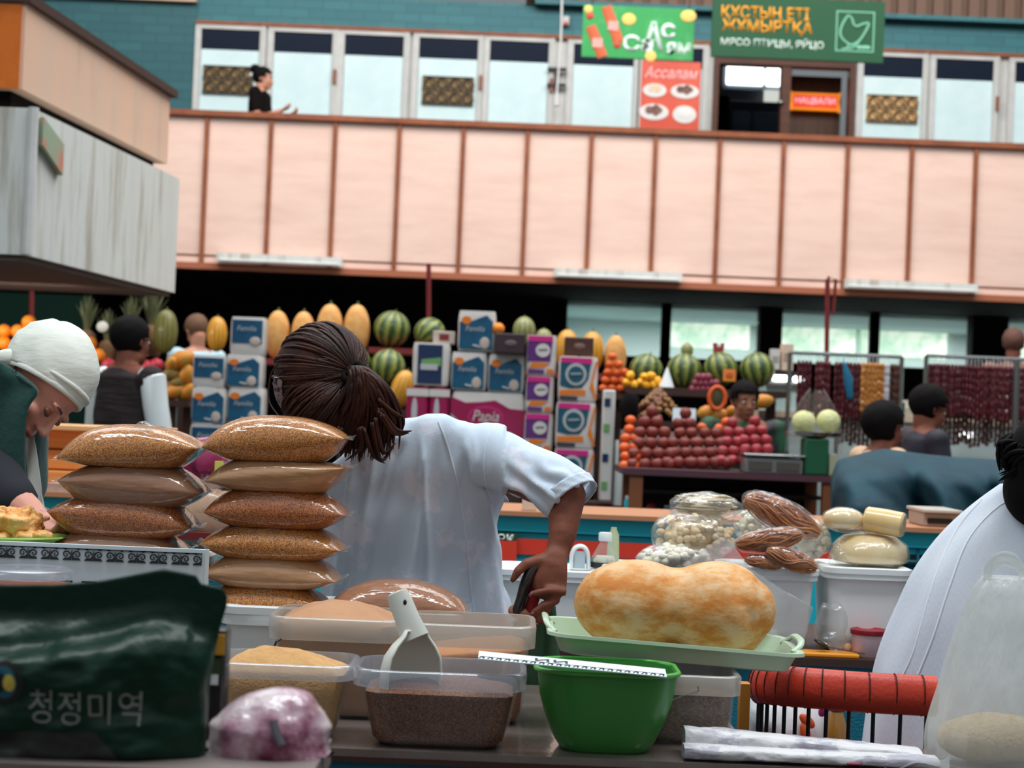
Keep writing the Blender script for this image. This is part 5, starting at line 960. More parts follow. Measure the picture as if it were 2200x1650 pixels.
# conical bottle
q = P(1299, 1214, YD + .22); t = thing('bottle', 'clear conical bottle with white cap on the dairy bucket', 'bottle', (q.x, YD + .24, zl)); o = Vector((q.x, YD + .24, zl)); s_ = YD / F
MB().lathe([(.032, 0), (.036, .004), (.036, .02), (.035, .03), (.018, .062), (.0135, .07), (.0135, .08)], o, 24).build('bottle_body', K['milky'], t); MB().lathe([(.0365, .003), (.0368, .018)], o, 24, cap0=False, cap1=False).build('black_label', K['ink'], t)
MB().lathe([(.017, .074), (.018, .076), (.018, .094), (.016, .097)], o, 20).build('screw_cap', K['plastic_w'], t); MB().lathe([(.029, .004), (.03, .022), (.024, .034)], o, 18).build('seasoning', M('pale_salt', (214, 212, 196), .8, c2=(150, 166, 120), vs=40, contrast=(.5, .7)), t)
q = P(1311, 1150, YD + .5); tag(MB().lathe([(.015, 0), (.017, .02), (.015, .085), (.008, .1), (.008, .106)], (q.x, YD + .33, zl), 14).build('small_bottle', M('milky_green', (176, 186, 150), .4)), 'slim greenish bottle directly behind the conical bottle', 'bottle')
# bags of dried cheese
zk = b2[1].z + b2[4] + .01
def bagshell(root, c, r, m, tie=None, name='clear_bag', wr=.12, sd=0, Rm=None):
    mb = MB().ell(c, r, Rm, 36, 22); mb.v = [Vector(c) + (p - Vector(c)) * (1 + wr * N((p.x * 38, p.y * 38, p.z * 24 + sd)) + wr * .6 * N((p.x * 90, p.y * 90, p.z * 50 + sd))) for p in mb.v]
    return mb.build(name, m, root, angle=180)
ball_m = M('dried_curd_ball', (222, 190, 142), .7, c2=(236, 216, 180), vs=30); ball_w = M('white_curd_ball', (230, 222, 202), .7)
def ballbag(label, px, py, rx, ry, Y, n, m, br, ground=None, grp=None):
    c = P(px, py, Y); n = int(n * 1.7); r = (mm(rx, Y), mm(rx, Y) * .7, mm(ry, Y)); t = thing('bag_of_curd_balls', label, 'bag of curd balls', (c.x, c.y, c.z - r[2]), group=grp)
    bagshell(t, c, tuple(v * 1.06 for v in r), K['film_m'], sd=px); i = 0
    for k in range(n):
        for _ in range(30):
            d = Vector((random.gauss(0, 1), random.gauss(0, 1), random.gauss(0, 1))).normalized() * random.uniform(.8, .93)
            if d.y < .2: break
        p = c + Vector((d.x * r[0], d.y * r[1], d.z * r[2])); MB().ell(p, (br * random.uniform(.85, 1.1), br, br * random.uniform(.8, 1)), None, 10, 7).build('curd_ball', m, t)
    MB().ell(c, tuple(v * .72 for v in r), None, 20, 12).build('inner_curd', m, t)
    return t
random.seed(11)
ballbag('large clear bag of tan curd balls left of the brown cheese strands', 1492, 1150, 92, 50, YD + .2, 46, ball_m, .0115); ballbag('low clear bag of pale curd balls showing above the gourd', 1450, 1200, 78, 30, YD + .12, 26, ball_w, .013)
ballbag('bag of whitish curd balls behind the middle strand bundle', 1616, 1128, 40, 34, YD + .3, 16, ball_w, .010); ballbag('bag of whitish curd balls between strand bundles and round cheese', 1738, 1158, 44, 44, YD + .26, 22, ball_w, .009)
t = thing('bag_of_noodles', 'clear bag of flat white noodles topmost on the curd balls', 'bag of noodles', P(1512, 1122, YD + .22)); c = P(1515, 1088, YD + .22); r = (mm(80, YD + .2), .055, mm(32, YD + .2)); bagshell(t, c, r, K['film_m'], wr=.1, sd=5)
mb = MB()
for i in range(70): a = random.uniform(0, 6.28); e = random.uniform(-.5, .8); k = random.uniform(.55, .86); mb.tube([c + Vector((r[0] * k * math.cos(a + d), r[1] * k * math.sin(a + d), r[2] * e * (1 - .25 * abs(d)))) for d in (-.5, -.25, 0, .25, .5)], [(.0014, .004)] * 5, 5)
mb.ell(c, tuple(v * .7 for v in r)).build('noodle_mass', M('pale_noodles', (222, 206, 178), .6), t)['kind'] = 'stuff'
MB().tube([P(1436, 1094, YD + .2), P(1446, 1106, YD + .2), P(1500, 1118, YD + .16), P(1560, 1106, YD + .18), P(1600, 1095, YD + .2)], [(.002, .004), (.005, .008), (.004, .012), (.005, .008), (.002, .004)], 8).build('bag_fold', K['film_m'], t)
strand_m = M('smoked_cheese_strand', (158, 82, 30), .45, c2=(204, 132, 66), vs=22)
def strands(label, px, py, rx, ry, ang, Y, n=60):
    c = P(px, py, Y); a0, b0 = mm(rx, Y), mm(ry, Y); Rm = Matrix.Rotation(-R(ang), 3, 'Y'); t = thing('bag_of_cheese_strands', label, 'bag of cheese strands', (c.x, c.y, c.z - b0), group='bags of brown cheese strands')
    bagshell(t, c, (a0 * 1.05, b0 * 1.05, b0 * 1.06), K['film'], wr=.07, sd=px, Rm=Rm); mb = MB()
    for i in range(n):
        a = random.uniform(0, 6.28); k = random.uniform(.5, .92); ph = random.uniform(-.5, .5); pts = []
        for j in range(9):
            x = (j / 4 - 1) * .95; w = math.sqrt(max(0, 1 - x * x)) * k; aa = a + ph * x + .35 * math.sin(x * 4 + i); pts.append(c + Rm @ Vector((a0 * x, b0 * w * math.cos(aa), b0 * w * math.sin(aa))))
        mb.tube(pts, .0022, 5)
    mb.ell(c, (a0 * .8, b0 * .72, b0 * .72), Rm); mb.build('strand_bundle', strand_m, t)['kind'] = 'stuff'
strands('big bag of brown smoked cheese strands, top of the heap', 1680, 1110, 92, 38, -24, YD + .2, 90); strands('bundle of brown cheese strands in the middle of the heap', 1652, 1160, 74, 26, 10, YD + .1, 60); strands('bundle of brown cheese strands low beside the round cheese', 1700, 1202, 60, 24, -18, YD + .08, 50); strands('small bundle of brown cheese strands at the bottom left', 1640, 1208, 42, 16, -8, YD + .09, 36)
ch = M('pale_cheese', (228, 194, 134), .45, coat=.5, c2=(236, 212, 166), vs=9, bump=.12, bs=20)
t = thing('round_cheese', 'large wrapped round cheese on the right white bucket', 'cheese', (P(1868, 1224, YD + .2).x, YD + .24, b3[1].z + b3[4] + .01)); c = P(1868, 1186, YD + .24); hh = c.z - t.location.z
MB().lathe([(.06, -hh), (.094, -hh * .8), (.102, -hh * .2), (.096, .02), (.07, .042), (.03, .05), (.004, .052)], (c.x, c.y, c.z), 32, sy=.9).build('cheese_wheel', ch, t); bagshell(t, c + Vector((0, 0, .0)), (.106, .1, .056), K['film'], wr=.06, sd=3); bagshell(t, c + Vector((-.075, -.03, -.015)), (.035, .03, .035), K['film_m'], 'gathered_bag_end', wr=.2, sd=8)
q = P(1812, 1116, YD + .22); t = thing('cheese_half', 'small wrapped half round cheese, left one on the large cheese', 'cheese', q + Vector((0, 0, -.03))); mb = MB().ell(q, (mm(45, YD + .2), .04, mm(26, YD + .2)), None, 24, 14); mb.v = [Vector((p.x, p.y, max(p.z, q.z - .022))) for p in mb.v]; mb.build('cheese_body', ch, t); bagshell(t, q, (mm(47, YD + .2), .043, mm(28, YD + .2)), K['film'], wr=.05, sd=1)
q = P(1900, 1121, YD + .2); t = thing('cheese_cylinder', 'small wrapped cylinder of cheese, right one on the large cheese', 'cheese', q + Vector((0, 0, -.035))); d = Vector((.048, -.02, -.006)); MB().tube([q - d, q - d * .9, q, q + d * .9, q + d], [.028, .033, .0345, .033, .028], 20).build('cheese_body', M('yellow_cheese', (226, 186, 116), .4, coat=.7, c2=(236, 204, 146), vs=8), t); MB().tube([q + d * .93, q + d * 1.03], [.034, .03], 20).build('wrapped_end', K['film_m'], t)
# small things on the back counter
mb = MB().ell(P(1786, 1345, YD + .07), (.045, .03, .066), None, 26, 16); mb.v = [p + Vector((N((p.x * 30, p.y * 30, p.z * 30)), N((p.y * 30, p.z * 30, 1)), N((p.z * 30, p.x * 30, 2)))) * .018 for p in mb.v]; tag(mb.build('plastic_bag', K['film_m'], angle=180), 'scrunched clear plastic bag before the white buckets', 'bag')
q = P(1868, 1415, YD + .06); t = thing('plastic_pot', 'small pinkish pot with a red lid beside the right gown', 'pot', (q.x, YD + .1, zd)); ht = mm(52, YD); MB().lathe([(.038, 0), (.041, .004), (.045, ht)], (q.x, YD + .08, zd), 26).build('pot_body', M('pink_translucent', (208, 178, 186), .4), t); MB().lathe([(.047, ht - .004), (.048, ht - .002), (.048, ht + .008), (.045, ht + .010), (.04, ht + .006)], (q.x, YD + .08, zd), 26).build('red_lid', M('red_lid', (150, 26, 40), .4), t)
q = P(1785, 1405, YD + .03); tag(MB().box((q.x, YD + .05, zd + .006), (mm(120, YD), .07, .012)).build('orange_packet', M('orange_packet', (240, 150, 20), .45), bev=.004), 'flat orange packet under the spoon', 'packet')
t = thing('spoon', 'dark metal spoon lying across the orange packet', 'spoon', P(1790, 1390, YD + .04)); a = P(1765, 1383, YD + .04); MB().ell(a, (.022, .014, .006), Matrix.Rotation(R(28), 3, 'Y'), 14, 8).build('bowl', K['wire'], t); MB().tube([a + Vector((.018, 0, -.008)), P(1820, 1398, YD + .03), P(1858, 1405, YD + .02)], [(.002, .004)] * 3, 8).build('handle', K['wire'], t)
tag(MB().ell(P(1822, 1393, YD + .1), (.013, .012, .014), None, 12, 8).build('dried_apricot', M('apricot', (226, 168, 120), .6)), 'small pale apricot behind the spoon', 'apricot')
# goods between the two grain stacks, on the sellers' side
mb = MB().ell(P(440, 1000, 4.75), (.075, .05, .075), None, 24, 16); mb.v = [p + Vector((1, .5, 1)) * (.016 * N((p.x * 24, p.y * 24, p.z * 24))) for p in mb.v]
t = thing('printed_bag', 'magenta and white printed bag seen between the two grain stacks', 'bag', P(440, 1065, 4.75)); mb.build('bag_film', M('printed_bag_film', (150, 36, 84), .35, coat=.4, c2=(226, 208, 206), vs=9, contrast=(.48, .56)), t); MB().box(P(470, 1012, 4.69), (.02, .01, .05)).build('yellow_print', M('yellow_print', (224, 220, 90), .5), t, smooth=False)
mb = MB().ell(P(430, 1110, 4.72), (.085, .05, .085), None, 24, 16); mb.v = [p + Vector((1, .5, 1)) * (.012 * N((p.x * 26, p.y * 26, p.z * 26))) for p in mb.v]; t = thing('printed_bag', 'beige and red flour bag low between the two grain stacks', 'bag', P(430, 1190, 4.72)); mb.build('bag_film', M('beige_bag_film', (202, 168, 140), .4, coat=.3, c2=(176, 130, 104), vs=8), t); MB().box(P(420, 1152, 4.65), (.1, .02, .02)).build('red_print', K['redshelf'], t, smooth=False)
q = P(437, 1192, 4.72); tag(MB().bb(q.x - .14, q.x + .16, 4.62, 4.85, 0, q.z - .004).build('side_cabinet', K['teal_dk'], smooth=False), 'teal side cabinet behind the grain stacks', 'cabinet')
# ------------------------------------------------------------------ front counter
def px_of(p):
    d = Vector(p) - CAM; k = d.dot(FWD); return 1100 + F * d.dot(RT) / k, 825 - F * d.dot(UP) / k
YA = 3.185
zA = P(940, 1613, 3.2).z
t = thing('market_counter', 'front teal market counter with a grey film covered top and dark edge', 'counter', (-.2, 3.5, 0)); xa, xb, xm = P(-500, 1600, YA).x, P(2700, 1600, YA).x, P(1600, 1600, 3.4).x
MB().bb(xa, xm, YA, 4.03, zA - .012, zA).bb(xm, xb, YA, 3.42, zA - .012, zA).build('worktop', K['steel'], t, smooth=False)
MB().bb(xa, xb, YA - .004, YA + .02, zA - .022, zA - .012).build('dark_edge', K['wood_d'], t, smooth=False)
MB().bb(xa, xm, YA + .012, 4.0, 0, zA - .022).bb(xm, xb, YA + .012, 3.38, 0, zA - .022).build('cloth_front', K['teal_dk'], t, smooth=False)
def fill(label, bk, lv, heap, mat, peak=(0, 0), name='ground_spice', taper=.88, tilt=0, cat='ground spice'):
    _, o, hx, hy, h = bk; k = lambda u: taper + (1 - taper) * u; X = Matrix.Translation(o); m = .005; rings = [rrect(hx * k(0) - m - .008, hy * k(0) - m - .006, .032, .006)] + [rrect(hx * k(u) - m, hy * k(u) - m, .03, h * u) for u in (.12, .3, .55, .8) if u < lv - .06] + [rrect(hx * k(lv) - m, hy * k(lv) - m, .03, h * lv)]
    for p in rings[-1]: p.z += tilt * p.x
    b = rings[-1]
    for s_ in (.9, .78, .64, .5, .36, .22, .1, .02):
        r_ = []
        for p in b:
            q = Vector((p.x * s_ + peak[0] * (1 - s_), p.y * s_ + peak[1] * (1 - s_), 0)); q.z = h * lv + tilt * q.x + heap * (1 - s_ ** 1.8) + .004 * N((q.x * 60, q.y * 60, 1)) + .003 * N((q.x * 150, q.y * 150, 4)); r_.append(q)
        rings.append(r_)
    ob = MB().loft([[X @ p for p in q] for q in rings]).build(name, mat, angle=70); tag(ob, label, cat, kind='stuff'); return ob
pw1 = M('brown_powder', (190, 142, 106), .9, c2=(178, 128, 92), vs=7, bump=.3, bs=160, bd=.004); pw2 = M('tan_powder', (196, 132, 84), .9, c2=(184, 118, 72), vs=9, bump=.4, bs=90, bd=.006)
pw3 = M('beige_powder', (206, 160, 104), .9, c2=(190, 142, 88), vs=40, bump=.5, bs=200, bd=.005)
gr_d = speckle('coarse_dark_spice', (108, 62, 40), (72, 40, 28), (150, 96, 60), 620, 0); gr_f = speckle('brown_seeds', (112, 72, 54), (70, 42, 34), (150, 106, 82), 300, 0)
bA = bucket('clear_tub', 'clear low tub of beige powder behind the pink bag, left of the dark spice', 440, 757, 1428, 3.2, .2, zA, K['clear'], K['rim'], taper=.80, lid=False, rimh=.026, r=.04, cat='tub'); fill('beige ground powder heaped in the low tub left of the dark spice', bA, .86, .036, pw3, (-.03, 0), taper=.80)
bB = bucket('clear_tub', 'clear low tub of coarse dark brown spice holding the white scoop', 757, 1130, 1446, 3.18, .21, zA, K['clear'], K['rim'], taper=.82, lid=False, rimh=.03, r=.045, cat='tub'); fill('coarse dark brown ground spice in the front tub with the scoop', bB, .70, .02, gr_d, (.0, .02), taper=.82)
bC = bucket('milky_bucket', 'tall milky bucket filled with brown powder behind the low tubs, left of the pair', 574, 866, 1330, 3.46, .24, zA, K['milky'], K['milkrim'], taper=.9, lid=False, rimh=.042, r=.04); fill('brown powder heaped above the rim of the left milky bucket', bC, .93, .035, pw1, (-.0, .01), taper=.9)
bD = bucket('milky_bucket', 'tall milky bucket partly filled with tan powder behind the scoop, right of the pair', 872, 1151, 1344, 3.46, .24, zA, K['milky'], K['milkrim'], taper=.9, lid=False, rimh=.042, r=.04); fill('tan powder sloping in the right milky bucket behind the scoop', bD, .70, .02, pw2, (.06, -.02), taper=.9, tilt=.09)
for bk, sg, py in ((bC, -1, 0),):
    o = bk[1]; MB().tube([o + Vector((-bk[2] * .84, -bk[3] - .004, bk[4] * .78)), o + Vector((-bk[2] * .9, -bk[3] - .012, bk[4] * .76)), o + Vector((-bk[2] * 1.02, -bk[3] - .015, bk[4] * .55))], .0022, 6).build('wire_handle', K['wire'], bk[0])
bE = bucket('milky_bucket', 'milky bucket of brown seeds under the green tray, right of the green bowl', 1380, 1596, 1452, 3.34, .22, zA, K['milky'], K['milkrim'], taper=.93, lid=False, rimh=.035, r=.03); fill('small brown seeds filling the bucket under the green tray', bE, .72, .006, gr_f, name='brown_seeds', taper=.93, cat='seeds')
o = bE[1]; MB().tube([o + Vector((-bE[2] * .1, -bE[3] - .006, bE[4] * .74)), o + Vector((.012, -bE[3] - .008, bE[4] * .80)), o + Vector((.01, -bE[3] - .01, bE[4] * .86))], .0018, 6).tube([o + Vector((-bE[2] * .1, -bE[3] - .006, bE[4] * .74)), o + Vector((-bE[2] * .75, -bE[3] - .012, bE[4] * .55))], .0018, 6).build('wire_handle', K['chrome'], bE[0])
# scoop
def scoop():
    Y = 3.24; t = thing('scoop', 'white plastic scoop standing in the dark spice', 'scoop', P(885, 1470, Y)); m = M('scoop_white', (222, 222, 212), .4, sss=.05)
    a0, b0 = P(852, 1272, Y + .03), P(892, 1372, Y + .01); ax = (b0 - a0)
    hb = MB(); hb.tube([tuple(a0.lerp(b0, k)) for k in (0, .02, .2, .6, 1)], [(.006, .014), (.009, .019), (.009, .0215), (.008, .022), (.008, .026)], 14, hint=(0, -1, 0)); hb.build('handle', m, t)
    hq = a0.lerp(b0, .22); MB().ell(hq + Vector((.008, -.0085, 0)), (.0035, .002, .006), None, 10, 6).build('hanging_hole', K['wire'], t)
    axis = [P(893, 1356, Y + .012), P(893, 1368, Y + .01), P(890, 1388, Y + .004), P(887, 1412, Y), P(884, 1440, Y), P(881, 1478, Y), P(880, 1505, Y)]; rr = [.018, .023, .037, .048, .052, .052, .05]; rings = []
    for p, r_ in zip(axis, rr): rings.append([p + Vector((r_ * math.cos(a), .85 * r_ * math.sin(a), 0)) for a in [R(-2 + 226 * i / 26) for i in range(27)]])
    mb = MB().loft(rings, False, False, closed=False); n = len(mb.v); mb.v.append(P(893, 1354, Y + .012)); mb.f += [(n, i, i + 1) for i in range(26)]
    o = mb.build('bowl', m, t, solid=.004, angle=180)
scoop()
# green bowl
def bowl():
    Y = 3.30; zt = P(1296, 1450, 3.17).z; t = thing('mixing_bowl', 'bright green plastic bowl at the counter edge below the gourd', 'bowl', (P(1296, 1600, Y).x, Y, zA)); H = zt - zA; o = t.location; s_ = mm(1, 3.17)
    pr = [(92, 0), (97, .02), (112, .14), (133, .4), (147, .66), (154, .92), (155, .97)]; inn = [(150, .965), (143, .66), (129, .41), (108, .16), (85, .05)]
    ring = lambda w, u: [Vector((p.x, p.y * .85, 0)) + o + Vector((0, 0, u * H)) for p in rrect(w * s_, w * s_, w * s_ * .62, 0, 9)]
    MB().loft([ring(w, u) for w, u in pr + inn]).build('bowl_body', M('green_plastic', (54, 132, 52), .4, coat=.15), t, angle=60)
    MB().loft([ring(w, u) for w, u in ((155, .95), (161, .95), (163, .975), (160, 1.0), (153, 1.0), (151, .97), (155, .95))], False, False).build('rim', M('green_plastic_rim', (76, 164, 66), .35, coat=.2), t, angle=70)
    return zt
zbowl = bowl()
def strip():
    a, b = P(1028, 1416, 3.2), P(1430, 1462, 3.2); c = (a + b) / 2; c.z = zbowl + .012; L = (b - a).length; t = thing('ornament_strip', 'white ornament printed card lying across the green bowl rim', 'card', c, (R(9), R(3.2), 0)); n = 22
    MB().box((0, 0, 0), (L, .046, .0016)).build('card', K['card'], t, org=(0, 0, 0), smooth=False); mb = MB()
    for i in range(n):
        x = -L / 2 + (i + .5) * L / n; mb.tube([(x - .006, -.02, .0012), (x - .002, -.012, .0012), (x + .003, -.016, .0012), (x + .001, -.021, .0012)], .0012, 5)
    mb.box((0, -.009, .001), (L * .98, .0015, .0008)); mb.build('ornament_print', K['ink'], t, org=(0, 0, 0)); mb = MB()
    for x in (-.062, -.03): mb.box((x, .004, .001), (.005, .016, .0008)).box((x + .01, .004, .001), (.02, .005, .0008), Matrix.Rotation(.5, 3, 'Z')).box((x + .02, .004, .001), (.005, .016, .0008))
    mb.build('letter_print', K['ink'], t, org=(0, 0, 0))
strip()
# tray and gourd
YT = 3.56
def tray():
    c = P(1437, 1420, YT); zt0 = bE[1].z + bE[4] + .008; t = thing('serving_tray', 'pale green rectangular tray with cut handles under the gourd', 'tray', (c.x, YT, zt0), (0, R(2.6), 0)); m = M('tray_sage', (182, 204, 176), .35, coat=.2); w = mm(538, 3.45) / 2; d = .15; h = .034
    rings = [rrect(w - .035, d - .03, .03, 0), rrect(w - .02, d - .015, .035, .004), rrect(w - .006, d - .004, .04, h), rrect(w + .006, d + .008, .045, h + .003), rrect(w + .007, d + .009, .045, h), rrect(w + .006, d + .008, .045, h + .006), rrect(w - .007, d - .006, .04, h + .005), rrect(w - .022, d - .018, .034, .008), rrect(w - .037, d - .032, .03, .005)]
    MB().loft(rings).build('tray_body', m, t, org=(0, 0, 0), angle=50)
    for s_ in (-1, 1):
        pts = spline([(s_ * (w - .01), -.075, h), (s_ * (w + .004), -.065, h + .010), (s_ * (w + .009), -.045, h + .018), (s_ * (w + .010), 0, h + .020), (s_ * (w + .009), .045, h + .018), (s_ * (w + .004), .065, h + .010), (s_ * (w - .01), .075, h)], 26)
        MB().tube(pts, [(.0045, .007)] * 26, 8, hint=(0, 0, 1)).build('handle', m, t, org=(0, 0, 0))
    return t
tr = tray(); ztray = tr.location.z + .006
def gourd():
    s_ = mm(1, YT - .02); t = thing('gourd_squash', 'x', 'squash', (P(1450, 1420, YT).x, YT, ztray)); Q = lambda px, py, dy=0: P(px, py, YT + dy)
    mb = MB().ell(Q(1366, 1300), (134 * s_, 126 * s_, 100 * s_), None, 36, 24).ell(Q(1536, 1311), (131 * s_, 132 * s_, 107 * s_), None, 36, 24).ell(Q(1452, 1300), (95 * s_, 106 * s_, 82 * s_), None, 30, 20)
    m = M('gourd_skin', (206, 126, 46), .75, c2=(226, 184, 138), vs=26, contrast=(.38, .6), c3=(216, 156, 92), bump=.15, bs=70, stretch=(.6, .6, 1.2))
    def fold(p, n):
        a, b = px_of(p); g = a - (1560 + (b - 1200) * .42); c_ = a - (1640 + (b - 1300) * .1); return -.005 * math.exp(-(g / 18) ** 2) * max(0, min(1, (b - 1190) / 40)) * max(0, min(1, (1420 - b) / 90)) - .003 * math.exp(-(c_ / 12) ** 2) + .004 * N((p.x * 14, p.y * 14, p.z * 14))
    o = mb.melt('gourd_skin', m, None, .005, 26, fold); COL.objects.unlink(o) if False else None; bpy.data.objects.remove(t)
    o.name = 'gourd_squash'; return tag(o, 'huge dusty orange two lobed squash lying on the pale green tray', 'squash')
gourd()
# clear sheet behind the squash
po = [(1468, 1212), (1545, 1156), (1566, 1160), (1610, 1222), (1680, 1268), (1746, 1306), (1735, 1345), (1716, 1398), (1690, 1414), (1600, 1418), (1520, 1410)]
cc = (1600, 1330); mb = MB(); n = len(po); ring = lambda k: [P(cc[0] + (x - cc[0]) * k, cc[1] + (y - cc[1]) * k, YT + .17 - .05 * (1 - k) + .02 * N((x * .03, y * .03, k * 3))) for x, y in po]
vs = ring(1) + ring(.75) + ring(.5) + ring(.25) + [P(*cc, YT + .12)]; fs = [(r_ * n + i, r_ * n + (i + 1) % n, (r_ + 1) * n + (i + 1) % n, (r_ + 1) * n + i) for r_ in range(3) for i in range(n)] + [(3 * n + i, 3 * n + (i + 1) % n, 4 * n) for i in range(n)]
t = thing('clear_plastic_bag', 'open clear plastic bag standing behind the squash on the tray', 'bag', P(1600, 1415, YT + .1)); mb.add(vs, fs).build('bag_sheet', K['sheet'], t, angle=180); MB().tube([P(x, y, YT + .168) for x, y in po[1:8]], .0016, 6).build('folded_edge', K['film_m'], t)
# ------------------------------------------------------------------ grain bags
G1 = speckle('bagged_coarse_grain', (178, 104, 36), (118, 62, 20), (214, 148, 68), 700); G2 = speckle('bagged_dark_grain', (156, 78, 26), (98, 46, 16), (194, 116, 48), 700)
F1 = M('bagged_brown_powder', (150, 104, 76), .8, coat=.95, c2=(142, 96, 68), vs=30, bump=.18, bs=7, bd=.03, stretch=(1, 1, 4)); F2 = M('bagged_tan_powder', (180, 134, 92), .8, coat=.95, c2=(170, 122, 82), vs=30, bump=.18, bs=7, bd=.03, stretch=(1, 1, 4)); F3 = M('bagged_reddish_powder', (158, 106, 72), .8, coat=.95, c2=(148, 96, 64), vs=30, bump=.25, bs=9, bd=.03, stretch=(1, 1, 3))
def pillow(label, l, r, ytop, ybot, Y, mat, group='clear bags of ground grain', depth=.2, seed=0, flat=True):
    L, Rr = P(l[0], l[1], Y), P(r[0], r[1], Y); w = (Rr.x - L.x) / 2; cx = (L.x + Rr.x) / 2; xm_ = (l[0] + r[0]) / 2; T = P(xm_, ytop, Y).z; Bz = P(xm_, ybot, Y).z; t = thing('grain_bag', label, 'grain bag', (cx, Y, Bz), group=group)
    def surf(u, v, top):
        mid = L.z + (Rr.z - L.z) * (u + 1) / 2; p = max(0, 1 - abs(u) ** 2.5) ** .86 * max(0, 1 - abs(v) ** 3) ** .5; k = min(1, 1.45 * p) if not top else (min(1, 1.3 * p) if flat else p ** .85)
        k = k - .02 * N((u * 3 + seed, v * 3, 5 if top else 9)) * (1 - abs(u)); z = mid + ((T - mid) if top else (Bz - mid)) * k
        return Vector((cx + u * w * (1 - .03 * v * v), Y + v * depth / 2 * (1 - .25 * abs(u) ** 6) , z))
    nu, nv = 44, 22; mb = MB(); g = lambda i, n: math.sin(math.pi / 2 * (2 * i / n - 1)) if True else 2 * i / n - 1
    top = [[surf(g(i, nu), g(j, nv), True) for i in range(nu + 1)] for j in range(nv + 1)]; bot = [[surf(g(i, nu), g(j, nv), False) for i in range(nu + 1)] for j in range(nv + 1)]
    vs = [p for r_ in top for p in r_]; id_t = lambda i, j: j * (nu + 1) + i; off = len(vs); mp = {}
    for j in range(nv + 1):
        for i in range(nu + 1):
            if i in (0, nu) or j in (0, nv): mp[i, j] = id_t(i, j)
            else: mp[i, j] = len(vs); vs.append(bot[j][i])
    fs = [(id_t(i, j), id_t(i + 1, j), id_t(i + 1, j + 1), id_t(i, j + 1)) for j in range(nv) for i in range(nu)] + [(mp[i, j], mp[i, j + 1], mp[i + 1, j + 1], mp[i + 1, j]) for j in range(nv) for i in range(nu)]
    MB().add(vs, fs).build('filled_bag', mat, t, angle=180)
    for s_, q in ((-1, L), (1, Rr)):
        mb = MB(); mb.grid(lambda a, b: Vector((q.x - s_ * .012 + s_ * a * .02, Y - .09 + .18 * b, q.z + .006 * math.sin(b * 9 + seed) * a + .004 * (a - .5))), 3, 10); mb.build('film_edge', K['film_m'], t, angle=180)
    rnd = random.Random(seed + 5)
    for k in range(2):
        u0 = rnd.uniform(-.7, .2); u1 = u0 + rnd.uniform(.3, .7); v0 = -.82 + .09 * k; tp = k < 2
        mb = MB().tube([surf(u0 + (u1 - u0) * i / 10, v0 + .03 * math.sin(i), tp) + Vector((0, -.001, .001 if tp else -.001)) for i in range(11)], [.0003] + [.0011] * 9 + [.0003], 5); mb.build('film_crease', K['film_m'], t)
    return t
YS = 3.88
RSK = [('top grain bag of the right stack, level with the ponytail ends', (440, 960), (750, 942), 892, 990, G1), ('smooth tan powder bag second from the top of the right stack', (446, 1032), (755, 1003), 988, 1054, F2), ('reddish grain bag third from the top of the right stack', (444, 1097), (752, 1104), 1050, 1131, G2),
       ('grain bag fourth from the top of the right stack, touching the sign corner', (436, 1164), (744, 1178), 1128, 1198, G1), ('tan powder bag fifth from the top of the right stack', (438, 1226), (733, 1244), 1190, 1258, F2), ('bottom grain bag of the right stack on the white tub', (434, 1288), (706, 1296), 1254, 1309, G1)]
for i, (lab, l, r, a, b, m) in enumerate(RSK): pillow(lab, l, r, a, b, YS, m, seed=i, flat=i > 0)
LSK = [('top grain bag of the left stack beside the headscarf woman', (134, 984), (441, 962), 911, 1002, G1), ('brown powder bag second from the top of the left stack', (136, 1030), (447, 1058), 1000, 1086, F1), ('dark grain bag third from the top of the left stack, reaching furthest left', (114, 1094), (426, 1132), 1066, 1152, G2), ('brown powder bag lowest in the left stack behind the ornament sign', (118, 1170), (404, 1182), 1140, 1200, F1)]
for i, (lab, l, r, a, b, m) in enumerate(LSK): pillow(lab, l, r, a, b, YS + .02, m, seed=10 + i, flat=i > 0)
pillow('single reddish powder bag lying right of the stacks, behind the scoop', (700, 1312), (1005, 1309), 1244, 1326, YS - .03, F3, seed=31, flat=False)
pcs = P(312, 916, YS - .05); mb = MB().ell(pcs, (.02, .01, .008), None, 14, 8); mb.v = [p + Vector((0, 0, .006 * N((p.x * 90, p.y * 90, 1)))) for p in mb.v]; mb.build('film_tuft', K['film_m'], [o for o in COL.objects if o.get('label', '').startswith('top grain bag of the left')][0])
w1 = bucket('white_tub', 'white lidded tub under the right stack and the single powder bag', 470, 990, 1319, 3.75, .26, zA, white, white, lidm=K['plastic_w'], rimh=.03, cat='tub', taper=.95)
w2 = bucket('white_tub', 'white tub behind the ornament sign under the left stack', 60, 425, 1206, 3.78, .26, zA, white, white, lidm=K['plastic_w'], cat='tub', taper=.95)
w3 = bucket('white_tub', 'white tub behind the ornament sign under the pastry plate', -300, 52, 1180, 3.70, .26, zA, white, white, lidm=K['plastic_w'], cat='tub', taper=.95)
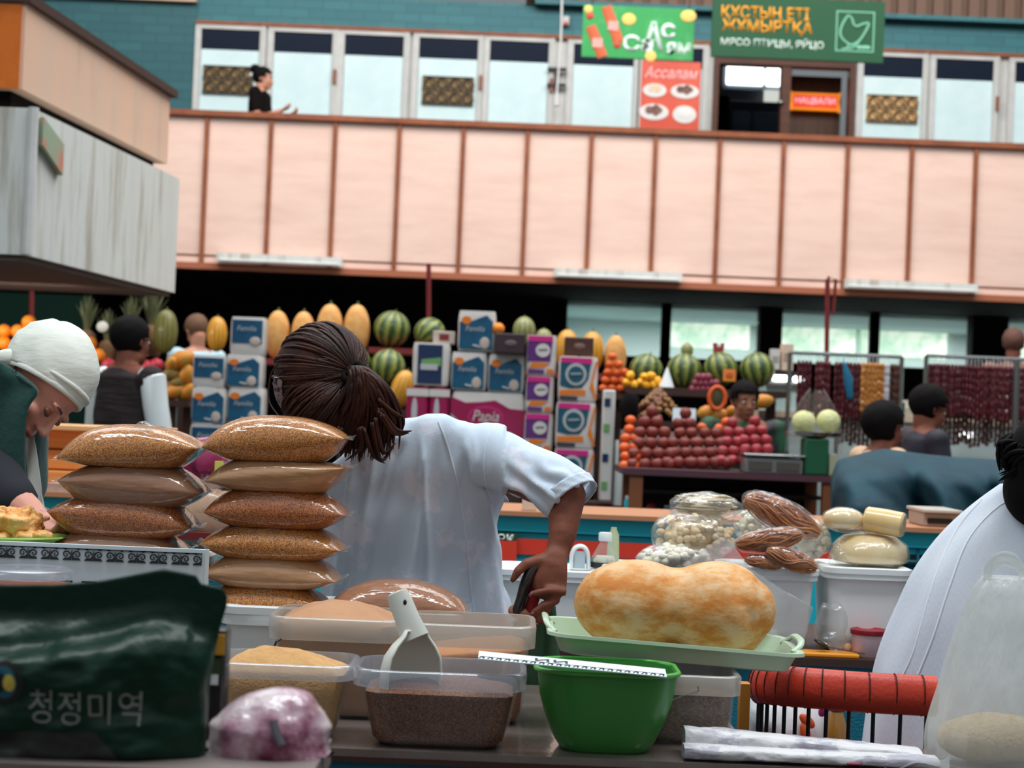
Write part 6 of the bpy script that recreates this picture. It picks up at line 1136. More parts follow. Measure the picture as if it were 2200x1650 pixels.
# ornament sign
def ornament():
    Y = 3.62; a, b = P(-260, 1155, Y), P(444, 1175, Y); zt = P(220, 1172, Y).z; t = thing('ornament_sign', 'white signboard with a dark ram horn ornament border under the left stack', 'sign', ((a.x + b.x) / 2, Y, zA)); y = Y - .003
    MB().bb(a.x, b.x, Y, Y + .012, zA, zt).build('board', K['card'], t, smooth=False); s_ = mm(1, Y)
    z1, z0 = zt - 8 * s_, zt - 33 * s_; MB().bb(a.x, b.x - 8 * s_, y, y + .003, z1 - 2.2 * s_, z1).build('border_line', K['ink'], t, smooth=False)
    bm_ = MB(); bl = MB(); step = 23.3 * s_; x = b.x - 20 * s_; i = 0
    while x > a.x:
        d = 1 if i % 2 == 0 else -1; sp = []
        for k in range(26):
            th = k * .34; rr = (1 - k / 27) * 8.5 * s_; sp.append((x + d * rr * math.cos(th), y, (z1 + z0) / 2 - 1.0 * s_ + rr * math.sin(th)))
        bm_.tube(sp, [(1.9 * s_ * (1 - k / 40), .001) for k in range(26)], 6, hint=(1, 0, 0))
        bm_.prism([(x + d * 11 * s_, z0 - 1 * s_), (x - d * 8 * s_, z0 - 1 * s_), (x - d * 4 * s_, z0 + 4 * s_), (x + d * 6 * s_, z0 + 5 * s_), (x + d * 9.5 * s_, z0 + 10 * s_), (x + d * 11 * s_, z1 - 4 * s_)], y, y + .002)
        bm_.prism([(x - d * 10 * s_, z1), (x + d * 4 * s_, z1), (x - d * 2 * s_, z1 - 4 * s_)], y, y + .002)
        x -= step; i += 1
    bm_.build('ram_horn_border', K['ink'], t, fix=True)
    lt = MB(); zz = P(150, 1247, Y).z
    for x0, w in ((120, 36), (176, 32), (215, 36), (268, 32)):
        q = P(x0, 1247, Y).x; lt.bb(q, q + w * s_, y, y + .002, zz - 3.5 * s_, zz); lt.bb(q + w * .3 * s_, q + w * .7 * s_, y, y + .002, zz - 75 * s_, zz - 3.5 * s_); lt.bb(q, q + w * s_, y, y + .002, zz - 78 * s_, zz - 75 * s_)
    for x0 in (138, 232): q = P(x0, 1285, Y).x; lt.bb(q, q + 54 * s_, y, y + .002, zz - 42 * s_, zz - 37 * s_)
    lt.build('lettering', K['ink'], t, smooth=False); MB().bb(b.x - 2 * s_, b.x + .004, Y - .001, Y + .012, zA, zt).build('edge_strip', K['plastic_w'], t, smooth=False)
ornament()
q = P(40, 1231, 3.42); t = thing('spice_jar', 'round clear container of reddish spice before the ornament sign', 'jar', (q.x, 3.5, zA)); o = Vector((q.x, 3.5, zA)); H = q.z - zA; r_ = mm(92, 3.45)
MB().lathe([(r_ * .9, 0), (r_ * .94, .01), (r_ * .95, H * .95), (r_ * .93, H * .95), (r_ * .9, .012)], o, 32).build('jar_wall', K['clear'], t); MB().lathe([(r_ * .97, H - .016), (r_, H - .014), (r_ * 1.02, H), (r_ * .9, H + .004)], o, 32).build('clear_lid', K['rim'], t)
tag(MB().lathe([(r_ * .88, .014), (r_ * .915, H * .5), (r_ * .915, H * .9), (.01, H * .91)], o, 32).build('red_spice', M('red_brown_spice', (150, 84, 56), .9, bump=.3, bs=200)), 'reddish brown spice inside the round container', 'ground spice', kind='stuff')
# pastries on a green plate
q = P(30, 1166, 3.83); t = thing('plate', 'small green plate under the fried pastries at the left edge', 'plate', (q.x, 3.83, w3[1].z + w3[4] + .009)); zp = t.location.z; MB().lathe([(.05, 0), (.09, .006), (.108, .014), (.106, .017), (.085, .009), (.01, .005)], (q.x, 3.83, zp), 30).build('plate_body', M('plate_green', (150, 190, 90), .4), t)
pm_ = M('fried_pastry', (214, 132, 56), .65, c2=(236, 190, 122), vs=22, bump=.7, bs=60, bd=.01, c3=(228, 166, 92), contrast=(.36, .6))
for i, (px, py, rx, ry, rz, lab) in enumerate(((42, 1126, 52, 36, .06, 'large puffed golden pastry on top of the plate'), (8, 1112, 30, 26, .05, 'puffed golden pastry cut by the left photo edge'), (52, 1152, 26, 14, .03, 'small pale pastry piece low on the plate, middle one'), (92, 1152, 22, 13, .03, 'small pale pastry piece at the right rim of the plate'), (8, 1154, 20, 12, .03, 'small yellowish pastry piece low at the left photo edge'))):
    c = P(px, py, 3.8 if i > 1 else 3.84); r3 = (mm(rx, 3.8), rz, mm(ry, 3.8)); mb = MB().ell(c, r3, None, 48, 32); mb.v = [c + (p - c) * (1 + .3 * N((p.x * 40 + i, p.y * 40, p.z * 40)) + .2 * N((p.x * 95, p.y * 95, p.z * 95 + i))) for p in mb.v]; tag(mb.build('fried_pastry', pm_, angle=180), lab, 'pastry', 'fried pastries on the green plate')
# ------------------------------------------------------------------ front right goods
def wrap():
    a, b = P(1476, 1640, 3.14), P(2034, 1655, 3.14); t = thing('folded_sheet', 'folded white printed plastic sheet along the counter edge', 'plastic sheet', ((a.x + b.x) / 2, 3.17, zA)); n = 44; pm = M('printed_white_plastic', (206, 204, 206), .5, coat=.12, c2=(164, 160, 172), vs=11, bump=.5, bs=22, contrast=(.5, .56), stretch=(1, 1, 2))
    def roll(x0, x1, y, d, h0, h1, z, sd, nm):
        rings = []
        for i in range(n + 1):
            u = i / n; x = x0 + (x1 - x0) * u; h = h0 + (h1 - h0) * u; r_ = []
            for th in [2 * math.pi * j / 22 for j in range(22)]:
                c_, s_ = math.cos(th), math.sin(th); g = 1 + .12 * N((u * 9 + sd, c_ * 1.3, s_ * 1.3)) + .08 * N((u * 30, c_ * 3, s_ * 3 + sd)); r_.append(Vector((x, y + d * math.copysign(abs(c_) ** .7, c_) * g, max(z, z + h * (.5 + .5 * math.copysign(abs(s_) ** .6, s_) * g)))))
            rings.append(r_)
        return MB().loft(rings).build(nm, pm, t, angle=45)
    roll(a.x + .005, b.x - .02, 3.265, .035, mm(58, 3.2), mm(30, 3.2), zA + .003, 2, 'rear_fold'); roll(a.x, b.x, 3.218, .03, mm(30, 3.15), mm(24, 3.15), zA + .003, 7, 'front_fold')
    mg = M('magenta_print', (120, 34, 64), .5)
    for px, py, w, h, Y in ((1876, 1624, 44, 14, 3.229), (1836, 1641, 36, 9, 3.186), (1516, 1601, 8, 5, 3.231), (1482, 1598, 6, 5, 3.231)): MB().ell(P(px, py, Y), (mm(w / 2, 3.1), .006, mm(h / 2, 3.1)), nu=10, nv=6).build('magenta_print', mg, t)
    mb = MB().grid(lambda u, v: P(1900 + 140 * u, 1648 - 30 * v * (u - .15) + 6 * math.sin(u * 9), 3.195 - .02 * v), 10, 4); mb.build('loose_corner', K['carrier'], t, angle=180)
wrap()
def carrier():
    Y = 3.285; t = thing('carrier_bag', 'knotted white plastic carrier bag at the lower right corner', 'bag', (P(2140, 1655, Y).x, Y, zA)); rows = [(1664, 2000, 2300, .07), (1640, 1994, 2310, .085), (1590, 1994, 2316, .095), (1530, 2008, 2312, .095), (1460, 2030, 2300, .085), (1390, 2052, 2284, .07), (1320, 2076, 2262, .055), (1270, 2096, 2240, .04), (1238, 2118, 2210, .024)]
    sr = spline(rows, 34); rings = []
    for k, (y, xl, xr, d) in enumerate(sr):
        a, b = P(xl, y, Y), P(xr, y, Y); cx, w = (a.x + b.x) / 2, (b.x - a.x) / 2; z = max(zA + .001, a.z * .5 + b.z * .5); ring = []
        for j in range(48):
            th = 2 * math.pi * j / 48; g = 1 + .10 * N((math.cos(th) * 2.4, math.sin(th) * 2.4, k * .05)) + .06 * math.sin(th * 9 + k * .03) * (k / 34) + .05 * N((math.cos(th) * 7, math.sin(th) * 7, k * .12)); ring.append(Vector((cx + w * g * math.cos(th), Y + d * g * math.sin(th), z)))
        rings.append(ring)
    MB().loft(rings).build('bag_film', K['carrier'], t, angle=180)
    for pts in ([(2122, 1250, 0), (2126, 1215, -.01), (2150, 1194, -.015), (2178, 1200, -.015), (2200, 1236, -.005)], [(2112, 1246, .02), (2150, 1206, .025), (2196, 1222, .02), (2212, 1248, .02)]):
        MB().tube(spline([tuple(P(x, y, Y + d)) for x, y, d in pts], 20), [(.003, .008)] * 20, 8, hint=(0, 1, 0)).build('handle_loop', K['carrier'], t)
    mb = MB().ell((P(2140, 1600, Y).x, Y, zA + .045), (mm(128, Y), .07, .045), None, 30, 18); mb.v = [Vector((p.x, p.y, max(zA + .006, p.z + .006 * N((p.x * 30, p.y * 30, 0))))) for p in mb.v]; tag(mb.build('rice_filling', M('pale_rice', (206, 170, 122), .8, c2=(228, 200, 160), vs=90, bump=.5, bs=160)), 'pale grain lying at the bottom of the white carrier bag', 'grain', kind='stuff')
carrier()
def chair():
    Y = 3.72; c = P(1830, 1480, Y); t = thing('barrel_chair', 'chair with stitched red leather back rail and black metal spindles', 'chair', (c.x, Y + .2, 0)); r_ = mm(43, Y)
    path = spline([tuple(P(1668, 1468, Y + .42)), tuple(P(1632, 1470, Y + .26)), tuple(P(1646, 1470, Y + .1)), tuple(P(1690, 1474, Y + .03)), tuple(P(1760, 1480, Y)), tuple(P(1880, 1489, Y - .01)), tuple(P(2010, 1496, Y))], 60); n = 60
    MB().tube(path, [(r_ * 1.0, r_ * .55) if i > 2 else (r_ * .8, r_ * .4) for i in range(n)], 18, hint=(0, 0, 1)).build('leather_rail', M('red_leather', (210, 60, 34), .42, bump=.12, bs=120, c2=(188, 48, 28), vs=5), t, angle=60)
    st_ = M('dark_stitching', (70, 22, 18), .6)
    for i in (12, 16, 20, 24, 28, 32, 36, 40, 44, 48, 52, 56):
        p = Vector(path[i]); d = (Vector(path[i + 1]) - Vector(path[i - 1])).normalized(); b_ = d.cross(Vector((0, 0, 1))).normalized(); MB().tube([p + Vector((0, 0, r_ * 1.015 * math.cos(a))) + b_ * (r_ * .565 * math.sin(a)) for a in [2 * math.pi * k / 24 for k in range(25)]], .0013, 5).build('stitch_line', st_, t)
    zs = .55
    for i in range(9, 60, 4):
        p = Vector(path[i]); MB().tube([p - Vector((0, 0, r_ * .8)), Vector((p.x, p.y, zs))], .0042, 8).build('spindle', K['black'] if False else M('black_metal', (22, 22, 26), .4) if 'bm' not in K else K['bm'], t)
        if 'bm' not in K: K['bm'] = bpy.data.materials['black_metal']
    sc = Vector((c.x + .02, Y + .23, 0)); MB().lathe([(.18, zs - .03), (.2, zs - .02), (.205, zs), (.19, zs + .02), (.02, zs + .03)], sc, 32).build('seat', bpy.data.materials['red_leather'], t)
    for a in (45, 135, 225, 315): MB().tube([sc + Vector((.15 * math.cos(R(a)), .15 * math.sin(R(a)), zs - .03)), sc + Vector((.2 * math.cos(R(a)), .2 * math.sin(R(a)), 0))], .011, 8).build('leg', K['bm'], t)
chair()
c = P(1690, 1560, 4.35); mb = MB().ell(c, (mm(98, 4.3), .1, mm(100, 4.3)), None, 30, 20); mb.v = [p + Vector((1, .6, 1)) * (.022 * N((p.x * 14, p.y * 14, p.z * 14)) + .008 * N((p.x * 44, p.y * 44, p.z * 44))) for p in mb.v]
t = thing('printed_bag', 'white plastic sack with orange print seen through the chair spindles', 'bag', (c.x, 4.35, c.z - mm(108, 4.3))); mb.build('sack_film', M('white_sack', (228, 228, 228), .35, coat=.5, bump=.4, bs=16), t, angle=180); MB().ell(c + Vector((.03, -.105, .03)), (.022, .006, .012), Matrix.Rotation(.7, 3, 'Y'), 14, 8).ell(c + Vector((.028, -.106, .0)), (.012, .006, .028), Matrix.Rotation(-.3, 3, 'Y'), 14, 8).build('orange_print', M('sack_print_orange', (206, 84, 34), .5), t); MB().ell(c + Vector((.07, -.1, .06)), (.012, .008, .022), Matrix.Rotation(.5, 3, 'Y'), 12, 8).build('purple_print', M('sack_print_purple', (140, 40, 110), .5), t)
q = P(1700, 1664, 4.35); tag(MB().bb(q.x - .18, q.x + .12, 4.22, 4.45, 0, c.z - mm(100, 4.3)).build('low_stool', K['wood_d'], smooth=False), 'dark low box carrying the white sack behind the chair', 'box')
q = P(1795, 1580, 4.3); t = thing('oil_bottle', 'golden oil bottle with dark cap behind the chair spindles', 'bottle', (q.x, 4.3, c.z - mm(100, 4.3))); z_ = c.z - mm(100, 4.3); MB().lathe([(.03, 0), (.034, .01), (.034, .1), (.02, .14), (.014, .16)], (q.x, 4.3, z_), 20).build('bottle_body', M('golden_oil', (150, 106, 40), .2, coat=.6), t); MB().lathe([(.017, .155), (.018, .19), (.014, .195)], (q.x, 4.3, z_), 16).build('cap', K['ink'], t)
q = P(1608, 1560, 3.75); tag(MB().bb(q.x - .012, q.x + .008, 3.8, 3.84, 0, P(1608, 1470, 3.8).z).build('wooden_post', M('ochre_wood', (190, 120, 30), .6), smooth=False), 'ochre wooden post left of the red chair rail', 'post')
# ------------------------------------------------------------------ front left bags on the near stall
YF = 2.15
zF = P(250, 1648, 2.06).z; a, b = P(-400, 1646, 2.06), P(670, 1646, 2.06)
t = thing('near_stall_counter', 'grey edged near stall top under the dark green seaweed bag', 'counter', ((a.x + b.x) / 2, 2.2, 0)); MB().bb(a.x, b.x, 2.06, 2.29, zF - .03, zF).build('worktop', M('near_counter_grey', (120, 108, 104), .5), t, smooth=False); MB().bb(a.x + .02, b.x - .02, 2.08, 2.27, 0, zF - .03).build('base', K['wood_d'], t, smooth=False)
tp = [(-300, 1262), (0, 1256), (120, 1256), (215, 1248), (300, 1232), (352, 1222), (400, 1231), (431, 1238), (433, 1254), (478, 1262), (490, 1280)]
def green_bag():
    lerp = lambda tb, x: next((p[1] + (q[1] - p[1]) * (x - p[0]) / (q[0] - p[0]) for p, q in zip(tb, tb[1:]) if p[0] <= x <= q[0]), tb[-1][1]); rt = [(1222, 490), (1300, 488), (1345, 474), (1400, 462), (1480, 450), (1560, 446), (1655, 440)]
    def at(u, v, s_):
        x = -300 + u * 790; y = lerp(tp, x); y = y + (1652 - y) * v; xr = lerp(rt, y); x = -300 + u * (xr + 300); e = math.sin(math.pi * min(1, max(0, u))) ** .45; seal = max(0, min(1, (v - .14) / .3)); seal = seal * seal * (3 - 2 * seal)
        d = (.006 + .062 * seal * min(1, (1.02 - v) * 6 + .55)) * e; cr = .010 * math.exp(-((v - .30 - .05 * math.sin(u * 5)) / .05) ** 2) * e
        nz = .010 * N((u * 7, v * 5, 1)) * seal + .012 * abs(N((u * 5 + v * 4, v * 3 - u * 3, 7))) * seal + .004 * N((u * 22, v * 16, 3)) * seal; return P(x, y, YF + s_ * d + (cr if s_ < 0 else 0) + (nz * e if s_ < 0 else -nz * .5 * e))
    t = thing('seaweed_bag', 'large dark green glossy seaweed bag with pale Korean lettering', 'bag', (P(100, 1650, YF).x, YF, zF)); nu, nv = 70, 60; vs = [at(i / nu, j / nv, -1) for j in range(nv + 1) for i in range(nu + 1)]; W_ = nu + 1; mp = {}
    for j in range(nv + 1):
        for i in range(nu + 1):
            if i in (0, nu) or j in (0, nv): mp[i, j] = j * W_ + i
            else: mp[i, j] = len(vs); vs.append(at(i / nu, j / nv, 1))
    fs = [(j * W_ + i, j * W_ + i + 1, (j + 1) * W_ + i + 1, (j + 1) * W_ + i) for j in range(nv) for i in range(nu)] + [(mp[i, j], mp[i, j + 1], mp[i + 1, j + 1], mp[i + 1, j]) for j in range(nv) for i in range(nu)]
    MB().add(vs, fs).build('pouch', M('glossy_green_foil', (2, 42, 28), .36, coat=.0, cr=.16, bump=.35, bs=12, bd=.03), t, angle=180); bpy.data.materials['glossy_green_foil'].node_tree.nodes['Principled BSDF'].inputs['Specular IOR Level'].default_value = .28
    tree = BVHTree.FromPolygons(vs, fs[:nu * nv])
    def stick(o):
        M_ = o.matrix_local.copy(); base = wl(o.parent)
        for v in o.data.vertices:
            p = base + M_ @ v.co; h = tree.ray_cast(Vector((p.x, 1.0, p.z)), Vector((0, 1, 0)))
            if h[0]: v.co = M_.inverted() @ (Vector((p.x, h[0].y - .0012, p.z)) - base)
    tx = text('청정미역', mm(236, YF - .06), mm(72, YF - .06), M('pale_print_letters', (124, 124, 118), .6), t, P(182, 1520, YF - .06)); bpy.context.view_layer.update(); stick(tx); tx.modifiers.clear()
    bk = MB(); 
    for cm_, rx, ry, dx in (((26, 22, 20), 42, 44, 0), ((20, 92, 110), 32, 34, -3), ((214, 190, 80), 13, 18, 14), ((14, 14, 16), 20, 22, -14)):
        o = MB().lathe([(.0001, 0), (.5, 0), (1, 0)], n=30, cap0=False, cap1=False); ctr = P(8 + dx, 1466, YF - .07); o.v = [ctr + Vector((p.x * mm(rx, YF), 0, p.y * mm(ry, YF))) for p in o.v]; q = o.build('round_print', M('bag_print_%d' % rx, cm_, .4), t); bpy.context.view_layer.update(); stick(q)
        for v in q.data.vertices: v.co.y -= .0012 * (44 - rx) / 10 + .001
    mb = MB().grid(lambda u, v: P(-300 + u * 500 + (v * 60 if u > .5 else 0), 1574 + 70 * v, YF - .07), 30, 8); o = mb.build('black_lower_print', M('bag_black_print', (16, 16, 16), .4, coat=.4), t); bpy.context.view_layer.update(); stick(o)
green_bag()
q = P(462, 1450, YF + .1); t = thing('narrow_pack', 'narrow dark pack with yellow and white print behind the green bag', 'pack', (q.x, YF + .12, zF)); a, b = P(438, 1360, YF + .1), P(487, 1360, YF + .1); zt = P(462, 1352, YF + .1).z
MB().bb(a.x, b.x, YF + .1, YF + .14, zF, zt).build('box', M('narrow_pack_dark', (34, 30, 32), .4, coat=.3), t, bev=.004); MB().bb(a.x + .001, a.x + .022, YF + .097, YF + .1, zF + .08, zt - .035).build('green_print', M('olive_print', (52, 72, 36), .5), t, smooth=False); MB().bb(a.x + .003, a.x + .026, YF + .096, YF + .1, zt - .03, zt - .006).build('yellow_print', M('gold_print', (206, 150, 44), .5), t, smooth=False); MB().bb(a.x + .003, a.x + .02, YF + .095, YF + .097, zt - .066, zt - .054).build('white_print', K['plastic_w'], t, smooth=False)
def pink_bag():
    Y = 2.19; t = thing('rice_bag', 'pink and white printed plastic bag right of the dark green bag', 'bag', (P(570, 1650, Y).x, Y, zF)); rows = [(1478, 588, 640, .012), (1490, 545, 668, .03), (1515, 496, 688, .045), (1550, 462, 700, .055), (1590, 448, 706, .06), (1720, 436, 712, .06)]; sr = spline(rows, 26); rings = []
    for k, (y, xl, xr, d) in enumerate(sr):
        a, b = P(xl, y, Y), P(xr, y, Y); cx, w = (a.x + b.x) / 2, (b.x - a.x) / 2; rings.append([Vector((cx + w * g * math.cos(th), Y + d * g * math.sin(th), max(zF, (a.z + b.z) / 2))) for th in [2 * math.pi * j / 40 for j in range(40)] for g in (1 + .10 * N((math.cos(th) * 2, math.sin(th) * 2, k * .16)) + .05 * N((math.cos(th) * 6, math.sin(th) * 6, k * .4)),)])
    MB().loft(rings).build('bag_film', M('pink_white_film', (206, 186, 190), .35, coat=.6, cr=.14, c2=(118, 40, 72), vs=9, contrast=(.44, .62), bump=.5, bs=14, bd=.03, c3=(176, 130, 146)), t, angle=180)
    for x0, y0, x1, y1 in ((588, 1548, 606, 1602),): MB().tube([P(x0, y0, Y - .052), P((x0 + x1) / 2 - 3, (y0 + y1) / 2, Y - .058), P(x1, y1, Y - .062)], [(.003, .006)] * 3, 8, hint=(0, 0, 1)).build('dark_print', M('print_dark_grey', (70, 66, 74), .5), t)
pink_bag()
# ------------------------------------------------------------------ the ponytail woman in the white blouse (back view)
def main_woman():
    YT_ = 4.34; root = thing('person', 'woman seen from behind in a pale floral blouse, dark ponytail, hand on her hip', 'person', (P(890, 1300, YT_).x, YT_, 0)); cloth = M('pale_floral_blouse', (202, 216, 232), .75, c2=(224, 226, 240), vs=10, contrast=(.54, .6), bump=.12, bs=220, bd=.003, sheen=.2)
    hc = P(680, 842, 4.16); B = basis((-.10, .38, .90), (-.52, .78, -.40)); s_ = 1.0; body = MB(); head_prims(body, hc, B, s_, ears=False)
    nb = P(862, 955, 4.29); body.tube([hc + B @ Vector((0, -.03, -.05)), P(800, 912, 4.24), nb], [.052, .05, .045], 12, rnd=True)
    sp = [P(900, 950, 4.27), P(905, 1080, 4.33), P(905, 1230, 4.36), P(910, 1400, 4.36)]
    body.tube(sp, [(.12, .06), (.15, .09), (.15, .1), (.16, .1)], 14, hint=(1, 0, 0), rnd=True)
    shR, shL = P(1040, 985, 4.25), P(770, 1030, 4.3)
    el = P(1218, 1066, 4.13); wr = P(1197, 1188, 4.08)
    body.tube([P(980, 960, 4.27), shR, P(1130, 1025, 4.19), el], [.055, .055, .05, .044], 12, rnd=True)
    body.tube([el - Vector((0, 0, .0)), P(1213, 1108, 4.11), P(1208, 1150, 4.09), wr], [(.042, .04), (.037, .037), (.031, .03), (.0255, .023)], 14, rnd=True)
    # hand: back of the palm, thumb over the held pouch, four fingers curled down around it
    Yh = 4.06; q = lambda x, y, d=0: P(x, y, Yh + d)
    body.tube([q(1196, 1190, .01), q(1186, 1214), q(1178, 1246, -.004), q(1182, 1272, -.006)], [(.026, .02), (.037, .02), (.042, .019), (.036, .016)], 14, hint=(1, 0, 0), rnd=True)
    body.tube([q(1160, 1204), q(1130, 1212, -.01), q(1112, 1228, -.014), q(1102, 1246, -.012)], [.016, .0125, .0108, .0075], 10, rnd=True)
    fingers = [([(1204, 1256), (1212, 1272), (1178, 1268), (1142, 1276)], (-.006, -.018, -.034, -.036)), ([(1196, 1278), (1196, 1290), (1166, 1300), (1144, 1318)], (-.004, -.016, -.032, -.034)), ([(1186, 1286), (1180, 1304), (1160, 1324), (1152, 1340)], (-.002, -.014, -.026, -.026)), ([(1178, 1282), (1178, 1304), (1170, 1326), (1166, 1338)], (.006, -.004, -.012, -.014))]
    for (pts, ds), r_ in zip(fingers, (.0092, .0092, .0088, .008)): body.tube([q(x, y, d) for (x, y), d in zip(pts, ds)], [r_ * 1.1, r_ * 1.08, r_ * .98, r_ * .78], 10, rnd=True)
    for k, x in ((-1, 850), (1, 965)):
        hp_ = P(x, 1400, 4.36); kn = Vector((hp_.x, 4.33, .48)); body.tube([hp_, kn, Vector((hp_.x, 4.37, .07))], [.085, .058, .04], 10, rnd=True); body.tube([Vector((hp_.x, 4.33, .04)), Vector((hp_.x, 4.52, .035))], [.042, .034], 8, rnd=True)
    eL, wL = P(640, 1130, 4.5), P(560, 1170, 4.62); body.tube([shL, P(690, 1085, 4.4), eL, wL], [.055, .05, .042, .027], 10, rnd=True); hand_prims(body, wL, basis((wL - eL), (0, 0, -1)) @ Matrix(((1, 0, 0), (0, 1, 0), (0, 0, 1))), .95, .5, 1)
    body.melt('body', K['skin_d'], root, .0045, 5, fold=lambda p, n: .0008 * N(p, 60))
    for (x, y, d) in ((1140, 1278, -.045), (1143, 1320, -.042), (1151, 1343, -.034)): MB().ell(q(x, y, d), (.004, .003, .006), Matrix.Rotation(.6, 3, 'Y'), 10, 6).build('fingernail', K['nail'], root)
    MB().tube([q(1188, 1281, -.02) + Vector((.011 * math.cos(a) * .3, -.011 * math.sin(a) * .5 + .006, .010 * math.cos(a))) for a in [i * .42 for i in range(16)]], .0014, 6).build('ring', K['chrome'], root)
    face_bits(root, hc, B, s_, K['skin_d'])
    # blouse
    rows = [(897, 872, 985, 4.25, .035), (906, 845, 1016, 4.26, .06), (928, 822, 1062, 4.27, .08), (965, 775, 1094, 4.29, .1), (1010, 730, 1106, 4.31, .115), (1060, 698, 1092, 4.33, .12), (1110, 684, 1074, 4.34, .125), (1160, 680, 1071, 4.35, .125), (1220, 682, 1076, 4.36, .125), (1290, 690, 1092, 4.36, .13), (1360, 700, 1106, 4.36, .14), (1480, 704, 1122, 4.36, .15), (1620, 700, 1136, 4.36, .15)]
    mb = MB(); rings = []
    for y, xl, xr, Y, d in spline(rows, 40):
        a, b = P(xl, y, Y), P(xr, y, Y); rings.append([Vector(((a.x + b.x) / 2 + (b.x - a.x) / 2 * math.cos(th), Y + d * math.sin(th), (a.z + b.z) / 2 + (b.z - a.z) / 2 * math.cos(th))) for th in [2 * math.pi * j / 40 for j in range(40)]])
    mb.loft(rings); mb.ell(P(858, 940, 4.25), (.055, .06, .045))
    mb.tube(spline([tuple(P(990, 950, 4.26)), tuple(P(1060, 978, 4.23)), tuple(P(1130, 1014, 4.19)), tuple(P(1186, 1036, 4.15)), tuple(P(1226, 1066, 4.12))], 16), [.05, .056, .06, .063, .0645, .0655, .066, .066, .066, .065, .064, .063, .062, .061, .06, .059], 20)
    mb.tube([shL, P(690, 1085, 4.4), eL], [.075, .068, .06], 16, rnd=True)
    def fold(p, n):
        a, b = px_of(p); f = 0.0
        if a < 1085 or b > 1120:
            u = a - 900; w = N((a * .011 + (b - 900) * .0035, b * .0016, p.y * 2)); f += .022 * (abs(w) - .25); f += .007 * N((a * .03 + b * .006, b * .004, 3))
            for x0, sl, wd, am in ((905, .05, 7, .010), (985, .30, 9, .008), (1010, .16, 9, .008), (930, -.16, 10, .010), (820, -.16, 12, .014), (770, -.12, 9, .011), (865, -.3, 8, .009)):
                f += am * math.exp(-((a - (x0 + sl * (b - 900))) / wd) ** 2) * min(1, max(0, (b - 925) / 60)) * (1 if n.y < .2 else 0)
        else:
            tt = (a - 1070) * .62 - (b - 980) * .78; f += .009 * math.sin(tt * .16 + 2 * N((a * .02, b * .02, 1))) * min(1, max(0, (b - 985) / 60)) + .004 * N((a * .03, b * .03, 5))
        return f
    bl = mb.melt('blouse', cloth, root, .0055, 16, fold)
    cq = [P(1275, 1034, 4.115), P(1183, 1100, 4.12)]; cc = (cq[0] + cq[1]) / 2; ux = (cq[0] - cq[1]) / 2; ax = (P(1240, 1085, 4.11) - P(1200, 1040, 4.14)).normalized(); vy = ax.cross(ux).normalized() * .056; cuff = []
    for k in range(7):
        cuff.append([cc + ax * (k * .0045 - .02) + (ux * math.cos(th) + vy * math.sin(th)) * (1.07 - .014 * k + .018 * math.sin(th * 17 + k) + (.02 if k in (5, 6) else 0)) for th in [2 * math.pi * j / 72 for j in range(72)]])
    MB().loft(cuff, False, False).build('sleeve_cuff', cloth, bl, solid=.003, angle=180)
    sm_ = M('blouse_seam', (220, 228, 240), .8)
    tree = BVHTree.FromPolygons([v.co.copy() for v in bl.data.vertices], [tuple(p.vertices) for p in bl.data.polygons])
    off = wl(bl)
    def on(x, y):
        o = CAM - off; d = (P(x, y, 4.2) - CAM).normalized(); h = tree.ray_cast(o, d); return (h[0] + off - d * .0008) if h[0] else None
    for pts in ([(942, 906), (962, 960), (985, 1050), (1000, 1150), (1010, 1250), (1022, 1338)], [(1052, 930), (1040, 980), (1044, 1040), (1058, 1080)]):
        l_ = [on(x, y) for x, y in spline(pts, 40)]; l_ = [p for p in l_ if p]
        if len(l_) > 5: MB().tube(l_, .0022, 6).build('seam', sm_, bl)
    # hair: cap following the skull, strands combed to the tie, ponytail falling over the shoulder
    hm = K['hair']; tie = P(760, 800, 4.07); cc = hc + B @ Vector((0, -.02, .038)); rad = (.101, .116, .110); inv = B.inverted()
    cap = MB().ell(cc, rad, B, 36, 24).ell(hc + B @ Vector((0, -.03, -.05)), (.088, .085, .085), B, 24, 16); hb = cap.melt('hair', hm, root, .005, 2)
    st_ = MB(); rnd = random.Random(3); td = (inv @ (tie - cc)); td = Vector((td.x / rad[0], td.y / rad[1], td.z / rad[2])).normalized()
    for i in range(230):
        d = Vector((rnd.gauss(0, 1), rnd.gauss(0, 1), rnd.gauss(0, 1))).normalized()
        if d.dot(td) > .9: continue
        pts = []; om = math.acos(max(-1, min(1, d.dot(td))))
        for k in range(11):
            t_ = k / 10; v = (d * math.sin((1 - t_) * om) + td * math.sin(t_ * om)) / max(1e-4, math.sin(om)); g = 1.0 + .02 * math.sin(math.pi * t_) + .008 * rnd.random() * 0 + .006 * math.sin(i); pts.append(cc + B @ Vector((v.x * rad[0] * g, v.y * rad[1] * g, v.z * rad[2] * g)))
        st_.tube(pts, [.002, .0034, .004, .0042, .0042, .0042, .004, .0038, .0034, .003, .0026], 5)
    c2_ = hc + B @ Vector((0, -.03, -.05))
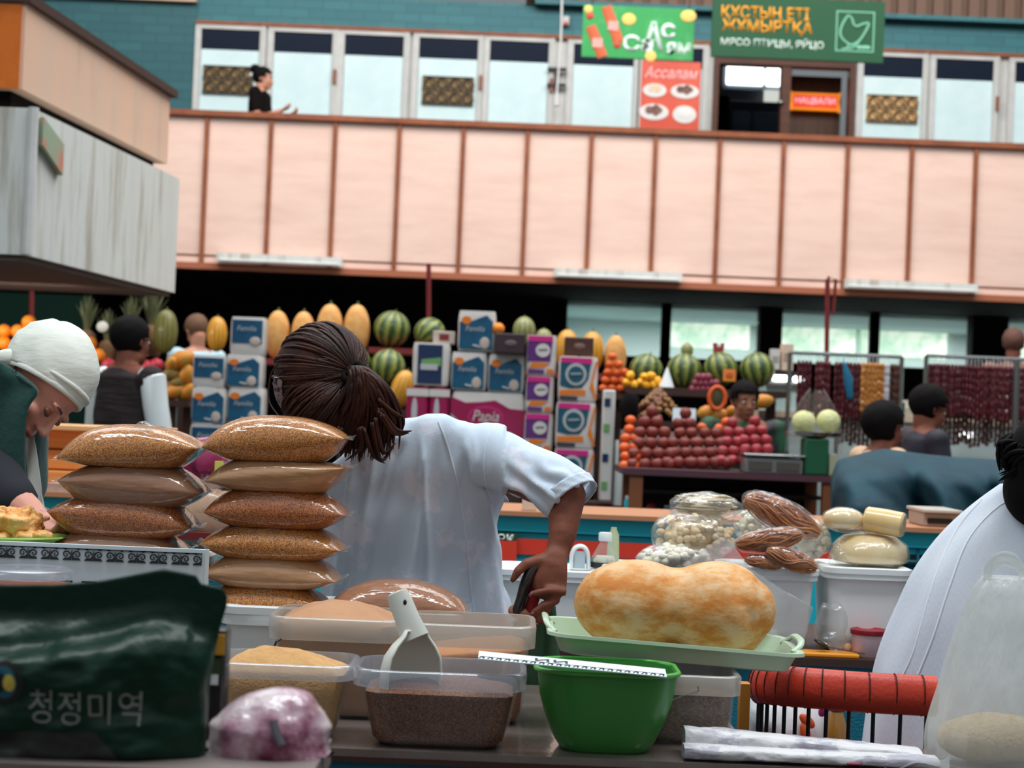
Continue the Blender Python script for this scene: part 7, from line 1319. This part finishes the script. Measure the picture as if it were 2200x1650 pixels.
    for i in range(110):
        d = Vector((rnd.uniform(-1, 1), rnd.uniform(-1, .3), rnd.uniform(-1, .5))).normalized(); p0_ = c2_ + B @ Vector((d.x * .09, d.y * .087, d.z * .087)); pts = []
        for k in range(9):
            t_ = k / 8; p = p0_.lerp(tie, t_); v = inv @ (p - c2_); e_ = math.sqrt((v.x / .091) ** 2 + (v.y / .088) ** 2 + (v.z / .088) ** 2); w_ = inv @ (p - cc); e3 = math.sqrt((w_.x / rad[0]) ** 2 + (w_.y / rad[1]) ** 2 + (w_.z / rad[2]) ** 2)
            if e_ < 1: v = v / max(e_, .05); p = c2_ + B @ v
            w_ = inv @ (p - cc); e3 = math.sqrt((w_.x / rad[0]) ** 2 + (w_.y / rad[1]) ** 2 + (w_.z / rad[2]) ** 2)
            if e3 < 1.01: p = cc + B @ (w_ * (1.01 / max(e3, .05)))
            pts.append(p)
        st_.tube(pts, [.0016, .003, .0038, .004, .004, .004, .0036, .003, .0026], 5)
    st_.build('hair_strands', hm, hb, angle=180)['kind'] = 'stuff'
    MB().tube([tie + Vector((.020 * math.cos(a), .012 * math.sin(a) - .01, .020 * math.sin(a) * .9 + .006 * math.cos(a))) for a in [i * .45 for i in range(15)]], .008, 8).build('hair_tie', K['hair_k'], hb)
    pt = MB()
    ends = [(690, 930), (720, 960), (740, 985), (760, 970), (790, 940), (810, 985), (826, 994), (845, 960), (840, 940), (880, 928), (870, 925), (868, 895)]
    for i in range(230):
        u = rnd.random(); ex, ey = (700 + 150 * u, 935 + 40 * math.sin(u * 3.1) + rnd.uniform(-22, 22)); w = rnd.gauss(0, 1)
        a0 = tie + Vector((rnd.uniform(-.014, .014), rnd.uniform(-.02, 0), rnd.uniform(-.012, .012))); m1 = P(748 + 78 * u + 8 * w, 850 + rnd.uniform(-12, 12), 4.03 + .03 * rnd.random()); m2 = P(722 + 132 * u + 8 * w, 900 + rnd.uniform(-10, 10), 4.045 + .03 * rnd.random()); e = P(ex + 10 * w, ey, 4.06 + .03 * rnd.random())
        pts = spline([tuple(a0), tuple(a0.lerp(m1, .4) + Vector((.004, -.01, .012))), tuple(m1), tuple(m2), tuple(e)], 14); pt.tube(pts, [.003] + [.0052] * 8 + [.0046, .004, .003, .002, .0008], 5)
    for (x0, y0), (x1, y1), (x2, y2) in (((815, 880), (850, 925), (884, 926)), ((820, 890), (846, 930), (878, 930)), ((806, 900), (822, 972), (850, 952)), ((800, 910), (818, 990), (846, 958)), ((780, 920), (800, 975), (826, 995)), ((812, 860), (846, 888), (868, 896)), ((770, 920), (776, 960), (742, 990)), ((730, 920), (735, 960), (700, 980))):
        for k in range(4): o_ = Vector((rnd.uniform(-.004, .004), rnd.uniform(-.004, .004), rnd.uniform(-.004, .004))); pt.tube(spline([tuple(P(x0, y0, 4.03) + o_), tuple(P(x1, y1, 4.04) + o_ * .6), tuple(P(x2, y2, 4.06) + o_ * .2)], 12), [.004] * 7 + [.0034, .0028, .002, .0012, .0006], 5)
    pt.build('ponytail', hm, hb, angle=180)['kind'] = 'stuff'
    hbm = M('grey_floral_band', (164, 152, 164), .7, c2=(70, 62, 74), vs=60, contrast=(.5, .58))
    q_ = MB().ell(cc, tuple(v * 1.07 for v in rad), B, 48, 32); tr_ = BVHTree.FromPolygons(q_.v, q_.f); band = []
    for x, y in spline([(598, 812), (598, 842), (608, 868), (626, 888), (655, 904), (690, 914)], 14):
        d = (P(x, y, 4) - CAM).normalized(); h = tr_.ray_cast(CAM, d)
        if h[0]: band.append(h[0]); MB().tube(spline([tuple(p) for p in band], 30), [(.004, .012)] * 30, 10, hint=(-.5, -1, 0)).build('headband', hbm, hb)
    MB().tube(spline([tuple(P(596, 784, 4.12)), tuple(P(582, 806, 4.12)), tuple(P(578, 860, 4.11)), tuple(P(600, 896, 4.08))], 16), [.002] * 16, 5).build('loose_strand', hm, hb)
    # held pouch, apron below
    p_ = thing('pouch', 'curved black pouch with a red side held at the hip of the ponytail woman', 'pouch', q(1130, 1310)); pp = spline([tuple(q(1158, 1216, .002)), tuple(q(1144, 1222, -.004)), tuple(q(1130, 1252, -.008)), tuple(q(1120, 1290, -.006)), tuple(q(1112, 1312, -.002))], 20)
    MB().tube(pp, [(.014, .012)] * 20, 12, hint=(1, 0, 0), rnd=True).build('black_edge', M('black_glossy', (22, 18, 20), .25, coat=.6), p_)
    pr = spline([tuple(q(1160, 1236, .012)), tuple(q(1150, 1268, .008)), tuple(q(1140, 1300, .008)), tuple(q(1142, 1332, .008))], 16); MB().tube(pr, [(.016, .01)] * 16, 12, hint=(1, 0, 0), rnd=True).build('red_side', M('red_cloth', (152, 26, 38), .6), p_); MB().tube([q(1104, 1312, .006), q(1120, 1318, .0), q(1134, 1326, .004)], [.013, .015, .012], 10, rnd=True).build('tan_lining', M('tan_fabric', (176, 118, 84), .6, bump=.5, bs=60), p_)
    ap = [(1100, 1338), (1150, 1326), (1186, 1298), (1196, 1330), (1208, 1380), (1216, 1430), (1222, 1640), (1080, 1640)]; mb = MB()
    gr_ = lambda u, v: P(1104 - 10 * v + u * (88 + 34 * v), 1336 - 34 * u * (1 - v) + 300 * v, 4.10 - .03 * math.sin(math.pi * u) + .012 * math.sin(u * 11 + v * 3)); mb.grid(gr_, 26, 24); mb.build('apron', M('green_apron', (44, 78, 50), .75, bump=.2, bs=40), root, solid=.006, angle=180)
main_woman()
# ------------------------------------------------------------------ woman with the white headscarf
def scarf_woman():
    Y = 4.3; s_ = 1.02; hc = P(89, 835, Y); B = basis((.889, .084, .451), (.444, -.405, -.80)); root = thing('person', 'woman in white headscarf and dark green jacket bending over the counter', 'person', (P(-60, 1000, 4.45).x, 4.5, 0)); f = lambda x, y, z: hc + B @ (Vector((x, y, z)) * s_)
    body = MB(); head_prims(body, hc, B, s_, ears=False); nb = P(-20, 880, 4.42); body.tube([f(0, -.03, -.05), P(20, 880, 4.36), nb], [.055, .056, .07], 12, rnd=True)
    hip = P(-130, 1330, 4.62); body.tube([nb, P(-70, 1000, 4.5), P(-110, 1180, 4.58), hip], [(.13, .07), (.16, .1), (.15, .1), (.16, .11)], 14, hint=(1, 0, 0), rnd=True)
    aw = P(96, 1130, 4.02); ae = P(18, 1065, 4.12); body.tube([P(-60, 950, 4.38), P(-20, 1010, 4.24), ae, P(60, 1100, 4.07), aw], [.055, .05, .042, .036, .026], 12, rnd=True); hand_prims(body, aw, basis((P(126, 1156, 3.95) - aw), (-.3, -.2, -1)), .9, .7, 1)
    ow = P(-90, 1130, 4.1); body.tube([P(-150, 960, 4.5), P(-170, 1060, 4.35), ow], [.055, .045, .027], 10, rnd=True); hand_prims(body, ow, basis((0, -.5, -.6), (0, .4, -.6)), .9, .6, -1)
    for k in (-.09, .09): kn = Vector((hip.x + k, 4.6, .46)); body.tube([hip + Vector((k, 0, 0)), kn, Vector((hip.x + k, 4.66, .06))], [.085, .058, .04], 10, rnd=True); body.tube([Vector((hip.x + k, 4.68, .04)), Vector((hip.x + k, 4.46, .035))], [.042, .034], 8, rnd=True)
    body.melt('body', M('fair_skin', (224, 162, 142), .5, sss=.12, c2=(214, 142, 124), vs=7), root, .0042, 5)
    face_bits(root, hc, B, s_, K['skin'], closed=True, brow=M('brow_brown', (96, 60, 48), .7))
    for k in (-1, 1): MB().ell(f(k * .029, .0765, .001), (.0145 * s_, .0105 * s_, .0085 * s_), B, 14, 10).build('eyelid', M('eyelid_shadow', (158, 94, 72), .5), root)
    # scarf
    nu, nv = 64, 40; c0 = Vector((0, -.038, .038)); r3 = (.094, .116, .104); vs = []; fs = []; edge = {}
    for j in range(nv + 1):
        a = -math.pi / 2 + math.pi * j / nv
        for i in range(nu):
            b = 2 * math.pi * i / nu; d = Vector((math.cos(a) * math.cos(b), math.cos(a) * math.sin(b), math.sin(a))); w = d.z * 3.2 + d.y * 1.6 - d.x * .3
            th_ = math.atan2(d.z, d.x); g = 1 + .035 * (.45 - abs(math.sin(th_ * 4.5 + d.y * .8 + 1.6 * N((d.x * 2, d.y * 1.5, d.z * 2))))) * min(1, max(.12, .62 - d.y)) + .03 * N((d.x * 2.4, d.y * 2.4, d.z * 2.4 + 4)); vs.append(c0 + Vector((d.x * r3[0] * g, d.y * r3[1] * g, d.z * r3[2] * g)))
    lim = lambda p: .012 + .74 * p.y if p.y > -.06 else -.032 + (p.y + .06) * .1
    for v in vs:
        if v.z < lim(v): v.z = min(v.z, lim(v) - .0005) if v.z > lim(v) - .012 else v.z
    for j in range(nv):
        for i in range(nu):
            q = (j * nu + i, j * nu + (i + 1) % nu, (j + 1) * nu + (i + 1) % nu, (j + 1) * nu + i)
            if all(vs[k].z > lim(vs[k]) - .012 for k in q): fs.append(q)
    used = sorted({k for q in fs for k in q}); mp = {o: n for n, o in enumerate(used)}; sm_ = M('white_scarf_cloth', (224, 226, 216), .8, bump=.2, bs=26, bd=.01, stretch=(1, 1, 3))
    sc = MB().add([f(*vs[k]) for k in used], [tuple(mp[k] for k in q) for q in fs]).build('headscarf', sm_, root, solid=.006, angle=180)
    bp = []
    for i in range(61):
        b = math.pi * (-.13 + 1.26 * i / 60); y = r3[1] * 1.0 * math.sin(b) * .97 + c0.y; x = r3[0] * .97 * math.cos(b); z = lim(Vector((0, y, 0))); k = math.sqrt(max(.05, 1 - ((z - c0.z) / r3[2]) ** 2)); y2 = c0.y + r3[1] * k * math.sin(b) * .99; x2 = r3[0] * k * math.cos(b) * .99; bp.append(f(x2, y2, lim(Vector((0, y2, 0))) + .002))
    MB().tube(bp, [(.011, .005)] * 61, 10, hint=B @ Vector((0, 0, 1))).build('scarf_band', sm_, sc); MB().tube([p + B @ Vector((0, -.004, .017)) for p in bp], [(.007, .006)] * 61, 10, hint=B @ Vector((0, 0, 1))).build('scarf_band', sm_, sc)
    MB().tube(spline([tuple(P(40, 765, 4.28)), tuple(P(16, 772, 4.27)), tuple(P(2, 790, 4.3)), tuple(P(-12, 830, 4.34))], 12), [.022, .02, .02, .024, .026, .028, .03, .03, .03, .03, .028, .02], 10, rnd=True).build('scarf_knot', sm_, sc)
    # jacket
    gm = M('dark_green_jacket', (10, 62, 56), .85, bump=.2, bs=60, sheen=.2); mb = MB()
    mb.tube([nb + Vector((-.02, .02, .03)), P(-70, 1000, 4.5), P(-110, 1180, 4.58), hip], [(.15, .1), (.2, .14), (.19, .13), (.18, .13)], 18, hint=(1, 0, 0), rnd=True); mb.tube([P(-150, 960, 4.5), P(-170, 1060, 4.35)], [.075, .062], 12, rnd=True)
    jk = mb.melt('jacket', gm, root, .009, 6, fold=lambda p, n: .008 * N(p, 10))
    lap = spline([(-60, 742, 30, 800), (-20, 752, 46, 812), (10, 776, 66, 842), (34, 796, 62, 872), (30, 840, 56, 902), (16, 900, 52, 960), (4, 960, 54, 1020), (2, 1010, 64, 1060), (4, 1060, 72, 1100)], 26)
    def lapel(u, v):
        k = v * 25; i = min(int(k), 24); t_ = k - i; e = [p + (q - p) * t_ for p, q in zip(lap[i], lap[i + 1])]; x = -70 + (e[2] + 16 * math.exp(-((e[3] - 838) / 22) ** 2) + 70) * u; y = e[1] + (e[3] - e[1]) * u; return P(x, y, 4.20 - .02 * math.sin(u * 3) + .008 * math.sin(u * 9 + v * 5) + .03 * (1 - u))
    MB().grid(lapel, 24, 50).build('collar', gm, jk, solid=.012, angle=180)
    MB().tube([P(-60, 950, 4.37), P(-20, 1012, 4.22), P(14, 1058, 4.13), P(30, 1074, 4.105)], [.074, .064, .056, .052], 16, rnd=True).build('sleeve', M('dark_navy_sleeve', (24, 26, 36), .85), root)
    MB().grid(lambda u, v: P(52 + 22 * u + 18 * v ** 1.4 + 8 * u * v, 938 + 180 * v, 4.27 + .03 * u + .01 * math.sin(v * 7 + u * 4)), 8, 24).build('white_apron', M('white_apron_cloth', (196, 196, 188), .8), root, solid=.006, angle=180)
scarf_woman()
# ------------------------------------------------------------------ person in the sheer white gown at the right edge
def gown():
    Y = 4.12; root = thing('person', 'dark haired person in a sheer white gown cut by the right photo edge', 'person', (P(2350, 1300, Y).x, Y + .1, 0)); hc = P(2272, 1000, Y); B = basis((.1, -.25, .95), (.6, .75, -.2)); body = MB(); head_prims(body, hc, B, 1.0)
    nb = P(2250, 1085, Y + .04); hip = P(2280, 1480, Y + .2); body.tube([hc + B @ Vector((0, -.03, -.05)), nb], [.056, .062], 12, rnd=True); body.tube([nb + Vector((.03, .06, -.05)), P(2260, 1200, Y + .12), P(2270, 1340, Y + .16), hip], [(.1, .06), (.14, .08), (.15, .09), (.16, .1)], 16, hint=(1, 0, 0), rnd=True)
    for k in (-.1, .1): kn = Vector((hip.x + k, Y + .2, .46)); body.tube([hip + Vector((k, 0, 0)), kn, Vector((hip.x + k, Y + .24, .06))], [.09, .06, .04], 10, rnd=True); body.tube([Vector((hip.x + k, Y + .2, .04)), Vector((hip.x + k, Y + .4, .035))], [.042, .034], 8, rnd=True)
    for k in (-1, 1): sh = nb + Vector((k * .13 + .05, .04, -.1)); e = sh + Vector((k * .02 + .1, .15, -.2)); w = e + Vector((.05, .2, -.05)); body.tube([sh, e, w], [.055, .045, .027], 10, rnd=True); hand_prims(body, w, basis((0, 1, -.2), (0, -.2, -1)), .95, .6, k)
    body.melt('body', K['skin_d'], root, .009, 4); hq = MB().ell(hc + B @ Vector((0, -.02, .03)), (.098, .112, .105), B, 24, 16).ell(hc + B @ Vector((0, -.06, -.05)), (.085, .06, .09), B, 20, 14); hr = hq.melt('hair', K['hair_k'], root, .006, 5); face_bits(root, hc, B, 1.0, K['skin'])
    st_ = MB(); rnd = random.Random(9)
    for i in range(70): a = rnd.uniform(-2.9, .6); x0 = hc + B @ Vector((.1 * math.cos(a), .11 * math.sin(a) - .02, .05)); e = P(2150 + rnd.uniform(-6, 70), 1010 + rnd.uniform(-40, 40), Y - .04 + .08 * rnd.random()); st_.tube(spline([tuple(x0), tuple(x0.lerp(e, .5) + Vector((-.016, 0, .01))), tuple(e)], 9), [.003, .005, .006, .006, .005, .005, .004, .003, .001], 5)
    st_.build('loose_hair', K['hair_k'], hr, angle=180)['kind'] = 'stuff'
    rows = [(1040, 2150, 2330, .07), (1070, 2108, 2370, .09), (1110, 2062, 2410, .11), (1160, 2015, 2430, .13), (1230, 1966, 2440, .15), (1310, 1930, 2450, .17), (1400, 1894, 2450, .18), (1470, 1872, 2450, .19), (1600, 1846, 2460, .2), (1760, 1830, 2470, .2)]; rings = []
    for k, (y, xl, xr, d) in enumerate(spline(rows, 56)):
        a, b = P(xl, y, Y + .08), P(xr, y, Y + .08); cx, w = (a.x + b.x) / 2, (b.x - a.x) / 2; rings.append([Vector((cx + w * g * math.cos(th), Y + .08 + d * g * math.sin(th), (a.z + b.z) / 2 + (b.z - a.z) / 2 * math.cos(th))) for th in [2 * math.pi * j / 72 for j in range(72)] for g in (1 + .02 * math.sin(th * 8 + k * .1) * min(1, k / 12) + .03 * N((math.cos(th) * 2.2, math.sin(th) * 2.2, k * .07)),)])
    gm = M('sheer_white_gown', (196, 206, 220), .8, c2=(216, 222, 232), vs=3, bump=.25, bs=240, bd=.003, sheen=.2, stretch=(1, 1, .3)); gw = MB().loft(rings, True, True).build('gown', gm, root, angle=180)
    q_ = MB().loft(rings, True, True); tree = BVHTree.FromPolygons(q_.v, q_.f)
    for pts in ([(2110, 1072), (2060, 1130), (2020, 1210), (1990, 1300), (1962, 1400), (1940, 1450)], [(2200, 1060), (2140, 1092), (2080, 1160), (2040, 1260), (2004, 1370), (1972, 1450)]):
        l_ = []
        for (x, y) in spline(pts, 30):
            d = (P(x, y, 4) - CAM).normalized(); h = tree.ray_cast(CAM, d)
            if h[0]: l_.append(h[0] - d * .001)
        if len(l_) > 5: MB().tube(l_, .0022, 6).build('seam', M('gown_seam', (236, 240, 246), .7), gw)
gown()
